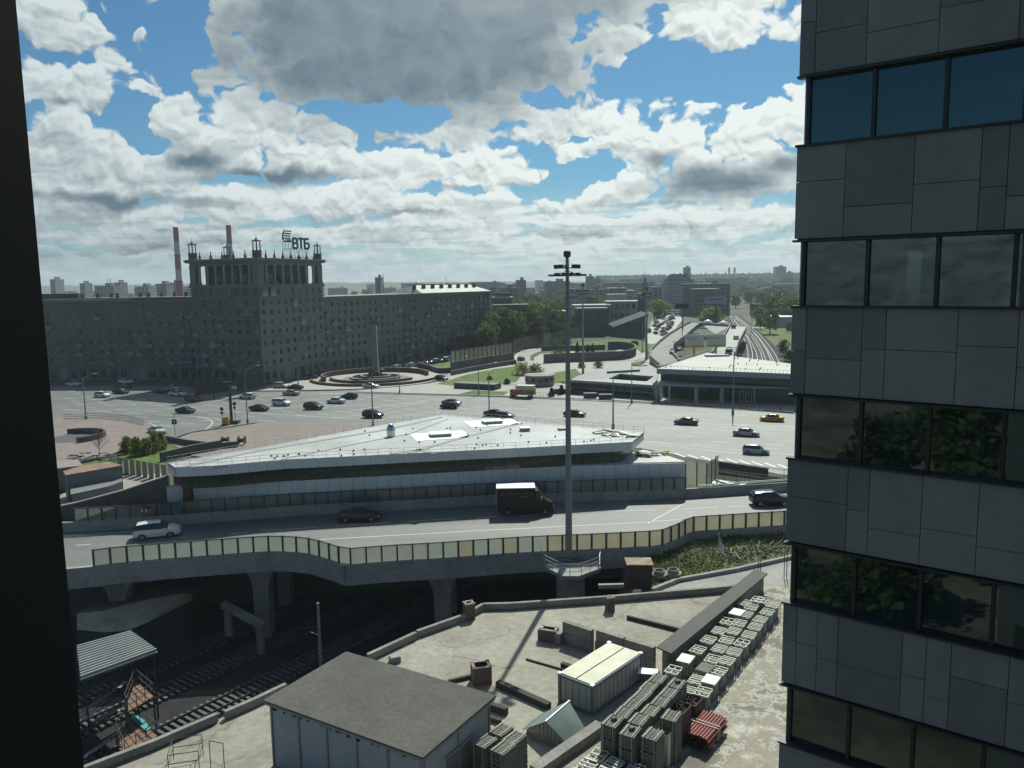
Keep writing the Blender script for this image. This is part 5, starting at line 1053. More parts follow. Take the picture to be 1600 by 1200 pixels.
pmh = MB(); pmh.box((0, 0, 0), (.025, .03, hC-.35), CFR); pj = pmh.mesh('panel_joint')
for s in (-1, 1):
    for k in range(1, 12): put('panel_joint', pj, t, loc=(-LC/2+k*LC/12, s*(wC/2-.045), hC/2))
    for k in range(1, 5): put('panel_joint', pj, t, loc=(s*(LC/2-.045), -wC/2+k*wC/5, hC/2), rz=pi/2)
for sx in (-1, 1):
    for sy in (-1, 1): b = MB(); b.box((0, 0, hC/2), (.18, .18, hC+.02), CFR); b.box((0, 0, hC+.03), (.24, .24, .1), STEEL); b.obj('corner_post', t, loc=(sx*(LC/2-.06), sy*(wC/2-.06), 0))
b = MB()
for z in (.1, hC-.08):
    for s in (-1, 1): b.box((0, s*(wC/2-.02), z), (LC-.2, .1, .17), CFR); b.box((s*(LC/2-.02), 0, z), (.1, wC-.2, .17), CFR)
b.obj('frame_rail', t); b = MB(); b.box((0, wC/4, hC+.03), (LC-.18, wC/2-.1, .07), CROOF); b.box((0, -wC/4, hC+.03), (LC-.18, wC/2-.1, .07), CROOF); b.obj('roof', t)
# gable shed
GR = mat('corrugated_green', (.42, .47, .43), .5, .12, .6, metal=.2); GW = mat('board_wall', (.27, .28, .25), .8, .15, 1.2)
f0, f1, bk1 = W(818, 1140, SZ+.35), W(890, 1166, SZ+.35), W(916, 1141, SZ+.35); wv = f1-f0; lv_ = bk1-f1; lv_ = Vector((-wv.y, wv.x, 0)).normalized()*lv_.length; wS = wv.length; LS_ = lv_.length; ctr = f0+wv/2; ga = atan2(wv.y, wv.x); hS = zat(ctr, 852.6, 1127)-SZ-.35
t = thing('gable_shed', 'small steep shed roof of pale green corrugated sheet in front of the container', 'shed', (ctr.x, ctr.y, SZ), ga); b = MB(); b.box((0, LS_/2, .17), (wS-.3, LS_-.2, .34), CONCD); b.faces([(-wS/2+.1, .08, .35), (wS/2-.1, .08, .35), (0, .08, .35+hS-.08), (-wS/2+.1, LS_-.08, .35), (wS/2-.1, LS_-.08, .35), (0, LS_-.08, .35+hS-.08)], [(0, 1, 2), (5, 4, 3)], GW)
b.obj('gable_wall', t)
bd = MB()
for k in range(11):
    x = -wS/2+.25+k*(wS-.5)/10; hh = hS*(1-abs(x)/(wS/2))-.12
    if hh > .1: bd.box((x, .05, .35+hh/2), (.1, .05, hh), GW)
bd.obj('batten', t, kind='stuff')
for s in (-1, 1):
    b = MB(); n = 22; sl = Vector((s*wS/2, 0, -hS)); nn = Vector((s*hS, 0, wS/2)).normalized()
    for k in range(n*2):
        y0, y1 = LS_*k/(2*n)-.05, LS_*(k+1)/(2*n)-.05; r0_, r1_ = y0*1.4, y1*1.4; o0, o1 = nn*(.045 if k % 2 else 0), nn*(0 if k % 2 else .045); e = sl*1.06
        q = [Vector((0, r0_, .35+hS))+o0, Vector((0, r1_, .35+hS))+o1, Vector((0, y1, .35+hS))+o1+e, Vector((0, y0, .35+hS))+o0+e]; b.poly(q if s < 0 else q[::-1], GR)
    b.obj('roof_sheet', t)
b = MB(); b.bar((0, -.06, .37+hS), (0, LS_*1.4, .37+hS), .1, .05, GR); b.obj('ridge_cap', t)
# grey flat roofed hut
HR = mat('hut_roofing', (.085, .085, .075), .9, .15, .5, fine=.15, bump=.15); HW = mat('hut_wall_paint', (.27, .30, .33), .7, .10, .8, bump=.1); HW2 = mat('hut_trim', (.22, .23, .22), .7, .12, 1.0)
zH = 5.0; h0, h1, h2 = W(541, 1017, zH), W(411, 1093, zH), W(759, 1098, zH); e1 = h1-h0; e2 = h2-h0; e2 = Vector((-e1.y, e1.x, 0)).normalized()*e2.length; e2 = e2 if e2.dot(h2-h0) > 0 else -e2
a = atan2(e2.y, e2.x); Lh, Wh = e2.length, e1.length; ctr = h0+e1/2+e2/2
t = thing('flat_roof_hut', 'flat roofed hut with dark bitumen roof and pale blue-grey panel walls at bottom', 'hut', (ctr.x, ctr.y, SZ), a); hh = zH-SZ
b = MB(); b.box((0, 0, hh-.09), (Lh, Wh, .12), HR); b.obj('roof', t); b = MB(); b.box((0, 0, hh-.24), (Lh-.1, Wh-.1, .16), HW2); b.obj('eave_board', t); b = MB(); b.box((0, 0, (hh-.33)/2), (Lh-.5, Wh-.5, hh-.33), HW); b.obj('wall', t)
yF = -(Wh/2-.25) ; sgn = -1
for k in range(6): b = MB(); b.box((0, 0, (hh-.35)/2), (.12, .08, hh-.35), HW2); b.obj('batten', t, loc=(-Lh/2+.35+k*(Lh-.7)/5, yF-.03, 0))
for k in range(3): b = MB(); b.box((0, 0, (hh-.35)/2), (.08, .12, hh-.35), HW2); b.obj('batten', t, loc=(Lh/2-.22, -Wh/2+.4+k*(Wh-.8)/2, 0))
b = MB(); b.box((0, 0, 1.3), (.06, 2.2, 2.6), mat('hut_door', (.13, .15, .14), .7, .15, 1)); b.box((.04, 0, 2.66), (.08, 2.5, .12), HW2); b.obj('door', t, loc=(Lh/2-.23, 0, 0))
rq = random.Random(5); b = MB()
for k in range(15): x = -Lh/2+.6+k*Lh/16+rq.uniform(-.2, .2); b.box((x, yF-.055, hh-.42-rq.random()*.1), (rq.uniform(.08, .3), .03, rq.uniform(.05, .18)), BLK)
for k in range(6): b.box((Lh/2-.2, -Wh/2+.6+k*.9, hh-.42), (.03, rq.uniform(.1, .3), rq.uniform(.05, .15)), BLK)
b.obj('paint_loss', t, kind='stuff')
# ================================================================== crates and stacks
PAV = mat('paver_grey', (.15, .152, .125), .9, .22, 1.6, fine=.15); PAVL2 = mat('paver_pale', (.30, .31, .27), .9, .2, 1.6, fine=.12); PAVD = mat('paver_side', (.11, .11, .095), .9, .2, 1.6); WOOD = mat('pale_timber', (.50, .50, .43), .8, .2, 1.5); WOODD = mat('shaded_timber', (.17, .17, .15), .85, .2, 1.5); STR = mat('plastic_strap', (.5, .5, .46), .5)  # WOODD: shade of the crate sides put into the post colour
dY = (W(1206, 946, 2.2)-W(1096, 1082, 2.2)).normalized(); ya = atan2(dY.y, dY.x)
def stone_stack(nx, ny, nz, L_, W_, H_, m=PAV, seed=0):
    """paver bundle made of separate stones with open joints"""
    b = MB(); r = random.Random(seed); sx, sy, sz = L_/nx, W_/ny, H_/nz
    b.box((0, 0, H_/2-.03), (L_-.12, W_-.12, H_-.1), PAVD)
    for k in range(nz):
        for i in range(nx):
            for j in range(ny):
                if 0 < i < nx-1 and 0 < j < ny-1 and k < nz-1: continue
                b.box((-L_/2+(i+.5)*sx+r.uniform(-.008, .008), -W_/2+(j+.5)*sy+r.uniform(-.008, .008), (k+.5)*sz+r.uniform(0, .012)), (sx-.03, sy-.03, sz-.03), m)
    return b
cr_mesh = {}
def crate_parts(kind):
    if kind in cr_mesh: return cr_mesh[kind]
    L_, W_, H_ = 1.14, .90, .98; st = stone_stack(5, 4, 5, L_-.14, W_-.14, H_-.1, m=PAVL2, seed=len(cr_mesh)).mesh('paver_load')
    sl = MB(); sl.box((0, 0, 0), (.09, W_, .05), WOOD); s1 = sl.mesh('slat'); sl = MB(); sl.box((0, 0, 0), (L_, .08, .05), WOOD); s2 = sl.mesh('rail')
    ps = MB(); ps.box((0, 0, H_/2), (.06, .04, H_), WOODD); s3 = ps.mesh('post'); cr_mesh[kind] = (st, s1, s2, s3, L_, W_, H_); return cr_mesh[kind]
def crate(P, rz, lb, var=0, group='slatted crates of pavers in the yard', posts=True):
    st, s1, s2, s3, L_, W_, H_ = crate_parts(var % 3); t = thing('slatted_crate', lb, 'crate', P, rz, group); put('paver_load', st, t, loc=(0, 0, .05))
    pos = [(-.54, 0, .54), (-.54, -.12, .2, .54), (-.52, -.24, .06, .3, .54)][var % 3]
    for x in pos: put('slat', s1, t, loc=(x, 0, H_+.05))
    for y in (-.43, (0, .12, -.1)[var % 3], .43): put('rail', s2, t, loc=(0, y, H_+.0))
    if posts:
        for x in (-.53, .53):
            for y in (-.46, .46): put('post', s3, t, loc=(x, y, 0))
    return t
WM2 = mat('cover_board', (.66, .68, .62), .7, .1, 1)
def rowof(a, c, n, zt): 
    A, C_ = W(*a, zt), W(*c, zt); return [A.lerp(C_, k/(n-1)) for k in range(n)]
rq = random.Random(17)
names = {'R': 'row on the open side', 'M': 'middle row', 'L': 'row beside the black wall'}
for key, a, c, n, zt in (('R', (1207, 945), (1097, 1080), 11, 2.08), ('M', (1183, 937), (1075, 1079), 11, 2.08), ('L', (1152, 958), (1052, 1047), 7, 2.08)):
    for k, P in enumerate(rowof(a, c, n, zt)):
        rz = ya+rq.uniform(-.06, .06); o = Vector((P.x+rq.uniform(-.06, .06), P.y+rq.uniform(-.06, .06), 0))
        for lvl in (0,):
            P1 = Vector((o.x, o.y, SZ+.06+lvl*1.01)); v = rq.randrange(3)
            crate(P1, rz, 'slatted crate of pale pavers, %s from the far end, %s' % (ORD[k], names[key]), v, posts=True)
        if (key, k) in (('L', 0), ('L', 5), ('M', 8), ('R', 9)):
            b = MB(); b.box((0, 0, 0), (1.25, .95, .05), WM2 if (key, k) != ('M', 8) else PAV); tag(b.obj('cover_board', loc=(o.x, o.y, SZ+1.15), rz=rz), {('L', 0): 'white board on the farthest crate beside the black wall', ('L', 5): 'white board on a crate halfway along the black wall', ('M', 8): 'brownish board on a crate in the middle row', ('R', 9): 'white board on the second nearest crate of the outer row'}[(key, k)], 'board')
for k, (x, y) in enumerate([(1190, 937), (1163, 941)]):
    P = W(x, y, 2.1); crate(Vector((P.x, P.y, SZ+.06)), ya, ['single low crate at the far end behind all the rows', 'single grey crate standing against the black wall end'][k], k)
# taller dark paver stacks, three tiers each a bundle of its own
sm = stone_stack(6, 4, 4, 1.14, .92, .76, seed=3).mesh('paver_layer'); sp = MB()
sp.box((0, -.3, .80), (1.18, .03, .015), STR); sp.box((0, .3, .80), (1.18, .03, .015), STR)
for s in (-1, 1):
    for y in (-.3, .3): sp.box((s*.59, y, .4), (.015, .03, .8), STR)
spm = sp.mesh('strap'); pl = MB()
for y in (-.38, 0, .38): pl.box((0, y, -.04), (1.1, .1, .07), WOODD)
plm = pl.mesh('pallet_runner')
def bundle(P, rz, lb): t = thing('paver_bundle', lb, 'paver stack', P, rz, 'strapped bundles of pavers in the yard'); put('paver_layer', sm, t); put('strap', spm, t); put('pallet_runner', plm, t); return t
tiers = ('bottom', 'middle', 'top'); zt = 3.6
g1 = [(1028, 1059), (1014, 1072), (1003, 1085), (989, 1098), (974, 1112), (957, 1126)]; g2 = [(1057, 1067), (1045, 1081), (1032, 1095), (1016, 1109), (998, 1123), (985, 1141)]; g3 = [(1049, 1117), (1020, 1146)]; g4 = [(783, 1139), (804, 1151), (786, 1167), (758, 1157)]
for gi, (g, nm) in enumerate(((g1, 'column nearest the container'), (g2, 'second column from the container'), (g3, 'short column next to the red pipes'), (g4, 'cluster right of the hut wall'))):
    for k, (x, y) in enumerate(g):
        P = W(x, y, zt); rz = ya+rq.uniform(-.04, .04)+(0 if gi < 3 else -.05)
        for lv in range(3): bundle((P.x, P.y, SZ+.10+lv*.86), rz, '%s paver bundle, %s from the far end, %s' % (tiers[lv], ORD[k], nm))
        if (gi, k) in ((0, 5), (1, 5), (1, 0)):
            b = MB(); b.box((0, 0, .09), (.28, .2, .16), PAV if gi else PAVD, .4); tag(b.obj('loose_paver', loc=(P.x+.1, P.y+.1, SZ+3.39-.83+.01)), ['dark loose block on the nearest bundle by the container', 'light loose block on the nearest second column bundle', 'dark loose block on the far bundle of second column'][(gi, k) == (1, 5) or 2*((gi, k) == (1, 0))], 'block')
# open crates of rusty fittings, rubble crate
RUST = mat('rusty_fittings', (.055, .025, .025), .7, .4, 3)
def bin_(px, py, zt, m, lb, cm, n=46, h=1.5):
    P = W(px, py, zt); t = thing('open_crate', lb, 'crate', (P.x, P.y, SZ+.05), ya); b = MB()
    for s in (-1, 1): b.box((0, s*.5, h/2), (1.3, .05, h), cm); b.box((s*.64, 0, h/2), (.05, .95, h), cm)
    b.box((0, 0, h/2-.15), (1.2, .9, h-.35), cm); b.obj('box', t); b = MB(); r = random.Random(int(px))
    for i in range(n): a1 = r.uniform(0, 6); x, y = r.uniform(-.5, .5), r.uniform(-.35, .35); z = h-.22+r.random()*.22; b.tube((x, y, z), (x+.14*cos(a1), y+.14*sin(a1), z+r.uniform(-.05, .08)), .05, m, 5)
    b.obj('load', t, kind='stuff')
bin_(1080, 1094, 2.5, RUST, 'open crate of dark red fittings, farther of the two', mat('crate_red', (.06, .04, .038), .8)); bin_(1061, 1106, 3.0, RUST, 'open crate of dark red fittings, nearer of the two', mat('crate_red', (.06, .04, .038), .8), h=2.0); bin_(1037, 1138, 2.9, PAV, 'open crate of pale rubble beside the dark bundles', WOOD, 30, h=1.9)
# red pipes
PR = mat('red_pipe', (.22, .055, .045), .6, .15, 2); PP = W(1102, 1129, 2.0); p0, p1 = W(1073, 1137, 2.0), W(1104, 1104, 2.0); du = (p1-p0); pa = atan2(du.y, du.x); Lp = du.length
t = thing('pipe_bundle', 'strapped bundle of red pipes lying beside the crates on the yard', 'pipes', (PP.x, PP.y, SZ+.25), pa); b = MB(); b.tube((-Lp/2, 0, 0), (Lp/2, 0, 0), .085, PR, 10, cap=False); b.tube((-Lp/2+.002, 0, 0), (Lp/2-.002, 0, 0), .07, mat('pipe_bore', (.03, .012, .01), .9), 10); pm = b.mesh('pipe', True)
for j in range(4):
    for i in range(9-j % 2): put('pipe', pm, t, loc=(rq.uniform(-.05, .05), (i-4+.5*(j % 2))*.185, .1+j*.165))
b = MB()
for x in (-.15, .12): b.box((x, 0, .72), (.04, 1.75, .03), STR); b.box((x, -.86, .36), (.04, .03, .74), STR); b.box((x, .86, .36), (.04, .03, .74), STR)
b.obj('strap', t); b = MB(); 
for x in (-.7, .7): b.box((x, 0, -.1), (.15, 1.7, .2), WOOD)
b.obj('bearer', t)
# crates at the bottom of the yard
for k, (x, y) in enumerate([(934, 1174), (917, 1190), (957, 1188), (942, 1204), (992, 1197), (899, 1206), (975, 1212)]):
    P = W(x, y, 2.3); crate(Vector((P.x, P.y, SZ+.06)), ya+rq.uniform(-.1, .1), '%s crate from the top in the bottom group of empty-looking crates' % ORD[k], k, group='crates at the bottom edge of the yard')
P = W(765, 1184, 2.0); b = MB(); b.box((0, 0, .6), (1.1, .9, 1.2), PAVD, ya); b.box((0, 0, 1.25), (1.2, 1.0, .06), WM2, ya); tag(b.obj('covered_crate', loc=(P.x, P.y, SZ)), 'crate covered with a bright white sheet beside the hut', 'crate')
# ================================================================== platform scaffold at bottom left
CORR = mat('corrugated_zinc', (.30, .33, .32), .45, .1, .6, metal=.35); DECKR = mat('rusty_deck', (.20, .115, .08), .85, .25, 1.5); TEAL = mat('teal_board', (.08, .30, .29), .7)
def quadpts(l, z): return [W(x, y, z) for x, y in l]
za = -1.2; q = quadpts([(120, 1011), (204, 988), (246, 1018), (126, 1062)], za); P0_ = q[0]; t = thing('stair_tower', 'stair tower with a corrugated zinc canopy and rust coloured landings at the tracks', 'stair tower', (P0_.x, P0_.y, PIT))
def tl(v, z=None): return Vector((v.x-P0_.x, v.y-P0_.y, (v.z if z is None else z)-PIT))
b = MB(); n = 30; 
for k in range(13):
    f = (k+.5)/13; b.bar(tl(q[0].lerp(q[3], f))+Vector((0, 0, .12)), tl(q[1].lerp(q[2], f))+Vector((0, 0, .12)), .16, .2, CORR)
for k in range(n):
    f0, f1 = k/n, (k+1)/n; o0, o1 = 0, 0
    a0_, b0_ = tl(q[0].lerp(q[3], f0)), tl(q[1].lerp(q[2], f0)); a1_, b1_ = tl(q[0].lerp(q[3], f1)), tl(q[1].lerp(q[2], f1)); up = Vector((0, 0, 1)); b.poly([a0_+up*o0, a1_+up*o1, b1_+up*o1, b0_+up*o0], CORR)
b.obj('canopy', t)
b = MB()
for i in range(4): b.bar(tl(q[i])-Vector((0, 0, .15)), tl(q[(i+1) % 4])-Vector((0, 0, .15)), .1, .15, DSTEEL)
b.obj('canopy_frame', t)
for k, (l, z) in enumerate((([(196, 1106), (212, 1064), (240, 1088), (200, 1112)], -3.0), ([(182, 1150), (206, 1118), (246, 1150), (196, 1180)], -4.6))):
    p = quadpts(l, z); b = MB(); b.prism([(tl(v).x, tl(v).y) for v in p], z-PIT-.12, z-PIT, DECKR); b.obj('landing', t)
    b = MB()
    for i in range(4):
        A, B_ = tl(p[i]), tl(p[(i+1) % 4])
        for h in (.5, 1.05): b.tube(A+Vector((0, 0, h)), B_+Vector((0, 0, h)), .03, DSTEEL, 4)
        for f in (0, .33, .66): c = A.lerp(B_, f); b.tube(c, c+Vector((0, 0, 1.05)), .03, DSTEEL, 4)
        b.tube(A, Vector((A.x, A.y, 0)), .07, DSTEEL, 5)
    b.obj('railing', t)
    b = MB()
    for i in range(1, 5): A, B_ = tl(p[0].lerp(p[1], i/5)), tl(p[3].lerp(p[2], i/5)); b.bar(A+Vector((0, 0, .02)), B_+Vector((0, 0, .02)), .04, .03, DSTEEL)
    b.obj('deck_seam', t)
p = quadpts([(205, 1122), (218, 1118), (236, 1138), (228, 1144)], -4.55); b = MB(); b.prism([(tl(v).x, tl(v).y) for v in p], -4.58-PIT, -4.5-PIT, TEAL); b.obj('teal_board', t)
rq = random.Random(6)
for f in range(3):                                     # flights of steps on the left side
    b = MB(); A = tl(W(190, 1070+f*36, -2.6-f*1.5)); 
    for i in range(9): c = A+Vector((-.32*i, .12*i*(1 if f % 2 else -1), -.19*i)); b.box(c, (.28, 1.0, .04), STEEL if i % 2 else CONC)
    for s in (-.5, .5): b.bar(A+Vector((0, s, 0)), A+Vector((-2.9, s, -1.7)), .05, .16, DSTEEL); b.bar(A+Vector((0, s, 1)), A+Vector((-2.9, s, -.7)), .04, .04, DSTEEL)
    b.obj('stair_flight', t)
b = MB()
for v in q: c = tl(v).lerp(tl((q[0]+q[2])/2), .1); b.tube(c, Vector((c.x, c.y, 0)), .08, DSTEEL, 5)
b.obj('frame_post', t)
# thin goal-like frames on the slab bottom left
def wire(px, py, w, d, h, rz, lb):
    P = W(px, py, SZ); t = thing('goal_frame', lb, 'goal frame', P, rz); b = MB(); c = [(0, 0), (w, 0), (w, d), (0, d)] if d else [(0, 0), (w, 0)]
    for i, (x, y) in enumerate(c):
        b.tube((x, y, 0), (x, y, h), .025, DSTEEL, 5); x2, y2 = c[(i+1) % len(c)]; b.tube((x, y, h), (x2, y2, h), .025, DSTEEL, 5)
        if d: b.tube((x, y, h*.55), (x2, y2, h*.55), .025, DSTEEL, 5)
    b.obj('tube_frame', t)
wire(330, 1207, .9, 0, 1.9, -.3, 'tall thin rectangular pipe frame standing on the slab'); wire(264, 1212, 1.6, 1.7, 1.2, .25, 'low open box of thin pipes left of the tall frame')
# rusty topped cabinet, fence, kerb lines, pile of scrap near the slope
P = W(1000, 921, SZ); zt_ = zat(P, 1004, 884); t = thing('brick_cabinet', 'dark brick cabinet with a rust stained flat top beside the slope', 'cabinet', P, -.03); b = MB(); hh = zt_-SZ; b.box((0, .9, hh/2), (2.15, 1.7, hh), mat('cabinet_brick', (.05, .035, .03), .9, .3, 2)); b.obj('wall', t)
b = MB(); b.box((0, .9, hh+.06), (2.35, 1.9, .1), mat('rust_top', (.22, .11, .07), .8, .4, 1.2, col2=(.36, .26, .2))); b.obj('roof', t)
for (l, lb, w) in (([(1019, 922), (1060, 906), (1150, 890), (1238, 870)], 'pale concrete kerb line climbing along the slope to the right', .35), ([(1140, 872), (1185, 862), (1238, 848)], 'upper concrete kerb line near the scrap on the slope', .3), ([(935, 916), (975, 915)], 'short concrete kerb piece in front of the brick cabinet', .35)):
    pt = [W(x, y, SZ+.1) for x, y in l]; b = MB(); o = pt[0]
    for p, q2 in zip(pt, pt[1:]): b.bar(p-o, q2-o, w, .35, CONC)
    tag(b.obj('kerb_line', loc=o), lb, 'kerb')
for i, (x, y) in enumerate(((1030, 901), (1052, 899))):
    P = W(x, y, SZ+.2); b = MB(); b.lathe((0, 0, 0), [(.75, 0), (.75, .3), (.5, .32), (.5, .62), (.42, .62), (.42, .3)], CONC, 18); tag(b.obj('manhole_ring', loc=P), ['left round concrete manhole ring at the foot of weeds', 'right round concrete manhole ring at the foot of weeds'][i], 'manhole ring')
P = W(1128, 868, 1.6); t = thing('scrap_sheet', 'grey bent sheet metal hopper lying on the slope', 'scrap', P, .9); b = MB(); b.faces([(-.9, 0, .9), (0, -.3, -.1), (.9, .2, .6), (.3, .5, 2.0)], [(0, 1, 2, 3)], TIN); b.faces([(-.9, .05, .9), (0, -.25, -.1), (.9, .25, .6), (.3, .55, 2.0)], [(3, 2, 1, 0)], TIN); b.obj('sheet', t); b = MB()
for a_, c_ in (((.9, .2, .6), (1.4, -.3, -.4)), ((.3, .5, 2), (1.1, .3, .3)), ((0, -.3, 0), (.6, -.8, -.5))): b.tube(a_, c_, .05, STEEL, 5)
b.obj('strut', t)
rq = random.Random(31); b = MB()
for i in range(40): x, y = rq.uniform(1140, 1225), 0; y = lerp(872, 846, (x-1140)/85)+rq.uniform(-8, 8); P = W(x, y, 1.4); th = rq.uniform(0, 3); b.tube(P, P+Vector((1.0*cos(th), 1.0*sin(th), rq.uniform(-.1, .5))), .06, (DSTEEL, mat('rust', (.14, .06, .03), .9), CONCD)[i % 3], 4)
tag(b.obj('scrap_heap'), 'tangle of scrap metal and pipes on the upper slope', 'scrap', kind='stuff')
for i, (x, y) in enumerate([(1185, 893), (1188, 893), (1225, 890), (1229, 890)]):
    P = W(x, y+12, SZ); b = MB(); b.tube((0, 0, 0), (0, 0, zat(P, x, 862 if i < 2 else 858)-SZ), .04, DSTEEL, 5); tag(b.obj('fence_post', loc=P), ['first thin fence post left of the gate gap', 'second thin fence post of the left pair', 'first thin post of the pair at the stone building', 'last thin fence post touching the stone building'][i], 'post')
# railings, stairs right of the pavilion bow
def railing(name, lb, pxs, z, h, m=DSTEEL, step=1.6, mesh=False, r=.04, solid=None):
    pt = [W(x, y, z) for x, y in pxs]; o = pt[0]; t = thing(name, lb, 'railing', o); b = MB(); L_ = [Vector((p.x-o.x, p.y-o.y, 0)) for p in pt]
    for p, q in zip(L_, L_[1:]):
        for zz in ((.12, h*.5, h) if not mesh else (.12, h)): b.bar(p+Vector((0, 0, zz)), q+Vector((0, 0, zz)), .06, .07, m)
    b.obj('rail', t); b = MB()
    for p, d in walk(L_, step): b.tube(p, p+Vector((0, 0, h)), r, m, 5)
    b.obj('baluster', t, kind='stuff')
    if solid:
        b = MB()
        for p, q in zip(L_, L_[1:]): b.bar(p+Vector((0, 0, h*.5)), q+Vector((0, 0, h*.5)), .04, h-.2, solid)
        b.obj('infill', t)
    return t
MESHM = glassy('mesh_infill', (.12, .13, .12), .6, .5, .2, (.8, .85, .8))
railing('railing', 'dark solid band railing right of the pavilion bow', [(1112, 734), (1160, 741), (1200, 747)], .1, 1.5, solid=STNB); railing('railing', 'open dark railing ending at the stone building', [(1200, 747), (1245, 753)], .1, 1.5, step=2.2)
railing('railing', 'light mesh railing in front of the dark band railing', [(1112, 748), (1160, 755), (1245, 765)], .1, 1.5, mesh=True, solid=MESHM, step=1.8); railing('railing', 'low light railing on top of the viaduct parapet wall', [(1090, 762), (1160, 757), (1245, 751)], 3.1, .3, STEEL, r=.02)
SCRP = frosted('tall_screen', (.42, .44, .36), .35)
for i, (l, lb) in enumerate((([(1071, 757), (1090, 759), (1104, 762)], 'tall glazed screen standing behind the pavilion bow'), ([(1104, 762), (1116, 752), (1122, 745)], 'tall narrow posts and screens turning toward the plaza'))):
    pt = [W(x, y, 1.0) for x, y in l]; o = pt[0]; L_ = [Vector((p.x-o.x, p.y-o.y, 0)) for p in pt]; t = thing('glass_screen', lb, 'screen', o)
    for p, d in walk(L_, 1.5 if i == 0 else 2.2): b = MB(); b.box((0, 0, 1.6), (.12, .12, 3.4), DSTEEL); b.obj('post', t, loc=p)
    for p, q in zip(L_, L_[1:]): b = MB(); b.bar(p+Vector((0, 0, 1.6)), q+Vector((0, 0, 1.6)), .04, 3.0, SCRP); b.obj('pane', t)
sheet('stair_pit', [(1085, 760), (1110, 752), (1245, 764), (1245, 756), (1120, 742)], .02, PAVE)
rq = random.Random(77); b = MB()
for i in range(16): P = W(rq.uniform(1115, 1170), rq.uniform(757, 761), .1); b.box(P+Vector((0, 0, .15+rq.random()*.3)), (rq.uniform(.4, 1.6), rq.uniform(.3, .6), .1), (WPAN, CONC, STEEL)[i % 3], rq.uniform(0, 3))
tag(b.obj('building_debris'), 'loose white boards and debris behind the viaduct parapet', 'debris', kind='stuff')
# ================================================================== monument and terrace
mc = W(587, 591, .1); mn = thing('obelisk', 'tall stone obelisk with a star wreath on its tip in the round terrace', 'monument', mc); zt = zat(mc, 588, 508)-.1; b = MB()
b.box((0, 0, .9), (2.6, 2.6, 1.8), STNB); b.box((0, 0, 1.8+(zt-1.8)/2), (1.9, 1.9, zt-1.8), mat('obelisk_stone', (.16, .165, .135), .8, .12, .6), 0, top=.84); b.obj('shaft', mn)
b = MB(); b.lathe((0, 0, 0), [(.5, zt), (.35, zt+.5), (.2, zt+.7)], DSTEEL, 8)
for i in range(12):
    a, c = 2*pi*i/12, 2*pi*(i+1)/12; b.tube((.75*cos(a), 0, zt+1.5+.75*sin(a)), (.75*cos(c), 0, zt+1.5+.75*sin(c)), .14, DSTEEL, 5)
for i in range(5):
    a = pi/2+2*pi*i/5; c = a+4*pi/5; b.tube((.7*cos(a), 0, zt+1.5+.7*sin(a)), (.7*cos(c), 0, zt+1.5+.7*sin(c)), .09, DSTEEL, 4)
b.obj('star_wreath', mn)
for z, r, w in ((.1, 0, 1),): 
    for dx, dy in ((-1.7, -.6), (1.7, -.6), (0, -1.8)): b = MB(); b.lathe((0, 0, 0), [(.35, 0), (.3, 1.2), (.38, 1.25), (.2, 1.8), (.28, 2.1), (.1, 2.4)], DSTEEL, 8); b.obj('statue', mn, loc=(dx, dy, .2))
def arcwall(name, lb, cat, c, r, a0, a1, h, w, m, z=0, n=36, kind=None, sy=1.0, parent=None):
    b = MB(); pts = [Vector((r*cos(a0+(a1-a0)*i/n), sy*r*sin(a0+(a1-a0)*i/n), 0)) for i in range(n+1)]
    for p, q in zip(pts, pts[1:]): b.bar(p+Vector((0, 0, h/2)), q+Vector((0, 0, h/2)), w, h, m)
    o = b.obj(name, parent, loc=(c.x, c.y, z)); 
    return tag(o, lb, cat, kind=kind) if lb else tag(o, kind=kind)
b = MB()
def disc(c, r, z, m, n=48): b.poly([(c.x+r*cos(2*pi*i/n), c.y+r*sin(2*pi*i/n), z) for i in range(n)], m)
disc(mc, 19, .26, PAVL); disc(mc, 9.5, .30, PAVE); b.obj('round_terrace', kind='structure')
arcwall('low_wall', 'outer low granite step wall curving in front of the monument', 'wall', mc, 18.6, -2.9, -.2, .7, .6, REDW, .1); arcwall('low_wall', 'dark granite wall curving behind the monument terrace', 'wall', mc, 15.5, .25, 3.7, 1.6, .7, REDW, .1); arcwall('low_wall', 'inner granite bench wall in front of the fountain', 'wall', mc, 13.0, -2.9, -.5, .9, .8, REDW, .1)
t = thing('fountain', 'round fountain basin of two pale rings around the obelisk', 'fountain', (mc.x, mc.y, .1)); arcwall('basin_rim', None, None, Vector((0, 0, 0)), 7.2, 0, 2*pi, .6, .7, CONC, .1, parent=t); arcwall('basin_rim', None, None, Vector((0, 0, 0)), 4.2, 0, 2*pi, .9, .6, CONC, .1, parent=t); b = MB(); b.lathe((0, 0, 0), [(7.0, .0), (7.0, .42)], mat('pool_water', (.03, .045, .045), .1), 36); b.obj('water', t)
def wallline(name, lb, cat, pxs, zb, h, w, m, smooth=3, hs=None, zref=None):
    pt = [W(x, y, zb if zref is None else zref) for x, y in pxs]; pt = [Vector((p.x, p.y, 0)) for p in pt]; pt = smoothline(pt, smooth) if smooth > 1 else pt; o = Vector((pt[0].x, pt[0].y, zb)); b = MB(); n = len(pt)-1
    for i, (p, q) in enumerate(zip(pt, pt[1:])):
        hh = h if hs is None else lerp(hs[0], hs[1], i/n); b.bar(p-o+Vector((0, 0, zb+hh/2)), q-o+Vector((0, 0, zb+hh/2)), w, hh, m)
    return tag(b.obj(name, loc=o), lb, cat), pt
wallline('retaining_wall', 'curved dark retaining wall leading from the terrace to the screens', 'wall', [(654, 574), (672, 578), (686, 583), (705, 582)], 0, 1.6, .5, GRAN)
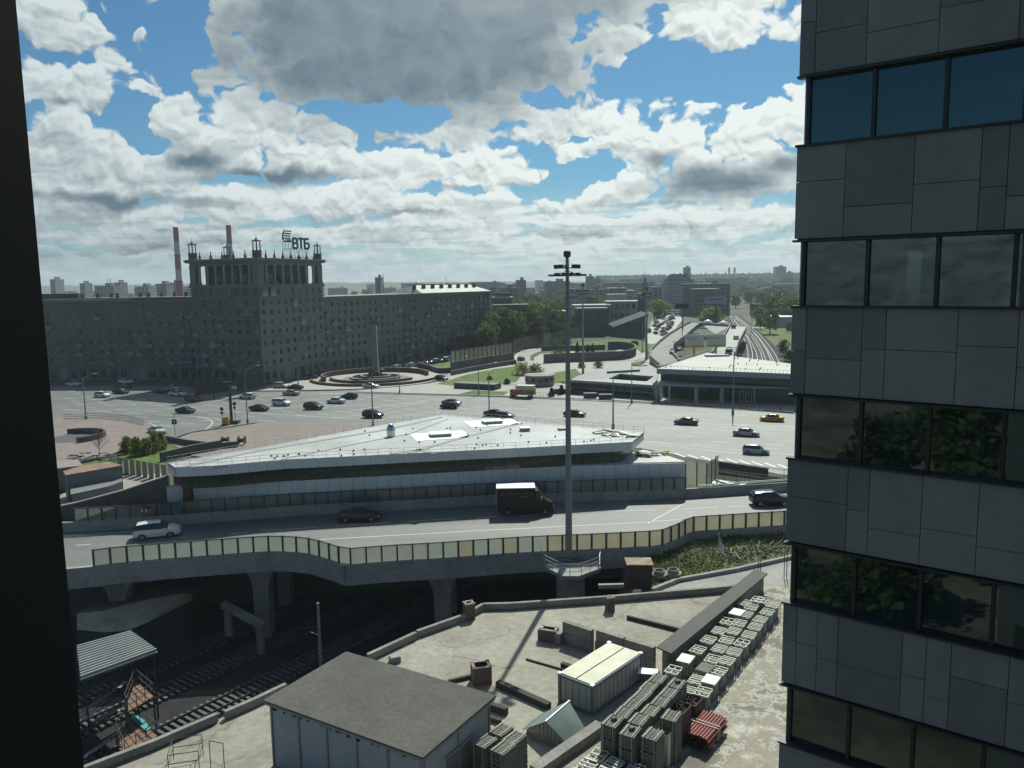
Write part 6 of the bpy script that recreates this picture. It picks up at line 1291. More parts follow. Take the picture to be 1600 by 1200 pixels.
_, wl_ = wallline('retaining_wall', 'long grey retaining wall under the row of glass screens', 'wall', [(705, 582), (755, 573), (802, 565)], 0, 3.2, .5, mat('wall_grey', (.10, .105, .10), .85, .15, .5), 1)
wallline('retaining_wall', 'dark granite wall between the lawn and sloping road', 'wall', [(705, 587), (740, 580), (780, 573), (806, 569)], 0, 1.5, .5, GRAN, 1)
wallline('planter', 'dark granite planter box on the centre lawn', 'planter', [(715, 606), (778, 609)], 0, 1.6, 4, GRAN, 1)
SCG = frosted('far_screen', (.30, .32, .24), .4)
def screens(lb, pts, z0, h, step, m=SCG):
    t = thing('noise_barrier', lb, 'noise barrier', (pts[0].x, pts[0].y, z0)); o = pts[0]; w = walk(pts, step); pm = MB(); pm.box((0, 0, h/2), (.28, .28, h), mat('rust_post', (.10, .09, .06), .7)); me = pm.mesh('post'); 
    for i, (p, d) in enumerate(w):
        put('post', me, t, loc=(p.x-o.x, p.y-o.y, 0))
        if i+1 < len(w): q = w[i+1][0]; b = MB(); b.bar((0, 0, h/2), ((q-p).x, (q-p).y, h/2), .06, h-.3, m); b.obj('screen_panel', t, loc=(p.x-o.x, p.y-o.y, 0))
screens('row of tall thin posts with glass screens on the grey retaining wall', wl_, 3.2, 3.6, 2.6)
f2 = smoothline([Vector((p.x, p.y, 0)) for p in (W(x, y, 0) for x, y in [(802, 553), (815, 548), (835, 543), (862, 539), (885, 533), (905, 527), (930, 520), (955, 513)])], 3)
screens('curving fence of tall translucent screens along the ring ramp road', f2, .3, 5.2, 3.4); b = MB()
# ring ramp road
sheet('ring_road', [(780, 590), (806, 570), (803, 556), (815, 548), (835, 543.5), (862, 540), (868, 543), (852, 547), (836, 552), (829, 556), (828, 562), (840, 568), (820, 586)], .13, ASPH)
sheet('ring_road', [(836, 568), (834, 559), (845, 553), (866, 551), (880, 549), (905, 549), (903, 556), (870, 562), (852, 570)], .14, PAVL)
sheet('ring_road', [(960, 548), (985, 541), (1012, 546), (1010, 562), (995, 563), (940, 566), (940, 561), (985, 558), (975, 550)], .135, ASPH)
RW = mat('ring_wall', (.115, .12, .115), .85, .15, .3)
wallline('retaining_wall', 'long curved grey wall of the ring ramp bending round at its right end', 'wall', [(850, 568), (880, 566), (915, 565), (950, 563.5), (975, 562), (990, 558), (993, 553), (988, 549), (972, 546), (950, 546)], 0, 3.2, .6, RW, 4)
wallline('retaining_wall', 'inner wall of the ring ramp behind the dark firs', 'wall', [(846, 548), (870, 547), (905, 547.5), (945, 546)], 0, 2.0, .6, RW)
b = MB()
P, Q = W(858, 567.8, 1.6), W(940, 564.5, 1.6)
curve = [(808, 563), (806, 557), (816, 549.5), (838, 545)]; mk = MB(); curve_line(curve, .25, .18); mk.obj('ring_marking', kind='structure')
# round kiosk
kc = W(844, 603, .1); kc.y += 3; t = thing('kiosk', 'small grey rounded kiosk with a band of windows behind the delivery truck', 'kiosk', kc); b = MB(); R_ = 3.9; N = 22
b.lathe((0, 0, 0), [(R_, 0), (R_, .95)], PAVL, N); b.lathe((0, 0, 0), [(R_, 2.1), (R_, 2.5)], PAVL, N); b.obj('wall', t); b = MB(); b.lathe((0, 0, 0), [(R_+.35, 2.5), (R_+.35, 2.75), (R_-.3, 2.8), (.1, 2.95)], CONC, N); b.obj('roof', t); b = MB(); b.lathe((0, 0, 0), [(R_-.12, .95), (R_-.12, 2.1)], CARG, N); b.obj('window_glass', t)
mm = MB(); mm.box((0, 0, 1.52), (.35, .3, 1.15), PAVL); me = mm.mesh('pier')
for i in range(14): a = 2*pi*i/14; put('pier', me, t, loc=(R_*.98*cos(a), R_*.98*sin(a), 0), rz=a)
# low glass building with courtyard
LR = mat('grey_roof', (.16, .17, .17), .6, .15, .15); LRE = mat('roof_edge', (.24, .26, .26), .6, .1, .3); LG = glassy('hall_glass', (.05, .075, .075), .35, .05, .6, (.5, .62, .6))
zl = 3.5; og = W(960, 620, 0); t = thing('glass_pavilion', 'low glass fronted building with an open courtyard in its grey roof', 'building', og)
def LP(x, y, z): p = W(x, y, z); return Vector((p.x-og.x, p.y-og.y, 0))
ro = [LP(x, y, zl) for x, y in [(891, 593.5), (1025, 602), (1030, 576), (977, 571), (955, 573), (925, 581), (905, 586)]]; ri = [LP(x, y, zl) for x, y in [(950, 592), (1010, 596), (1022, 588), (968, 584)]]
b = MB(); n = 4
oq = [ro[0], ro[1], ro[2], ro[3]]; 
for i in range(4):
    A_, B_, C_, D__ = oq[i], oq[(i+1) % 4], ri[(i+1) % 4], ri[i]; b.faces([(v.x, v.y, z) for z in (zl-.5, zl) for v in (A_, B_, C_, D__)], [(4, 5, 6, 7), (3, 2, 1, 0), (0, 1, 5, 4), (2, 3, 7, 6)], LRE if i == 0 else LR)
b.prism([(v.x, v.y) for v in (ro[0], ro[6], ro[5], ro[4], ro[3])][::-1], zl-.5, zl-.02, LR); b.obj('roof', t)
b = MB(); p3 = [LP(x, y, zl+.6) for x, y in [(948, 580), (1000, 577), (978, 570), (955, 572)]]; b.prism([(v.x, v.y) for v in p3], zl, zl+.55, LR); b.obj('upper_roof', t)
A_ = LP(894, 615, 0); B_ = LP(1022, 625, 0); A_ = Vector((ro[0].x+.5, ro[0].y+.6, 0)); B_ = Vector((ro[1].x-.5, ro[1].y+.6, 0)); panels(t, 'window_pane', [A_, B_], .5, zl-.5, 2.1, LG); b = MB()
for p, d in walk([A_, B_], 2.1): b.box((p.x, p.y-.05, zl/2), (.14, .16, zl-.4), DSTEEL)
for z in (.4, 1.6, 2.9): b.bar(A_+Vector((0, -.04, z)), B_+Vector((0, -.04, z)), .1, .08, STEEL)
b.obj('mullions', t, kind='stuff'); b = MB(); b.prism([(A_.x, A_.y+.3), (B_.x, B_.y+.3), (ri[1].x, ri[1].y), (ri[0].x, ri[0].y)], 0, .4, STNB); b.bar(A_+Vector((0, 5, 1.5)), B_+Vector((0, 5, 1.5)), .2, 3, mat('hall_inner', (.08, .10, .10), .8, .4, .4)); b.obj('inner_wall', t)
b = MB(); sd_ = [ro[0]+Vector((.4, .6, 0)), ro[6]+Vector((.4, 0, 0)), ro[5], ro[4]]
for p, q in zip(sd_, sd_[1:]): b.bar(p+Vector((0, 0, 1.5)), q+Vector((0, 0, 1.5)), .2, 3, STNB)
for p, q in zip(ri, ri[1:]+ri[:1]): b.bar(p+Vector((0, 0, 1.5)), q+Vector((0, 0, 1.5)), .15, 3, DSTEEL)
b.obj('wall', t)
b = MB(); b.bar(A_+Vector((0, -1.8, .5)), B_+Vector((0, -1.8, .5)), .2, .9, STNB); b.obj('plinth_wall', t)
# columned hall
zh = 7.4; og = W(1130, 630, 0); t = thing('columned_hall', 'metro hall with pale pitched roof, deep canopy and slim white columns', 'building', og); HROOF = mat('hall_roof', (.42, .42, .375), .7, .12, .12, fine=.06); HF = mat('hall_fascia', (.25, .28, .29), .6, .08, .4)
fl, fr_, br, bl_ = LP(1026, 576, zh), LP(1262, 585, zh), LP(1262, 573.5, zh), LP(1104.5, 557.5, zh); hz = Vector((0, 0, 2.6)); ap_ = LP(1104.5, 551, zh+1.2)
b = MB(); z_ = zh; b.faces([(fl.x, fl.y, z_), (fr_.x, fr_.y, z_), (br.x, br.y, z_+.3), (ap_.x, ap_.y, z_+1.2)], [(0, 1, 2, 3)], HROOF)
b.faces([(fl.x, fl.y, z_-.02), (fr_.x, fr_.y, z_-.02), (br.x, br.y, z_+.28), (ap_.x, ap_.y, z_+1.18), (fl.x, fl.y, z_-1.2), (fr_.x, fr_.y, z_-1.2), (br.x, br.y, z_-1.2), (ap_.x, ap_.y, z_-1.2)], [(0, 4, 5, 1), (1, 5, 6, 2), (2, 6, 7, 3), (3, 7, 4, 0), (7, 6, 5, 4)], HF); b.obj('roof', t)
b = MB()
for ln_ in ([fl, fr_], [fl, ap_], [ap_, br]):
    zz_ = {0: (zh, zh), 1: (zh, zh+1.2), 2: (zh+1.2, zh+.3)}[[[fl, fr_], [fl, ap_], [ap_, br]].index(ln_)]; n = 40
    for k in range(n+1): p = ln_[0].lerp(ln_[1], k/n); z_ = lerp(*zz_, k/n); b.tube((p.x, p.y, z_), (p.x, p.y, z_+.7), .035, STEEL, 4)
    b.bar(ln_[0]+Vector((0, 0, zz_[0]+.7)), ln_[1]+Vector((0, 0, zz_[1]+.7)), .05, .05, STEEL)
b.obj('roof_railing', t); rp = random.Random(2); b = MB()
for i in range(30):
    f, g_ = rp.random(), rp.random(); p = fl.lerp(fr_, f).lerp(ap_.lerp(br, f), g_*.9+.05); b.lathe((p.x, p.y, 0), [(.12, zh), (.12, zh+1.4*g_*(1-f)+.3)], DSTEEL, 5)
b.obj('roof_vent', t, kind='stuff'); p = LP(1120, 556, zh+1); b = MB(); b.box((0, 0, .2), (6, 2, .4), HF); b.obj('roof_hatch', t, loc=(p.x, p.y, zh+.9))
uA, uB = fl+Vector((2, 1.5, 0)), fr_+Vector((0, 1.5, 0)); panels(t, 'window_pane', [uA, uB], 4.6, zh-1.2, 2.4, LG)
cA, cB = LP(1025, 600, 4.2), LP(1262, 606, 4.2); b = MB(); b.faces([(cA.x, cA.y, 3.7), (cB.x, cB.y, 3.7), (cB.x, cB.y, 4.2), (cA.x, cA.y, 4.2), (uA.x, uA.y, 4.4), (uB.x, uB.y, 4.4), (uA.x, uA.y, 3.9), (uB.x, uB.y, 3.9)], [(0, 1, 2, 3), (3, 2, 5, 4), (1, 0, 6, 7)], HF)
b.faces([(cA.x, cA.y, 0), (cA.x+1.0, cA.y, 0), (cA.x+.2, cA.y, 4.2), (cA.x-.8, cA.y, 4.2), (uA.x, uA.y+4, 0), (uA.x+1, uA.y+4, 0), (uA.x+.2, uA.y+4, 4.2), (uA.x-.8, uA.y+4, 4.2)], [(0, 1, 2, 3), (1, 5, 6, 2), (0, 3, 7, 4)], HF); b.obj('canopy', t)
b = MB(); b.lathe((0, 0, 0), [(.2, 0), (.2, 3.75)], mat('column_white', (.40, .42, .38), .6), 10); me = b.mesh('column')
for x in (1047, 1088, 1091, 1128, 1131, 1181, 1226): p = LP(x, 603, 4.0); put('column', me, t, loc=(p.x, p.y+.8, 0))
lA, lB = uA+Vector((1, 3, 0)), uB+Vector((0, 3, 0)); panels(t, 'window_pane', [lA, lB], .2, 3.9, 2.4, LG); b = MB()
b.bar(lA+Vector((0, 6, 3.2)), lB+Vector((0, 6, 3.2)), .3, 6.4, mat('hall_inner', (.08, .10, .10), .8)); b.prism([(lA.x, lA.y+.2), (lB.x, lB.y+.2), (br.x, br.y-1), (ap_.x, ap_.y-2)], .0, .2, STNB); b.prism([(uA.x+1, uA.y+7), (uB.x, uB.y+7), (br.x, br.y-.5), (ap_.x-1, ap_.y-2)], 0.2, 6.1, STNB); b.obj('inner_wall', t)
for k, x in enumerate((1156, 1164, 1172)): p = LP(x, 603, 3.5); b = MB(); b.box((0, 0, 1.3), (.9, .12, 2.4), WPAN); b.box((0, -.08, 1.3), (.66, .06, 2.1), CARG); b.obj('door', t, loc=(p.x, lA.y+(lB.y-lA.y)*(p.x-lA.x)/(lB.x-lA.x)-.2, 0))
sn = thing('hall_sign', 'white outline round emblem sign on the upper glass of the columned hall', 'sign', (og.x+LP(1204, 594, 5.4).x, og.y+LP(1204, 594, 5.4).y+.2, 5.4)); b = MB()
for i in range(16): a, c = 2*pi*i/16, 2*pi*(i+1)/16; b.tube((1.0*cos(a), 0, .6*sin(a)), (1.0*cos(c), 0, .6*sin(c)), .09, WPAN, 4)
for x0, z0, x1, z1 in ((-.5, -.4, -.3, .35), (-.3, .35, 0, -.2), (0, -.2, .3, .35), (.3, .35, .5, -.4), (-1.1, .3, -.7, .5), (1.1, .3, .7, .5)): b.tube((x0, 0, z0), (x1, 0, z1), .09, WPAN, 4)
b.obj('emblem', sn)
railing('railing', 'low dark railing on the pavement before the columned hall', [(1155, 638), (1200, 642), (1245, 646)], .1, 1.0, step=1.5); railing('railing', 'low dark railing beside the parked delivery truck', [(832, 620), (860, 622)], .1, 1.1, step=1.0)
for i, (x, y, w) in enumerate([(922, 622, 3), (946, 624, 3), (880, 615, 5)]): P = W(x, y, .1); b = MB(); b.box((0, 0, .6), (w, 1.2, 1.2), STNB, -.05); b.box((0, 0, 1.22), (w+.1, 1.3, .08), CONC, -.05); tag(b.obj('planter', loc=P), ['left dark planter on the pavement by the glass building', 'right dark planter on the pavement by the glass building', 'long dark planter between the truck and glass building'][i], 'planter')
# people
def person(P, c, lb, h=1.72, rz=0):
    me = bpy.data.meshes.new('person'); vs = [(0, 0, .95), (0, 0, 1.15), (0, 0, 1.38), (0, 0, 1.5), (0, .02, 1.62), (.18, 0, 1.4), (.24, .02, 1.12), (.22, .1, .88), (-.18, 0, 1.4), (-.24, 0, 1.12), (-.24, -.06, .88), (.1, 0, .88), (.11, .08, .48), (.12, .02, .08), (.12, .14, .03), (-.1, 0, .88), (-.11, -.06, .48), (-.12, -.12, .08), (-.12, 0, .03)]
    es = [(0, 1), (1, 2), (2, 3), (3, 4), (2, 5), (5, 6), (6, 7), (2, 8), (8, 9), (9, 10), (0, 11), (11, 12), (12, 13), (13, 14), (0, 15), (15, 16), (16, 17), (17, 18)]; rad = [.15, .15, .16, .055, .105, .065, .05, .04, .065, .05, .04, .1, .065, .05, .045, .1, .065, .05, .045]
    me.from_pydata(vs, es, []); o = bpy.data.objects.new('person', me); col.objects.link(o); o.modifiers.new('skin', 'SKIN'); o.modifiers.new('sub', 'SUBSURF').levels = 1
    for i, r in enumerate(rad): me.skin_vertices[0].data[i].radius = (r, r*.8)
    me.skin_vertices[0].data[0].use_root = True; me.materials.append(c); o.location = P; o.rotation_euler = (0, 0, rz); s = h/1.72; o.scale = (s, s, s); tag(o, lb, 'person'); hm = MB(); hm.lathe((0, .02, 0), [(.02, 1.76), (.09, 1.73), (.115, 1.64), (.1, 1.58)], BLK, 8); hm.obj('hair', o)
for x, y, lb in ((1014, 627, 'person in dark clothes walking right of the thin pavement lamp'), (1026, 627, 'person in dark clothes standing at the corner of the columned hall'), (873, 618, 'person in dark clothes on the pavement left of the tall mast'), (506, 593, 'person in dark clothes walking by the cars at the monument'), (455, 593, 'person in dark clothes near the tower forecourt grass'), (1029, 629, 'person in black beside the hall corner wall')): person(W(x, y, .12), mat('dark_clothes', (.03, .032, .04), .9), lb, rz=x)
# ================================================================== viaduct ramps, highway, railway at right
def road3(name, lb, left, right, z0, z1, th=1.2, m=ASPH, wall=True, wh=1.1):
    n = len(left); zs = [lerp(z0, z1, i/(n-1)) for i in range(n)]; Lp = [W(x, y, z) for (x, y), z in zip(left, zs)]; Rp = [W(x, y, z) for (x, y), z in zip(right, zs)]; t = thing(name, lb, 'road bridge', Lp[0]); o = Lp[0]; b = MB(); dn = Vector((0, 0, -th))
    for i in range(n-1):
        A_, B_, C_, D_ = Lp[i]-o, Rp[i]-o, Rp[i+1]-o, Lp[i+1]-o; b.poly([A_, B_, C_, D_], m); b.poly([D_+dn, C_+dn, B_+dn, A_+dn], CONCD); b.poly([A_, D_, D_+dn, A_+dn], CONC); b.poly([B_+dn, C_+dn, C_, B_], CONC)
    b.poly([Lp[0]-o, Lp[0]-o+dn, Rp[0]-o+dn, Rp[0]-o], CONC); b.obj('road_surface', t); b = MB()
    for Q in (Lp, Rp):
        for p, q in zip(Q, Q[1:]): b.bar(p-o+Vector((0, 0, wh/2)), q-o+Vector((0, 0, wh/2)), .35, wh, CONC)
    b.obj('parapet', t); 
    for i in range(0, n, 2): c = (Lp[i]+Rp[i])/2-o; b = MB(); b.box((c.x, c.y, (-zs[i]-o.z-1)/2+.0 if False else -(zs[i])/2-.6), (3, 1.6, zs[i]+0.1), CONCD); b.obj('pier', t)
    return t, Lp, Rp
road3('flyover', 'light grey left hand ramp curving down toward the ring road', [(1030, 572), (1016, 560), (1018, 548), (1030, 536), (1048, 522), (1068, 510), (1080, 504)], [(1062, 566), (1050, 553), (1052, 541), (1062, 534), (1074, 524), (1086, 513), (1096, 506)], 1.0, 5.5, m=mat('pale_asphalt', (.20, .205, .19), .8, .12, .05))
road3('flyover', 'right hand viaduct carrying a few cars above the tracks', [(1112, 556), (1122, 540), (1131, 528), (1138, 516), (1141, 509)], [(1148, 557), (1153, 540), (1159, 528), (1165, 517), (1166, 511)], 5.5, 6.5, wh=1.3)
P = W(1104, 505, 5.5); b = MB(); Lq = [W(1096, 507, 5.5), W(1141, 510, 6.0), W(1118, 522, 5.0)]; b.poly([p for p in Lq], DSTEEL); b.bar(Lq[0], Lq[1], 2.5, 2.0, CONC); tag(b.obj('portal_beam'), 'dark portal between the two ramps behind the billboards', 'portal')
for i, (x, y) in enumerate(((1106, 505), (1130, 507))): P = W(x, y, 6.5); b = MB(); b.lathe((0, 0, 0), [(2.3, 0), (2.0, .8), (1.2, 1.4), (.2, 1.8)], mat('dome_white', (.75, .76, .74), .5), 14); tag(b.obj('dome', loc=P, smooth=True), ['left small white dome above the portal', 'right small white dome above the portal'][i], 'dome')
for (x, y, k, c, zz_, lb) in ((1051, 552, 'suv', 'black', 1.9, 'black car nearest the bend on the left ramp'), (1062, 547.5, 'hatch', 'black', 2.0, 'black car just behind on the left ramp'), (1138, 553.5, 'suv', 'black', 5.55, 'black car nearest on the right viaduct'), (1140, 549, 'sedan', 'silver', 5.6, 'silver car behind the black one on right viaduct'), (1150, 530, 'hatch', 'white', 6.0, 'glinting white car in the middle of the right viaduct'), (1146, 513, 'suv', 'black', 6.4, 'dark car at the far end of the right viaduct')):
    car(k, c, W(x, y, zz_), 1.35 if x > 1100 else -1.9, lb, 'car', group='cars on the ramps')
BB = mat('billboard_white', (.42, .46, .43), .6, .06, .5)
for i, (l, r, y0, y1, cc) in enumerate(((1070, 1100, 523, 543, (.55, .27, .04)), (1104, 1134, 522.5, 542, (.30, .36, .05)))):
    D = 232; A_, B_ = WD(l, y1, D), WD(r, y1, D); T_ = WD(l, y0, D); hB = T_.z-A_.z; wB = (B_-A_).length; t = thing('billboard', ['left white roadside billboard with an orange bottom strip', 'right white roadside billboard with a green bottom strip'][i], 'billboard', A_); b = MB(); b.box((wB/2, 0, hB/2+.3), (wB, .4, hB-.6), BB); b.obj('panel', t)
    b = MB(); b.box((wB/2, 0, .3), (wB, .42, .8), mat('strip%d' % i, cc, .6)); b.obj('bottom_strip', t); b = MB()
    for k in range(3 - i): b.box((wB*(.22+.28*k), -.23, hB*.36), (.16, .05, .25), DSTEEL)
    b.box((wB*.45, -.22, hB*.74), (wB*.5, .03, .12), STNB); b.box((wB*.42, -.22, hB*.62), (wB*.4, .03, .1), STNB); b.box((wB*.1, -.22, hB*.72), (.4, .03, .25), STNB); b.obj('lettering', t); b = MB(); b.tube((wB/2, .4, hB*.5), (wB/2, .4, -A_.z), .35, CONC, 8); b.obj('post', t)
# railway corridor
sheet('rail_corridor', [(1150, 600), (1138, 575), (1145, 535), (1136, 500), (1139, 491), (1152, 491), (1185, 515), (1215, 540), (1245, 580), (1245, 610)], .02, BALL)
for i, pl in enumerate([[(1205, 600), (1203, 575), (1192, 545), (1172, 517), (1147, 494)], [(1222, 600), (1216, 575), (1203, 548), (1180, 520), (1150, 494)], [(1168, 590), (1170, 572), (1172, 552), (1165, 530), (1150, 508), (1141, 494)], [(1186, 595), (1188, 572), (1184, 550), (1170, 525), (1153, 505), (1144, 494)]]):
    pts = smoothline([Vector((p.x, p.y, 0)) for p in (W(x, y, 0) for x, y in pl)], 5); t = thing('railway_track', ['%s railway track from the right in the corridor beside the viaduct' % ORD[k] for k in (1, 0, 3, 2)][i], 'railway track', pts[0]); o = pts[0]
    for s in (-1, 1):
        b = MB()
        for p, q in zip(pts, pts[1:]): n = Vector((-(q-p).y, (q-p).x, 0)).normalized()*.8*s; b.bar(p+n-o+Vector((0, 0, .3)), q+n-o+Vector((0, 0, .3)), .16, .18, mat('worn_rail', (.32, .33, .32), .4, metal=.4))
        b.obj('rail', t)
    b = MB()
    for p, d in walk(pts, 1.1): b.box((p.x-o.x, p.y-o.y, .12), (.4, 2.7, .16), CONCD, atan2(d.y, d.x))
    b.obj('sleepers', t, kind='stuff')
sheet('embankment_grass', [(1245, 560), (1210, 540), (1185, 515), (1160, 495), (1175, 488), (1245, 500)], .03, WILD); sheet('far_road', [(1165, 509), (1245, 511), (1245, 513), (1168, 512)], .05, PAVL); sheet('far_lawn', [(1180, 515), (1245, 517), (1245, 528), (1200, 526)], .06, GRASS)
# highway with traffic
sheet('highway', [(1012, 540), (1010, 520), (1018, 505), (1020, 492), (1062, 490), (1066, 500), (1050, 520), (1035, 533)], .08, ASPH2)
_, hw = wallline('dividing_wall', 'low concrete wall bending along the busy highway', 'wall', [(1012, 515), (1018, 506), (1021, 493)], 0, 1.0, .6, CONC)
cc = {}
def tiny(c):
    if c not in cc: b = MB(); b.box((0, 0, .62), (4.4, 1.8, .75), PT[c], top=.95); b.box((-.25, 0, 1.2), (2.5, 1.6, .5), CARG, top=.8); b.box((-.25, 0, 1.46), (1.7, 1.25, .06), PT[c]); cc[c] = b.mesh('small_car_'+c)
    return cc[c]
rq = random.Random(55); used = []
for k in range(400):
    y = 491+34*rq.random()**1.7; f = (y-491)/34; x = rq.uniform(lerp(1020, 1012, f), lerp(1062, 1040, f))
    if 1014 < x < 1022 and y > 493: continue
    P = W(x, y, .1)
    if any((P-u).length < 5.8 for u in used): continue
    used.append(P)
    if len(used) > 75: break
    c = rq.choice(['white', 'silver', 'black', 'grey', 'navy', 'white', 'black', 'red']); put('distant_car', tiny(c), None, loc=P, rz=1.75+rq.uniform(-.1, .1), label={'navy': 'dark blue'}.get(c, c)+' car in the dense traffic on the highway beyond the lawn', cat='car', group='%s cars in the highway traffic' % c)
for k in range(60):
    f = rq.random(); x = lerp(1216, 1250, f)+rq.uniform(-5, 5); y = lerp(482, 467, f)+rq.uniform(-3, 3); P = W(x, y, .1)
    if any((P-u).length < 6 for u in used): continue
    used.append(P); c = rq.choice(['white', 'silver', 'white', 'red', 'silver', 'black']); put('distant_car', tiny(c), None, loc=P, rz=.9, label=c+' car in the far jammed lot at the stone building edge', cat='car', group='%s cars far right' % c)
sheet('far_carriageway', [(1200, 486), (1245, 463), (1262, 463), (1262, 486)], .09, ASPH2)
# hall with leaning struts, mall and office buildings at mid distance
SH = mat('shade_grey', (.07, .08, .085), .8, .15, .1); MG = mat('mid_grey_wall', (.16, .175, .175), .8, .12, .05); MW = mat('mid_white_wall', (.26, .29, .29), .8, .1, .05); BGE = mat('mid_beige_wall', (.24, .225, .19), .85, .12, .05); BRN = mat('mid_brown_wall', (.15, .115, .095), .85, .15, .05)
A_, B_ = W(958, 526, 0), W(1013, 529, 0); t = thing('leaning_column_hall', 'dark open hall with slanting struts beside the highway', 'building', A_); ztl, ztr = zat(A_, 957, 511), zat(B_, 1011, 491); b = MB(); d = B_-A_; n = Vector((-1, 14, 0))
b.faces([(0, 0, ztl), (d.x, d.y, ztr), (d.x+n.x, d.y+n.y, ztr+1), (n.x, n.y, ztl+1), (0, 0, ztl-1), (d.x, d.y, ztr-1), (d.x+n.x, d.y+n.y, ztr-1), (n.x, n.y, ztl-1)], [(0, 1, 2, 3), (0, 4, 5, 1), (1, 5, 6, 2), (3, 7, 4, 0), (7, 6, 5, 4)], SH); b.obj('roof', t); b = MB(); b.prism([(n.x*.5, n.y*.5), (d.x+n.x*.5, d.y+n.y*.5), (d.x+n.x, d.y+n.y), (n.x, n.y)], 0, min(ztl, ztr)-1, SH); b.bar(n*.5+Vector((0, 0, ztl*.5)), d+n*.5+Vector((0, 0, ztr*.5)), .5, ztl, SH); b.obj('back_wall', t)
for k in range(14): f = (k+.5)/14; p = d*f; q = d*min(1, f+.05)+n*.2; b = MB(); b.bar((p.x, p.y, lerp(ztl, ztr, f)-1), (q.x, q.y, 0), .5, .5, MG); b.obj('strut', t)
WINGRID = {}
def gridmat(name, wall, glass, sx, sz, rough=.7):
    m = mat(name, wall, rough); t_ = m.node_tree
    if 'done' in m: return m
    m['done'] = 1; g = t_.nodes.new('ShaderNodeTexCoord'); s = t_.nodes.new('ShaderNodeSeparateXYZ'); t_.links.new(g.outputs['Object'], s.inputs[0]); ad = t_.nodes.new('ShaderNodeMath'); ad.operation = 'ADD'; t_.links.new(s.outputs[0], ad.inputs[0]); t_.links.new(s.outputs[1], ad.inputs[1])
    def band(src, step, duty):
        a = t_.nodes.new('ShaderNodeMath'); a.operation = 'MULTIPLY'; t_.links.new(src, a.inputs[0]); a.inputs[1].default_value = 1/step; c = t_.nodes.new('ShaderNodeMath'); c.operation = 'FRACT'; t_.links.new(a.outputs[0], c.inputs[0]); e = t_.nodes.new('ShaderNodeMath'); e.operation = 'LESS_THAN'; t_.links.new(c.outputs[0], e.inputs[0]); e.inputs[1].default_value = duty; return e.outputs[0]
    u = band(ad.outputs[0], sx, .55); v = band(s.outputs[2], sz, .5); mu = t_.nodes.new('ShaderNodeMath'); mu.operation = 'MULTIPLY'; t_.links.new(u, mu.inputs[0]); t_.links.new(v, mu.inputs[1]); x = t_.nodes.new('ShaderNodeMix'); x.data_type = 'RGBA'; x.inputs[6].default_value = (*wall, 1); x.inputs[7].default_value = (*glass, 1); t_.links.new(mu.outputs[0], x.inputs[0]); t_.links.new(x.outputs[2], t_.nodes['Principled BSDF'].inputs['Base Color']); return m
def block(px0, px1, ytop, D, label, m, depth=14, name='city_building', rz=0.0, roofm=None, cat='building', group=None, extra=None, rows=0, bays=0):
    A_ = WD(px0, 440, D); B_ = WD(px1, 440, D); w = (B_-A_).length; c = (A_+B_)/2; zt_ = zat(c, (px0+px1)/2, ytop); t = thing(name, label, cat, (c.x, c.y, 0), rz, group); b = MB(); b.box((0, depth/2, zt_/2), (w, depth, zt_), m); b.obj('wall', t)
    b = MB(); b.box((0, depth/2, zt_+.25), (w+.4, depth+.4, .5), roofm or TIN); 
    if extra: b.box((w*extra[0], depth/2, zt_+extra[2]/2+.5), (w*extra[1], depth*.5, extra[2]), m)
    b.obj('roof', t)
    if rows:
        b = MB(); b.box((0, 0, 0), (w/bays*.6, .3, zt_/rows*.5), GL); me = b.mesh('window')
        for i in range(bays):
            for j in range(rows): put('window', me, t, loc=(-w/2+w*(i+.5)/bays, 0, zt_*(j+.55)/rows))
    return t, w, zt_
block(897, 955, 478, 430, 'long beige building above the dark low mall', BGE, 20, rows=2, bays=9); block(902, 950, 483, 405, 'dark grey shopping block left of the highway', SH, 14, roofm=MG, rows=2, bays=4); block(888, 902, 452, 470, 'pale slab apartment block left of the second mast', MW, 12, rows=7, bays=4)
block(950, 1004, 472, 440, 'pale office block with dark window bands left of the highway', MW, 20, rows=3, bays=6); block(951, 980, 461, 470, 'upper pale storey block with a faded rooftop sign', MW, 14); block(1003, 1009, 460, 420, 'narrow dark stair tower on the pale office block', SH, 14); block(1009, 1041, 473, 760, 'brown brick apartment block behind the yellow tree', BRN, 14, rows=4, bays=7)
block(1086, 1126, 452, 600, 'brown grey slab building right of the glass office', BRN, 20, rows=6, bays=9); block(1018, 1066, 486, 690, 'dark low bridge block closing the highway', SH, 6); block(830, 886, 488, 400, 'grey low depot among the trees', MG, 16); block(769, 824, 478, 345, 'low olive building right of the apartment block', STN, 16, roofm=STN); block(769, 800, 466, 360, 'small building with a bright hipped tin roof', STN, 14, extra=(0, .8, 2.0)); block(846, 870, 492, 420, 'pale low building behind the crowns', MW, 10, roofm=WHT)
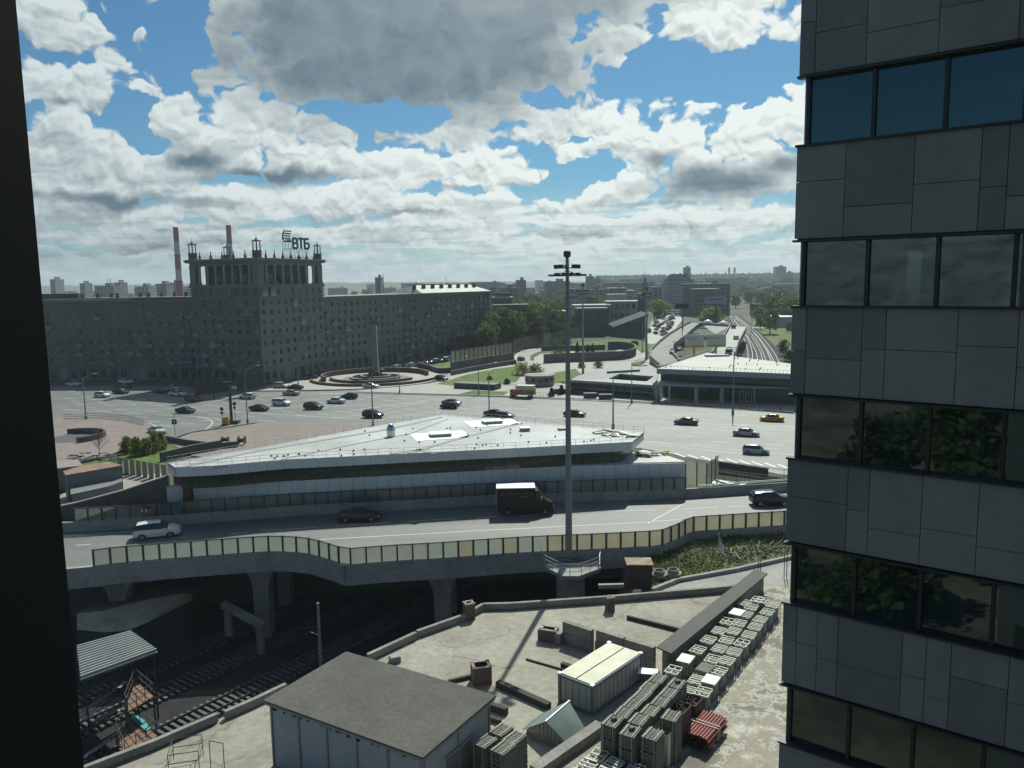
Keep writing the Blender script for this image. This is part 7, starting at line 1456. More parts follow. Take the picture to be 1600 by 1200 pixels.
# glass office tower
A_ = WD(1040, 490, 720); B_ = WD(1087, 490, 720); w = (B_-A_).length; c = (A_+B_)/2; zt_ = zat(c, 1063, 432); t = thing('glass_office', 'curved fronted glass office tower between the highway and billboard', 'building', (c.x, c.y, 0)); b = MB(); pts = [(-w/2, 6)]+[(w*.5*sin(a), 6-7*cos(a)) for a in [radians(x) for x in range(-60, 61, 12)]]+[(w/2, 6), (w/2, 22), (-w/2, 22)]
b.prism(pts, 0, zt_-2, mat('office_glass', (.10, .15, .16), .25, spec=.6)); b.obj('wall', t); nf = 13; bm = MB(); bm.prism([(x*1.02, y-.25) for x, y in pts], 0, .9, MW); me = bm.mesh('floor_band')
for k in range(nf): put('floor_band', me, t, loc=(0, 0, 1+(zt_-4)*k/nf))
for s in (-1, 1): b = MB(); b.box((s*w*.46, 8, (zt_-7)/2), (w*.16, 16, zt_-7), MW); b.obj('side_tower', t)
b = MB(); b.box((0, 12, zt_-1), (w*.7, 12, 2), MG)
for k in range(9): b.box((-w*.3+w*.07*k, 10, zt_+.5+.6*(k % 3)), (1.2, 3, 2.5), SH)
b.obj('roof_plant', t)
D = 400; A_, B_ = WD(1101, 475, D), WD(1135, 475, D); wB = (B_-A_).length; hB = WD(1101, 464.5, D).z-A_.z; t = thing('billboard', 'wide lilac billboard on a single pole right of the glass office', 'billboard', A_); b = MB(); b.box((wB/2, 0, hB/2), (wB, .6, hB), mat('lilac', (.26, .27, .34), .6)); b.obj('panel', t); b = MB(); b.box((wB*.5, -.33, hB*.7), (wB*.6, .05, .5), SH); b.obj('lettering', t); b = MB(); b.tube((wB*.55, .5, 0), (wB*.55, .5, -A_.z), .6, SH, 8); b.obj('post', t)
D = 330; A_ = WD(1056, 481, D); t = thing('gantry_sign', 'dark sign gantry standing in front of the glass office', 'sign', A_); b = MB(); b.box((2.5, 0, .7), (5.4, .3, 2.0), BLK); b.obj('panel', t); b = MB(); b.tube((2.8, .3, 0), (2.8, .3, -A_.z), .15, DSTEEL, 6); b.obj('post', t)
# towers and stacks on the skyline
def chimney(px, ytop, w, D, lb, bands_, r2=.8, z0=0):
    c = WD(px, 440, D); zt_ = zat(c, px, ytop); r = w/F*D/2; t = thing('smokestack', lb, 'chimney', (c.x, c.y, 0)); R_ = mat('stack_red', (.24, .05, .05), .8); Wm = mat('stack_white', (.36, .38, .38), .8); G_ = mat('stack_grey', (.17, .17, .165), .8); mm = {'r': R_, 'w': Wm, 'g': G_}; z = zt_
    tot = sum(h for h, _ in bands_)
    for h, k in bands_:
        hh = h/tot*zt_*.8 if tot else 0; zn = max(0, z-hh) if (h, k) != bands_[-1] else 0; f1 = 1-z/zt_; f0 = 1-zn/zt_; b = MB(); b.lathe((0, 0, 0), [(lerp(r*r2, r, f0), zn), (lerp(r*r2, r, f1), z)], mm[k], 16)
        b.lathe((0, 0, 0), [(lerp(r*r2, r, f1)*1.08, z-.8), (lerp(r*r2, r, f1)*1.08, z-.3)], DSTEEL, 16); b.obj('shaft_band', t); z = zn
    return t
chimney(280, 355, 10.5, 700, 'tall red and white banded smokestack left of the tower', [(20, 'r'), (20, 'w'), (21, 'r'), (18, 'w'), (30, 'r')], .72); chimney(362, 352, 9.5, 760, 'red and white smokestack rising behind the tower roof', [(20, 'r'), (21, 'w'), (20, 'r'), (20, 'w')], .8)
for x, y, w, D, lb in ((1139, 418, 4, 2600, 'left of the two fat banded stacks on the far hill'), (1147.5, 418, 4, 2600, 'right of the two fat banded stacks on the far hill'), (1103, 425, 2, 2600, 'thin lone banded stack left of the steam'), (1133.5, 424, 1.8, 2600, 'thin stack touching the steam plume'), (168, 436, 1.2, 1500, 'left of the pair of thin stacks on left skyline'), (172.5, 436, 1.2, 1500, 'right of the pair of thin stacks on left skyline')): chimney(x, y, w, D, lb, [(6, 'g'), (6, 'w'), (6, 'g'), (6, 'w')] if w > 1.5 else [(6, 'g')], .85)
rq = random.Random(71); c = WD(1120, 437, 2500); b = MB()
for k in range(26):
    f = rq.random(); r = rq.uniform(4, 14)*(1-.5*f); x = (f-.5)*70; z = c.z+ -6+34*f*rq.random()*.9; n_ = 8; b.lathe((x, rq.uniform(-8, 8), 0), [(.1, z-r*.8), (r*.7, z-r*.4), (r, z), (r*.7, z+r*.45), (.1, z+r*.8)], mat('steam_white', (.75, .77, .75), .9), n_)
tag(b.obj('steam_plume', loc=(c.x, c.y, 0), smooth=True), 'white steam plume drifting beside the far stacks', 'steam', kind='stuff')
GM1 = gridmat('far_grid_grey', (.15, .165, .17), (.06, .075, .085), 4.0, 3.2); GM2 = gridmat('far_grid_pale', (.24, .25, .245), (.09, .11, .12), 4.5, 3.2); GM3 = gridmat('far_grid_beige', (.20, .185, .16), (.07, .08, .085), 4.2, 3.1)
for (a, c, y, D, m, lb) in ((1070.5, 1079, 418, 1500, GM1, 'slim dark residential tower behind the glass office'), (1212.5, 1228, 417, 1800, mat('blue_tower', (.10, .16, .21), .3, spec=.6), 'blue glass tower on the right horizon'), (1228.5, 1240, 426, 1850, GM1, 'lower dark block joined to the blue tower'), (917, 928, 432, 1100, GM1, 'square dark tower right of the tall light mast'), (930, 939, 436, 1150, GM1, 'lower block beside the square dark tower'), (586, 595, 434, 900, GM1, 'dark tower block rising behind the right wing'), (806, 822, 438, 900, GM1, 'dark block with a small roof turret left of the mast'), (1001, 1013, 434, 1900, GM1, 'cluster block left of the slim tower'), (1014, 1024, 433, 2000, GM2, 'pale tower cluster near the spire'), (1026, 1038, 432, 2050, GM2, 'paler tall slab left of the glass office'), (852, 890, 440, 1000, GM1, 'wide dark slab crossing behind the tall mast'), (980, 985, 438, 1500, GM1, 'tiny dark tower on the centre skyline'), (124, 132, 443, 1100, GM1, 'small dark tower on the left skyline'), (178, 187, 442, 1000, GM1, 'dark block right of the thin stack pair'), (147, 177, 447, 950, GM1, 'wide low dark block beneath the thin stacks'), (242, 259, 444, 900, GM1, 'grey block left of the banded smokestack'), (264, 275, 442, 950, GM1, 'dark stepped block touching the banded smokestack'), (78, 86, 437, 1000, GM2, 'block at the window upright on left skyline'), (210, 231, 448, 850, GM2, 'low pale block on the left skyline'), (944, 1000, 440.5, 1600, GM2, 'very long low pale hall on the centre horizon')):
    block(a, c, y, D, lb, m, 20, extra=(.1, .3, 3) if (c-a) > 7 else None)
t, w, z_ = block(1004, 1013, 443, 800, 'dark baroque tower with a spire left of the glass office', SH, 8); b = MB(); b.box((0, 4, z_+3), (4, 4, 6), SH, 0, top=.3); b.tube((0, 4, z_+5), (0, 4, z_+14), .35, SH, 5, .05); b.obj('spire', t)
for x, y0, y1, D, lb in ((599, 447, 426, 900, 'thin lattice mast behind the right wing'), (697, 444, 431, 900, 'thin pole on the skyline above the chimneys'), (940, 441, 433, 1500, 'thin crane mast right of the square dark tower')): c = WD(x, 440, D); b = MB(); b.tube((0, 0, 0), (0, 0, zat(c, x, y1)), 1.0 if D < 1000 else 1.4, SH, 4, .2); tag(b.obj('radio_mast', loc=(c.x, c.y, 0)), lb, 'mast')
# filler city: many blocks by distance, each its own thing
def where(px, D):
    for x, w in ((300, 'on the skyline left of the tower'), (520, 'behind the tower'), (700, 'on the skyline behind the right wing'), (780, 'past the end of the right wing'), (860, 'beyond the grove'), (950, 'beyond the ring ramp'), (1010, 'behind the pale office block'), (1090, 'around the glass office'), (1150, 'right of the glass office'), (1190, 'beyond the railway tracks'), (9999, 'next to the stone building edge')):
        if px < x: break
    return w+(', nearer the camera' if D < 850 else ', middle distance' if D < 1350 else ', far off')
rq = random.Random(101); lab = {0: 'grey', 1: 'pale', 2: 'beige'}
for k in range(170):
    px = rq.uniform(90, 1245) if k < 60 else rq.uniform(640, 1245); D = rq.uniform(560, 2200) if k >= 60 else rq.uniform(900, 2400)
    if 1140 < px < 1250 and D < 1300: D += 900
    if px < 640 and D < 700: D += 400
    if 1010 < px < 1100 and D < 700: continue
    h = rq.uniform(9, 22)+D*.004; c = WD(px, 440, D); w = rq.uniform(14, 46); i = rq.randrange(3); lb = '%s %s block %s' % (('long', 'narrow')[w < 30], ('grey', 'pale', 'beige')[i], where(px, D)); g = thing('city_building', lb, 'building', (c.x, c.y, 0), rq.uniform(-.5, .5), lb.replace('block', 'blocks', 1))
    b = MB(); b.box((0, 8, h/2), (w, 14, h), (GM1, GM2, GM3)[i]); b.obj('wall', g); b = MB(); b.box((0, 8, h+.2), (w+.5, 14.5, .4), rq.choice((TIN, WHT, SH, MG, MG)))
    if rq.random() < .5: b.box((w*.2, 8, h+1.4), (4, 4, 2.4), MG)
    b.obj('roof', g)
# right side: brown mass, arch, white shed
block(1185, 1224, 476, 600, 'dark brown long building right of the tracks', mat('dark_brown', (.07, .05, .045), .9, .2, .1), 20, roofm=BRN); block(1212, 1262, 496, 450, 'white roofed shed beside the stone building', MW, 22, roofm=WHT)
c = WD(1207, 470, 620); t = thing('arch_pavilion', 'shallow arched canopy with two bright curved ribs far right', 'canopy', (c.x, c.y, 0)); zt_ = zat(c, 1207, 448); b = MB()
for s in range(-1, 2):
    for k in range(12): a0, a1 = pi*k/12, pi*(k+1)/12; b.bar((13*cos(a0), s*7, zt_-6+6*sin(a0)), (13*cos(a1), s*7, zt_-6+6*sin(a1)), .8, .6, MW)
for k in range(12): a0 = pi*(k+.5)/12; b.bar((13*cos(a0), -7, zt_-6+6*sin(a0)), (13*cos(a0), 7, zt_-6+6*sin(a0)), 2.6, .3, MW)
b.obj('roof', t)
for s in (-1, 1): b = MB(); b.bar((s*4-2, -8, 0), (s*4+1, -8, zt_-4), 1.0, .6, WHT); b.tube((s*12, 0, 0), (s*12, 0, zt_-5), .5, MG, 6); b.obj('rib', t)

P = WD(285, 570, 237.5); t = thing('wall_sign', 'blue sign board with pale lettering on the left apartment block wall', 'sign', P); b = MB(); b.box((1.7, -.3, .9), (3.5, .2, 1.9), mat('sign_blue', (.03, .07, .20), .5)); b.obj('panel', t); b = MB()
for k in range(4): b.box((.7+.65*k, -.42, .9), (.4, .03, .6), WFR)
b.obj('lettering', t)
# ================================================================== trees and shrubs
LF = {'fresh': leafmat('leaf_fresh', (.055, .09, .025), (.13, .18, .05)), 'dark': leafmat('leaf_dark', (.035, .055, .02), (.08, .11, .038)), 'yellow': leafmat('leaf_yellow', (.11, .14, .02), (.19, .22, .045)), 'fir': leafmat('leaf_fir', (.012, .022, .014), (.022, .038, .022)), 'olive': leafmat('leaf_olive', (.05, .07, .03), (.08, .10, .045))}
BARK = mat('bark', (.07, .055, .04), .95, .25, 1)
def foliage(R, h, w, n, ls, seed, shape='round', base=.28, nc=11, lm=None):
    r = random.Random(seed); cl = []; b = MB()
    for k in range(nc):
        z = h*(base+(1-base)*(k+.5)/nc); 
        if shape == 'round': rad = w*.5*sqrt(max(.08, 1-((z/h-.62)/.48)**2))
        elif shape == 'cone': rad = w*.5*(1-(z/h))*1.1+.1
        elif shape == 'dome': rad = w*.5*sqrt(max(.05, 1-(z/h)**2))
        a = r.uniform(0, 6.28); d = rad*r.uniform(.25, .72) if shape != 'cone' else 0; cl.append((d*cos(a), d*sin(a), z, max(w*.2, rad*.62) if shape != 'cone' else rad))
        if shape != 'cone': a2 = a+2.4; cl.append((d*cos(a2), d*sin(a2), z*.97, max(w*.17, rad*.5)))
    for k in range(n):
        c = r.choice(cl); a = r.uniform(0, 6.28); u = r.uniform(-1, 1); q = sqrt(1-u*u); rr_ = c[3]*r.uniform(.55, 1.05) if r.random() < .75 else c[3]*r.random(); zz_ = .8 if shape != 'cone' else .5
        p = Vector((c[0]+rr_*q*cos(a), c[1]+rr_*q*sin(a), max(.1, c[2]+rr_*u*zz_))); s = ls*r.uniform(.6, 1.3); t1 = Vector((r.gauss(0, 1), r.gauss(0, 1), r.gauss(0, .7))).normalized(); t2 = t1.cross(Vector((r.gauss(0, 1), r.gauss(0, 1), r.gauss(0, 1)))).normalized()
        b.poly([p-t1*s, p+t2*s*.7, p+t1*s, p-t2*s*.7], lm)
    return b, cl
TM = {}
def treemesh(kind, v):
    if (kind, v) in TM: return TM[(kind, v)]
    P = {'fresh': (9, 7, 900, .42, 'round', .25), 'dark': (9, 7.5, 900, .42, 'round', .22), 'yellow': (7, 7, 700, .42, 'round', .2), 'olive': (9, 6, 520, .36, 'round', .22), 'fir': (6, 2.6, 700, .26, 'cone', .05)}[kind]
    b, cl = foliage(None, P[0], P[1], P[2], P[3], hash((kind, v)) % 1000 if False else {'fresh': 1, 'dark': 2, 'yellow': 3, 'olive': 4, 'fir': 5}[kind]*10+v, P[4], P[5], lm=LF[kind]); f = b.mesh('crown_'+kind)
    b = MB(); b.tube((0, 0, 0), (.1, 0, P[0]*.5), .24, BARK, 7, .13); b.tube((.1, 0, P[0]*.5), (0, .1, P[0]*.9), .13, BARK, 5, .03)
    for c in cl[::3]: b.tube((.05, 0, P[0]*.3), c[:3], .08, BARK, 4, .025)
    TM[(kind, v)] = (f, b.mesh('trunk_'+kind), P[0]); return TM[(kind, v)]
def tree(kind, P, h, lb, v=0, group=None, sx=1.0, rz=0.0, name='tree'):
    f, k, H = treemesh(kind, v % 4); t = thing(name, lb, 'tree', P, rz, group); s = h/H; t.scale = (s*sx, s*sx, s); put('crown', f, t); put('trunk', k, t); return t
def treepx(kind, px, pyb, pyt, lb, v=0, group=None, sx=1.0, D=None, name='tree'):
    P = W(px, pyb, 0) if D is None else WD(px, 440, D); P = Vector((P.x, P.y, 0)); return tree(kind, P, max(1.5, zat(P, px, pyt)), lb, v, group, sx, px*1.7, name)
rq = random.Random(88)
row = [(775, 548, 492), (788, 546, 484), (797, 540, 488), (806, 546, 494), (818, 541, 480), (829, 538, 487), (838, 541, 494), (847, 533, 478), (858, 536, 488), (868, 530, 486), (878, 529, 489), (792, 528, 476), (812, 524, 470), (832, 522, 474), (850, 518, 480), (762, 552, 505), (888, 524, 494)]
for i, (x, yb, yt) in enumerate(row):
    k = 'dark' if 835 < x < 900 and yb > 527 else 'fresh'; treepx(k, x, yb, yt, '%s tree, %s from left in the grove beside the apartment block' % ({'dark': 'dark', 'fresh': 'fresh green'}[k], ORD[sorted(r_[0] for r_ in row).index(x)]), i, 'grove right of the apartment block', 1.15)
for i, (x, yb, yt) in enumerate([(640, 572, 552), (657, 569, 548), (672, 566, 545), (690, 562, 541), (706, 559, 534), (722, 556, 530), (738, 553, 526), (752, 551, 523)]):
    treepx('olive', x, yb-3, yt-4, 'thin pale tree before the apartment block, %s from the monument' % ORD[i], i, 'thin trees before the apartment block', .9)
for i, (k, x, yb, yt, lb) in enumerate([('yellow', 1030, 497, 470, 'yellow green tree left of the glass office'), ('yellow', 1112, 512, 482, 'bright yellow green tree under the lilac billboard'), ('fresh', 1203, 522, 484, 'round green tree left of the white roofed shed'), ('fresh', 1188, 515, 492, 'smaller green tree beside the railway corridor'), ('dark', 1233, 520, 505, 'dark bushy tree in front of the white roofed shed'), ('fir', 902, 556, 533, 'leftmost dark fir inside the ring ramp'), ('fir', 918, 557, 538, 'middle dark fir inside the ring ramp'), ('fir', 926, 557, 536, 'rightmost dark fir inside the ring ramp'), ('dark', 1232, 575, 548, 'dark bush tree by the tracks at the stone building'), ('dark', 1238, 600, 570, 'dark bush tree nearest the hall roof at the stone building'), ('dark', 1225, 556, 532, 'dark tree between tracks and far lawn')]): treepx(k, x, yb, yt, lb, i, None, 1.5 if k == 'yellow' else 1.0)
SHM = {}
def shrub(px, pyb, w, h, kind, lb, z=0, n=900, ls=.16, shape='dome', twig=False, dy=0):
    P = W(px, pyb, z); P.y += dy; b, cl = foliage(None, h, w, n, ls, int(px), shape, .08, 8, lm=LF[kind]); t = thing('shrub', lb, 'shrub', P); b.obj('foliage', t); b = MB(); r = random.Random(int(px))
    for k in range(9): a = r.uniform(0, 6.28); b.tube((w*.08*cos(a), w*.08*sin(a), 0), (w*.34*cos(a), w*.34*sin(a), h*.75), .045, BARK, 4, .02)
    b.obj('stems', t)
for i, (x, y, w, h) in enumerate([(199, 708, 2.6, 2.7), (214, 712, 2.8, 3.0), (228, 710, 2.6, 2.6), (242, 706, 2.9, 3.3), (253, 702, 2.3, 2.9)]): shrub(x, y, w*1.15, h, 'yellow', '%s round yellow green bush from the left in the garden behind the sheds' % ORD[i], .05, 1500, .13)
for (x, y, w, h, k, lb) in ((817, 586, 9, 3.2, 'yellow', 'left half of the long green hedge on the centre lawn'), (836, 588, 8, 3.0, 'fresh', 'right half of the long green hedge on the centre lawn'), (875, 562, 8, 3.2, 'dark', 'dark round bush left of the firs in the ring ramp'), (872, 546, 9, 4, 'olive', 'grey green bush at the top of the ring road'), (884, 543, 7, 3.6, 'olive', 'second grey green bush at the top of the ring road'), (792, 600, 2.2, 1.4, 'fresh', 'small round shrub near the planter box'), (765, 594, 2, 1, 'fresh', 'tiny shrub on the centre lawn'), (935, 575, 4, 2.2, 'dark', 'dark shrub behind the glass pavilion'), (991, 540, 5, 1.6, 'dark', 'low dark shrub on the far lawn'), (908, 575, 3, 1.8, 'fresh', 'green shrub between the lawn and glass pavilion'), (862, 620, 1.6, 2.2, 'fir', 'small dark conifer beside the low railing'), (877, 617, 1.6, 2.4, 'fir', 'small dark conifer left of the glass pavilion')): shrub(x, y, w, h, k, lb, 0, 900, .25 if w > 4 else .14)
# weeds on the slope
b = MB(); r = random.Random(14)
for k in range(9000):
    if sin(k*.7)+sin(k*1.3) < .5 and k % 3: continue
    x = r.uniform(1014, 1236); f = (x-1014)/222; y = r.uniform(lerp(870, 830, min(1, f*1.6)), lerp(915, 862, f)); 
    if r.random() > .75-.45*f: continue
    s = (y-lerp(858, 828, f))/60; P = W(x, y, lerp(1.65, SZ+.05, max(0, min(1, s)))); h = r.uniform(.05, .22) if r.random() < .93 else r.uniform(.25, .55); a = r.uniform(0, 3.14); d = Vector((cos(a), sin(a), 0))*.12; lean = Vector((r.uniform(-.2, .2), r.uniform(-.2, .2), 0)); b.poly([P-d, P+d, P+lean+Vector((0, 0, h))], LF[r.choice(('fresh', 'olive', 'yellow', 'dark'))])
b.obj('weeds', kind='stuff', label='patchy weeds growing over the slope by the viaduct', cat='weeds'); b = MB()
for k in range(900): x, y = r.uniform(1018, 1062), r.uniform(880, 905); P = W(x, y, SZ+.1+r.random()*.9); s = .09; t1 = Vector((r.gauss(0, 1), r.gauss(0, 1), r.gauss(0, 1))).normalized()*s; t2 = Vector((r.gauss(0, 1), r.gauss(0, 1), r.gauss(0, 1))).normalized()*s; b.poly([P, P+t1, P+t1+t2], LF['fresh'])
b.obj('bramble', kind='stuff', label='bright leafy bramble behind the manhole rings', cat='bush')
# bare tree at the garden
P = W(156, 716, 0); t = thing('bare_tree', 'bare reddish young tree standing in the garden at left', 'tree', P); b = MB(); H = zat(P, 152, 668); r = random.Random(3); b.tube((0, 0, 0), (0, 0, H*.95), .07, BARK, 6, .02); b.obj('trunk', t); b = MB(); TW = mat('twig', (.12, .06, .055), .9)
for k in range(60):
    z = H*r.uniform(.25, .9); a = r.uniform(0, 6.28); l_ = (H-z)*.5+.2; e = Vector((l_*cos(a)*.8, l_*sin(a)*.8, z+l_*.8)); b.tube((0, 0, z), e, .02, TW, 3, .01)
    for q in range(3): f = r.uniform(.4, 1); c = Vector((0, 0, z)).lerp(e, f); b.tube(c, c+Vector((r.uniform(-.4, .4), r.uniform(-.4, .4), r.uniform(.1, .5))), .012, TW, 3, .006)
b.obj('branches', t)
# city trees beyond
rq = random.Random(909); n = 0
while n < 235:
    px = rq.uniform(640, 1245) if n > 25 else rq.uniform(90, 640); D = rq.choice((rq.uniform(450, 900), rq.uniform(700, 1700))) if px > 640 else rq.uniform(500, 1500)
    if 1000 < px < 1180 and D < 720: continue
    if px < 1000 and D < 520 and px > 880: continue
    k = rq.choice(('fresh', 'dark', 'olive', 'dark', 'fresh')); P = WD(px, 440, D); h = rq.uniform(8, 15)+D*.003; lb = '%s %s green tree %s' % (('large', 'small')[h < 13.5], {'fresh': 'fresh', 'dark': 'dark', 'olive': 'greyish'}[k], where(px, D)); tree(k, (P.x, P.y, 0), h, lb, n, lb.replace('tree', 'trees', 1), 1.4, rq.uniform(0, 6)); n += 1
# wooded hills and far woods
b = MB(); r = random.Random(1); WD_M = mat('wooded_hill', (.035, .05, .025), .95, .35, .012, col2=(.075, .10, .045), fine=.3)
def ridge(pts, D0, depth, m):
    N = 160; vs = []; rows = 7
    for j in range(rows):
        for i in range(N+1):
            u = i/N; x = lerp(pts[0][0], pts[-1][0], u); k = max(q for q in range(len(pts)-1) if pts[q][0] <= x+1e-6); y = lerp(pts[k][1], pts[k+1][1], (x-pts[k][0])/(pts[k+1][0]-pts[k][0])); D = D0+depth*j/(rows-1); c = WD(x, y, D0+depth*.6); f = sin(pi*.5*min(1, j/(rows-3))) if j < rows-1 else 0; d = ray(x, 440); vs.append((d.x*D/d.y, D, max(-1, c.z*f)+(r.uniform(-4, 4) if 0 < j < rows-1 else 0)))
    b.faces(vs, [(j*(N+1)+i, j*(N+1)+i+1, (j+1)*(N+1)+i+1, (j+1)*(N+1)+i) for j in range(rows-1) for i in range(N)], m)
ridge([(930, 440), (1000, 438), (1080, 438), (1150, 436), (1200, 434), (1245, 434), (1300, 436), (1500, 440)], 1900, 900, WD_M); b.obj('wooded_hills', kind='structure'); b = MB(); ridge([(-600, 446), (0, 445), (80, 446), (300, 444), (520, 442), (700, 441), (900, 440), (1100, 439), (1500, 438), (2200, 430)], 3200, 1200, WD_M); b.obj('distant_ridge', kind='structure')
b = MB(); r = random.Random(2)
for k in range(9000):
    px = r.uniform(930, 1260); D = r.uniform(1250, 2600); d = ray(px, 440); x, y = d.x*D/d.y, D; s = r.uniform(3, 6.5); f = max(0, min(1, (D-1900)/540)); z = f*(CZ+(440-436)/F*2400)*1.0+r.uniform(2, 9); t1 = Vector((r.gauss(0, 1), r.gauss(0, 1), r.gauss(0, 1))).normalized()*s; t2 = Vector((r.gauss(0, 1), r.gauss(0, 1), r.gauss(0, 1))).normalized()*s; p = Vector((x, y, z*.9)); b.poly([p-t1, p+t2, p+t1, p-t2], LF[r.choice(('fresh', 'dark', 'olive', 'dark'))])
b.obj('far_woods', kind='stuff', label='far woodland rising below the horizon on the right', cat='woods')
# ================================================================== left garden, sheds, underpass
MTL = mat('shed_metal', (.16, .17, .175), .6, .12, .4); RSTR = mat('rusted_roof', (.22, .16, .125), .8, .35, .5, col2=(.27, .17, .115))
def shed(pxs, z, zb, lb, roofm, wallm, name='metal_shed'):
    P = [W(x, y, z) for x, y in pxs]; o = P[0]; t = thing(name, lb, 'shed', (o.x, o.y, zb)); b = MB(); b.prism([(p.x-o.x, p.y-o.y) for p in P], 0, z-zb-.12, wallm); b.obj('wall', t); c = sum(P, Vector())/len(P); b = MB(); b.prism([((p.x-c.x)*1.04+c.x-o.x, (p.y-c.y)*1.04+c.y-o.y) for p in P], z-zb-.12, z-zb, roofm); b.obj('roof', t); return t
shed([(104, 742), (190, 727), (168, 722), (126, 728), (100, 736)], 3.6, 0, 'grey metal shed with a rust streaked roof in the garden', RSTR, MTL); shed([(60, 735), (128, 727), (120, 718), (60, 724)], 3.2, 0, 'small flat roofed shed at the far left edge', mat('pinkish_roof', (.24, .20, .185), .8), MTL); shed([(112, 772), (168, 760), (190, 752), (188, 745), (112, 760)], 1.8, 0, 'lower grey annex in front of the rust roofed shed', MTL, MTL)
P = W(178, 725, 0); b = MB()
for i in range(7): b.bar((i*.55, -.3*i*.4, 0.9), (i*.55+.5, -.3*(i+1)*.4, .9), .06, 1.8, mat('board_fence_pink', (.27, .235, .215), .85, .1, 1))
P = W(184, 738, 0); 
t = thing('board_fence', 'pale pinkish board fence between the sheds and pavilion', 'fence', P); pb = MB(); pb.box((0, 0, 1.2), (1.05, .06, 2.4), mat('board_fence_pink', (.27, .235, .215), .85, .1, 1)); me = pb.mesh('panel')
e = W(262, 752, 0)-P
for k in range(8): f = (k+.5)/8; put('panel', me, t, loc=(e.x*f, e.y*f, 0), rz=atan2(e.y, e.x))
sheet('yard_paving', [(180, 745), (258, 738), (265, 772), (110, 800), (60, 800), (100, 770)], .02, mat('pinkish_paving', (.27, .235, .215), .85, .12, .5))
wt = []; hs = []
for x, y in ((40, 803), (118, 787), (190, 768), (262, 744)):
    q = min(BK, key=lambda p: abs(px_of((p.x, p.y, 3.1))[0]-max(x, 62))); d = ray(x, y); Yw = q.y+1.6; wt.append(Vector((d.x*Yw/d.y, Yw, 0))); hs.append(CZ+d.z*Yw/d.y)
t = thing('retaining_wall', 'dark sloping wall with a pale coping rising behind the left noise barrier', 'wall', wt[0]); o = wt[0]; b = MB(); b2 = MB(); 
for i in range(3):
    p, q = wt[i]-o, wt[i+1]-o; b.faces([(p.x, p.y, -1), (q.x, q.y, -1), (q.x, q.y, hs[i+1]), (p.x, p.y, hs[i]), (p.x, p.y+.4, -1), (q.x, q.y+.4, -1), (q.x, q.y+.4, hs[i+1]), (p.x, p.y+.4, hs[i])], [(0, 1, 2, 3), (7, 6, 5, 4), (0, 3, 7, 4), (2, 1, 5, 6)], GRAN); b2.bar((p.x, p.y+.2, hs[i]+.06), (q.x, q.y+.2, hs[i+1]+.06), .55, .14, CONC)
b.obj('wall', t); b2.obj('coping', t)
wallline('garden_wall', 'dark granite garden wall between the pink paving and lawn', 'wall', [(262, 690), (290, 696), (340, 702), (372, 699)], 0, 1.1, .5, GRAN, 1); wallline('garden_wall', 'long dark wall from the garden to the pavilion roof', 'wall', [(252, 722), (300, 710), (345, 702)], 0, 1.6, .6, GRAN, 1)
_, pp_ = wallline('garden_wall', 'low pale kerb behind the round green bushes', 'wall', [(100, 730), (180, 712), (245, 690), (262, 683)], 0, .5, .3, CONC, 1)
# crates of rubble and wheels on the island
for i, (x, y) in enumerate(((352, 692), (378, 695))):
    P = W(x, y, .1); t = thing('cable_reel', ['left dark reel at the end of the garden wall', 'right larger dark reel at the end of the garden wall'][i], 'cable reel', P); b = MB(); b.tube((-.5, 0, .6+.2*i), (.5, 0, .6+.2*i), .35, DSTEEL, 10)
    for s in (-1, 1): b.tube((s*.5, 0, .6+.2*i), (s*.58, 0, .6+.2*i), .6+.2*i, DSTEEL, 14)
    b.obj('drum', t)
# underpass ring far left
c = W(112, 686, 0); arcwall('underpass_wall', 'curved dark wall of the underpass at the far left', 'wall', c, 5.6, -.9, 2.2, 1.0, .4, GRAN, .1); arcwall('underpass_wall', 'inner curved steel rail of the underpass', 'rail', c, 4.6, -.9, 2.0, .9, .08, DSTEEL, .1); b = MB(); b.poly([(c.x+4.2*cos(2*pi*i/24), c.y+4.2*sin(2*pi*i/24), .16) for i in range(24)], GRAN); b.obj('underpass_pit', kind='structure')
railing('railing', 'thin railing along the curved left pavement', [(100, 655), (150, 653), (200, 657), (225, 664)], .15, 1.0, step=1.2, r=.025)
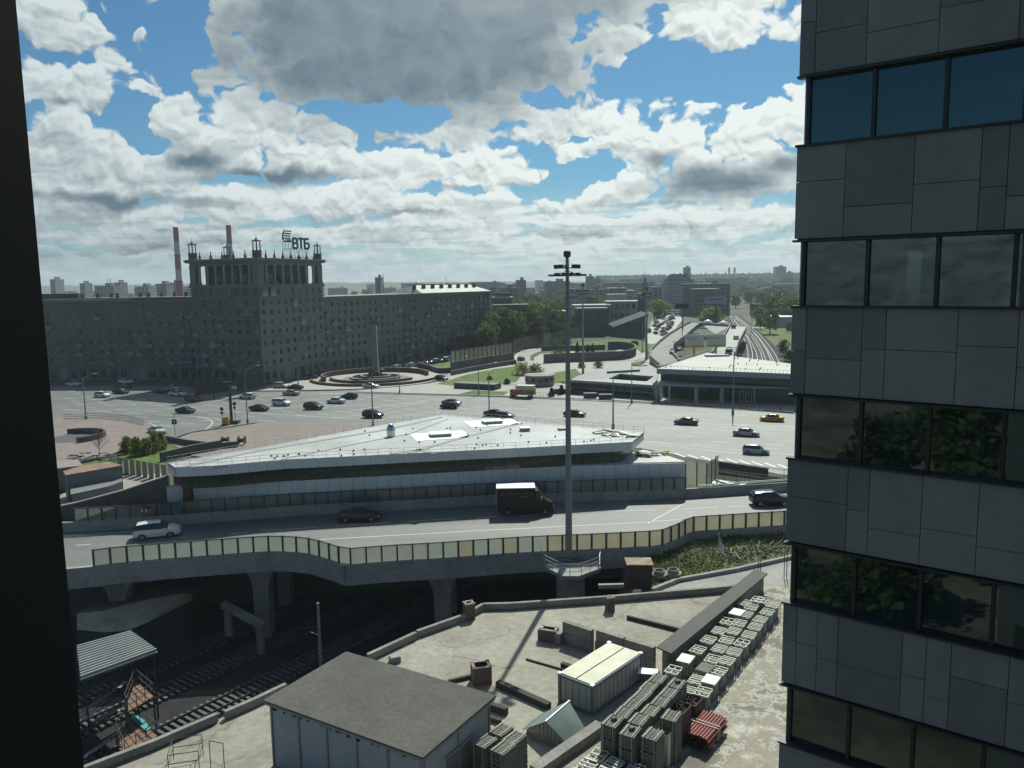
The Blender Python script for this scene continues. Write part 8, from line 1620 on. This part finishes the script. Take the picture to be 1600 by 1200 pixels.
# dark fence with planks near the garden
b = MB(); rq = random.Random(8); P0 = W(108, 728, 0)
for k in range(46): P = W(rq.uniform(104, 196), 0, 0) if False else W(rq.uniform(108, 194), lerp(736, 706, rq.random()*.3+.5), .2); th = rq.uniform(-.2, .4); b.box((P.x, P.y, .3+rq.random()*.5), (rq.uniform(.5, 1.4), .2, .12), (DSTEEL, CONCD, DSTEEL)[k % 3], th)
b.obj('stacked_timber', kind='stuff', label='dark heaps of stacked timber and railings behind the garden lawn', cat='stack')

rq = random.Random(5)
for i, (x, y, h) in enumerate([(-24, -6, 7), (-29, -14, 9), (-38, -9, 8), (-20, -24, 8), (-33, -28, 10), (-46, -22, 9), (-14, -9, 5), (-55, -34, 11), (-60, -50, 12), (-42, -48, 11), (-75, -60, 12), (-28, -44, 10)]):  # unseen trees added to give the tower glass something to reflect
    tree(('fresh', 'dark')[i % 2], (x, y, SZ-.7), h, 'unseen tree added in the rear yard for the window reflections', i, 'trees added in the rear yard', 1.2, i)
for i, (x, y, w, h) in enumerate([(-120, -95, 40, 18), (-170, -60, 50, 22), (-80, -130, 36, 25)]):  # unseen blocks added for the reflections in the tower glass
    g = thing('added_rear_block', ['grey block added behind the viewpoint for window reflections', 'long grey block added far behind the viewpoint for window reflections', 'tall grey slab added behind the viewpoint for window reflections'][i], 'building', (x, y, 0), .7); b = MB(); b.box((0, 0, h/2), (w, 14, h), GM1); b.obj('wall', g)
# ================================================================== haze
b = MB(); b.box((0, 3990, 55), (9600, 8040, 132), BLK); b.mats = []; b.m = [0]*6
hm = bpy.data.materials.new('haze'); hm.use_nodes = True; t_ = hm.node_tree; t_.nodes.clear(); v = t_.nodes.new('ShaderNodeVolumePrincipled'); o_ = t_.nodes.new('ShaderNodeOutputMaterial'); v.inputs['Color'].default_value = (.80, .92, 1.0, 1); v.inputs['Density'].default_value = .00015; v.inputs['Anisotropy'].default_value = .1; t_.links.new(v.outputs[0], o_.inputs['Volume'])
b.mats = [hm]; b.obj('haze', kind='stuff')
sc.cycles.volume_step_rate = 10; sc.cycles.volume_max_steps = 32
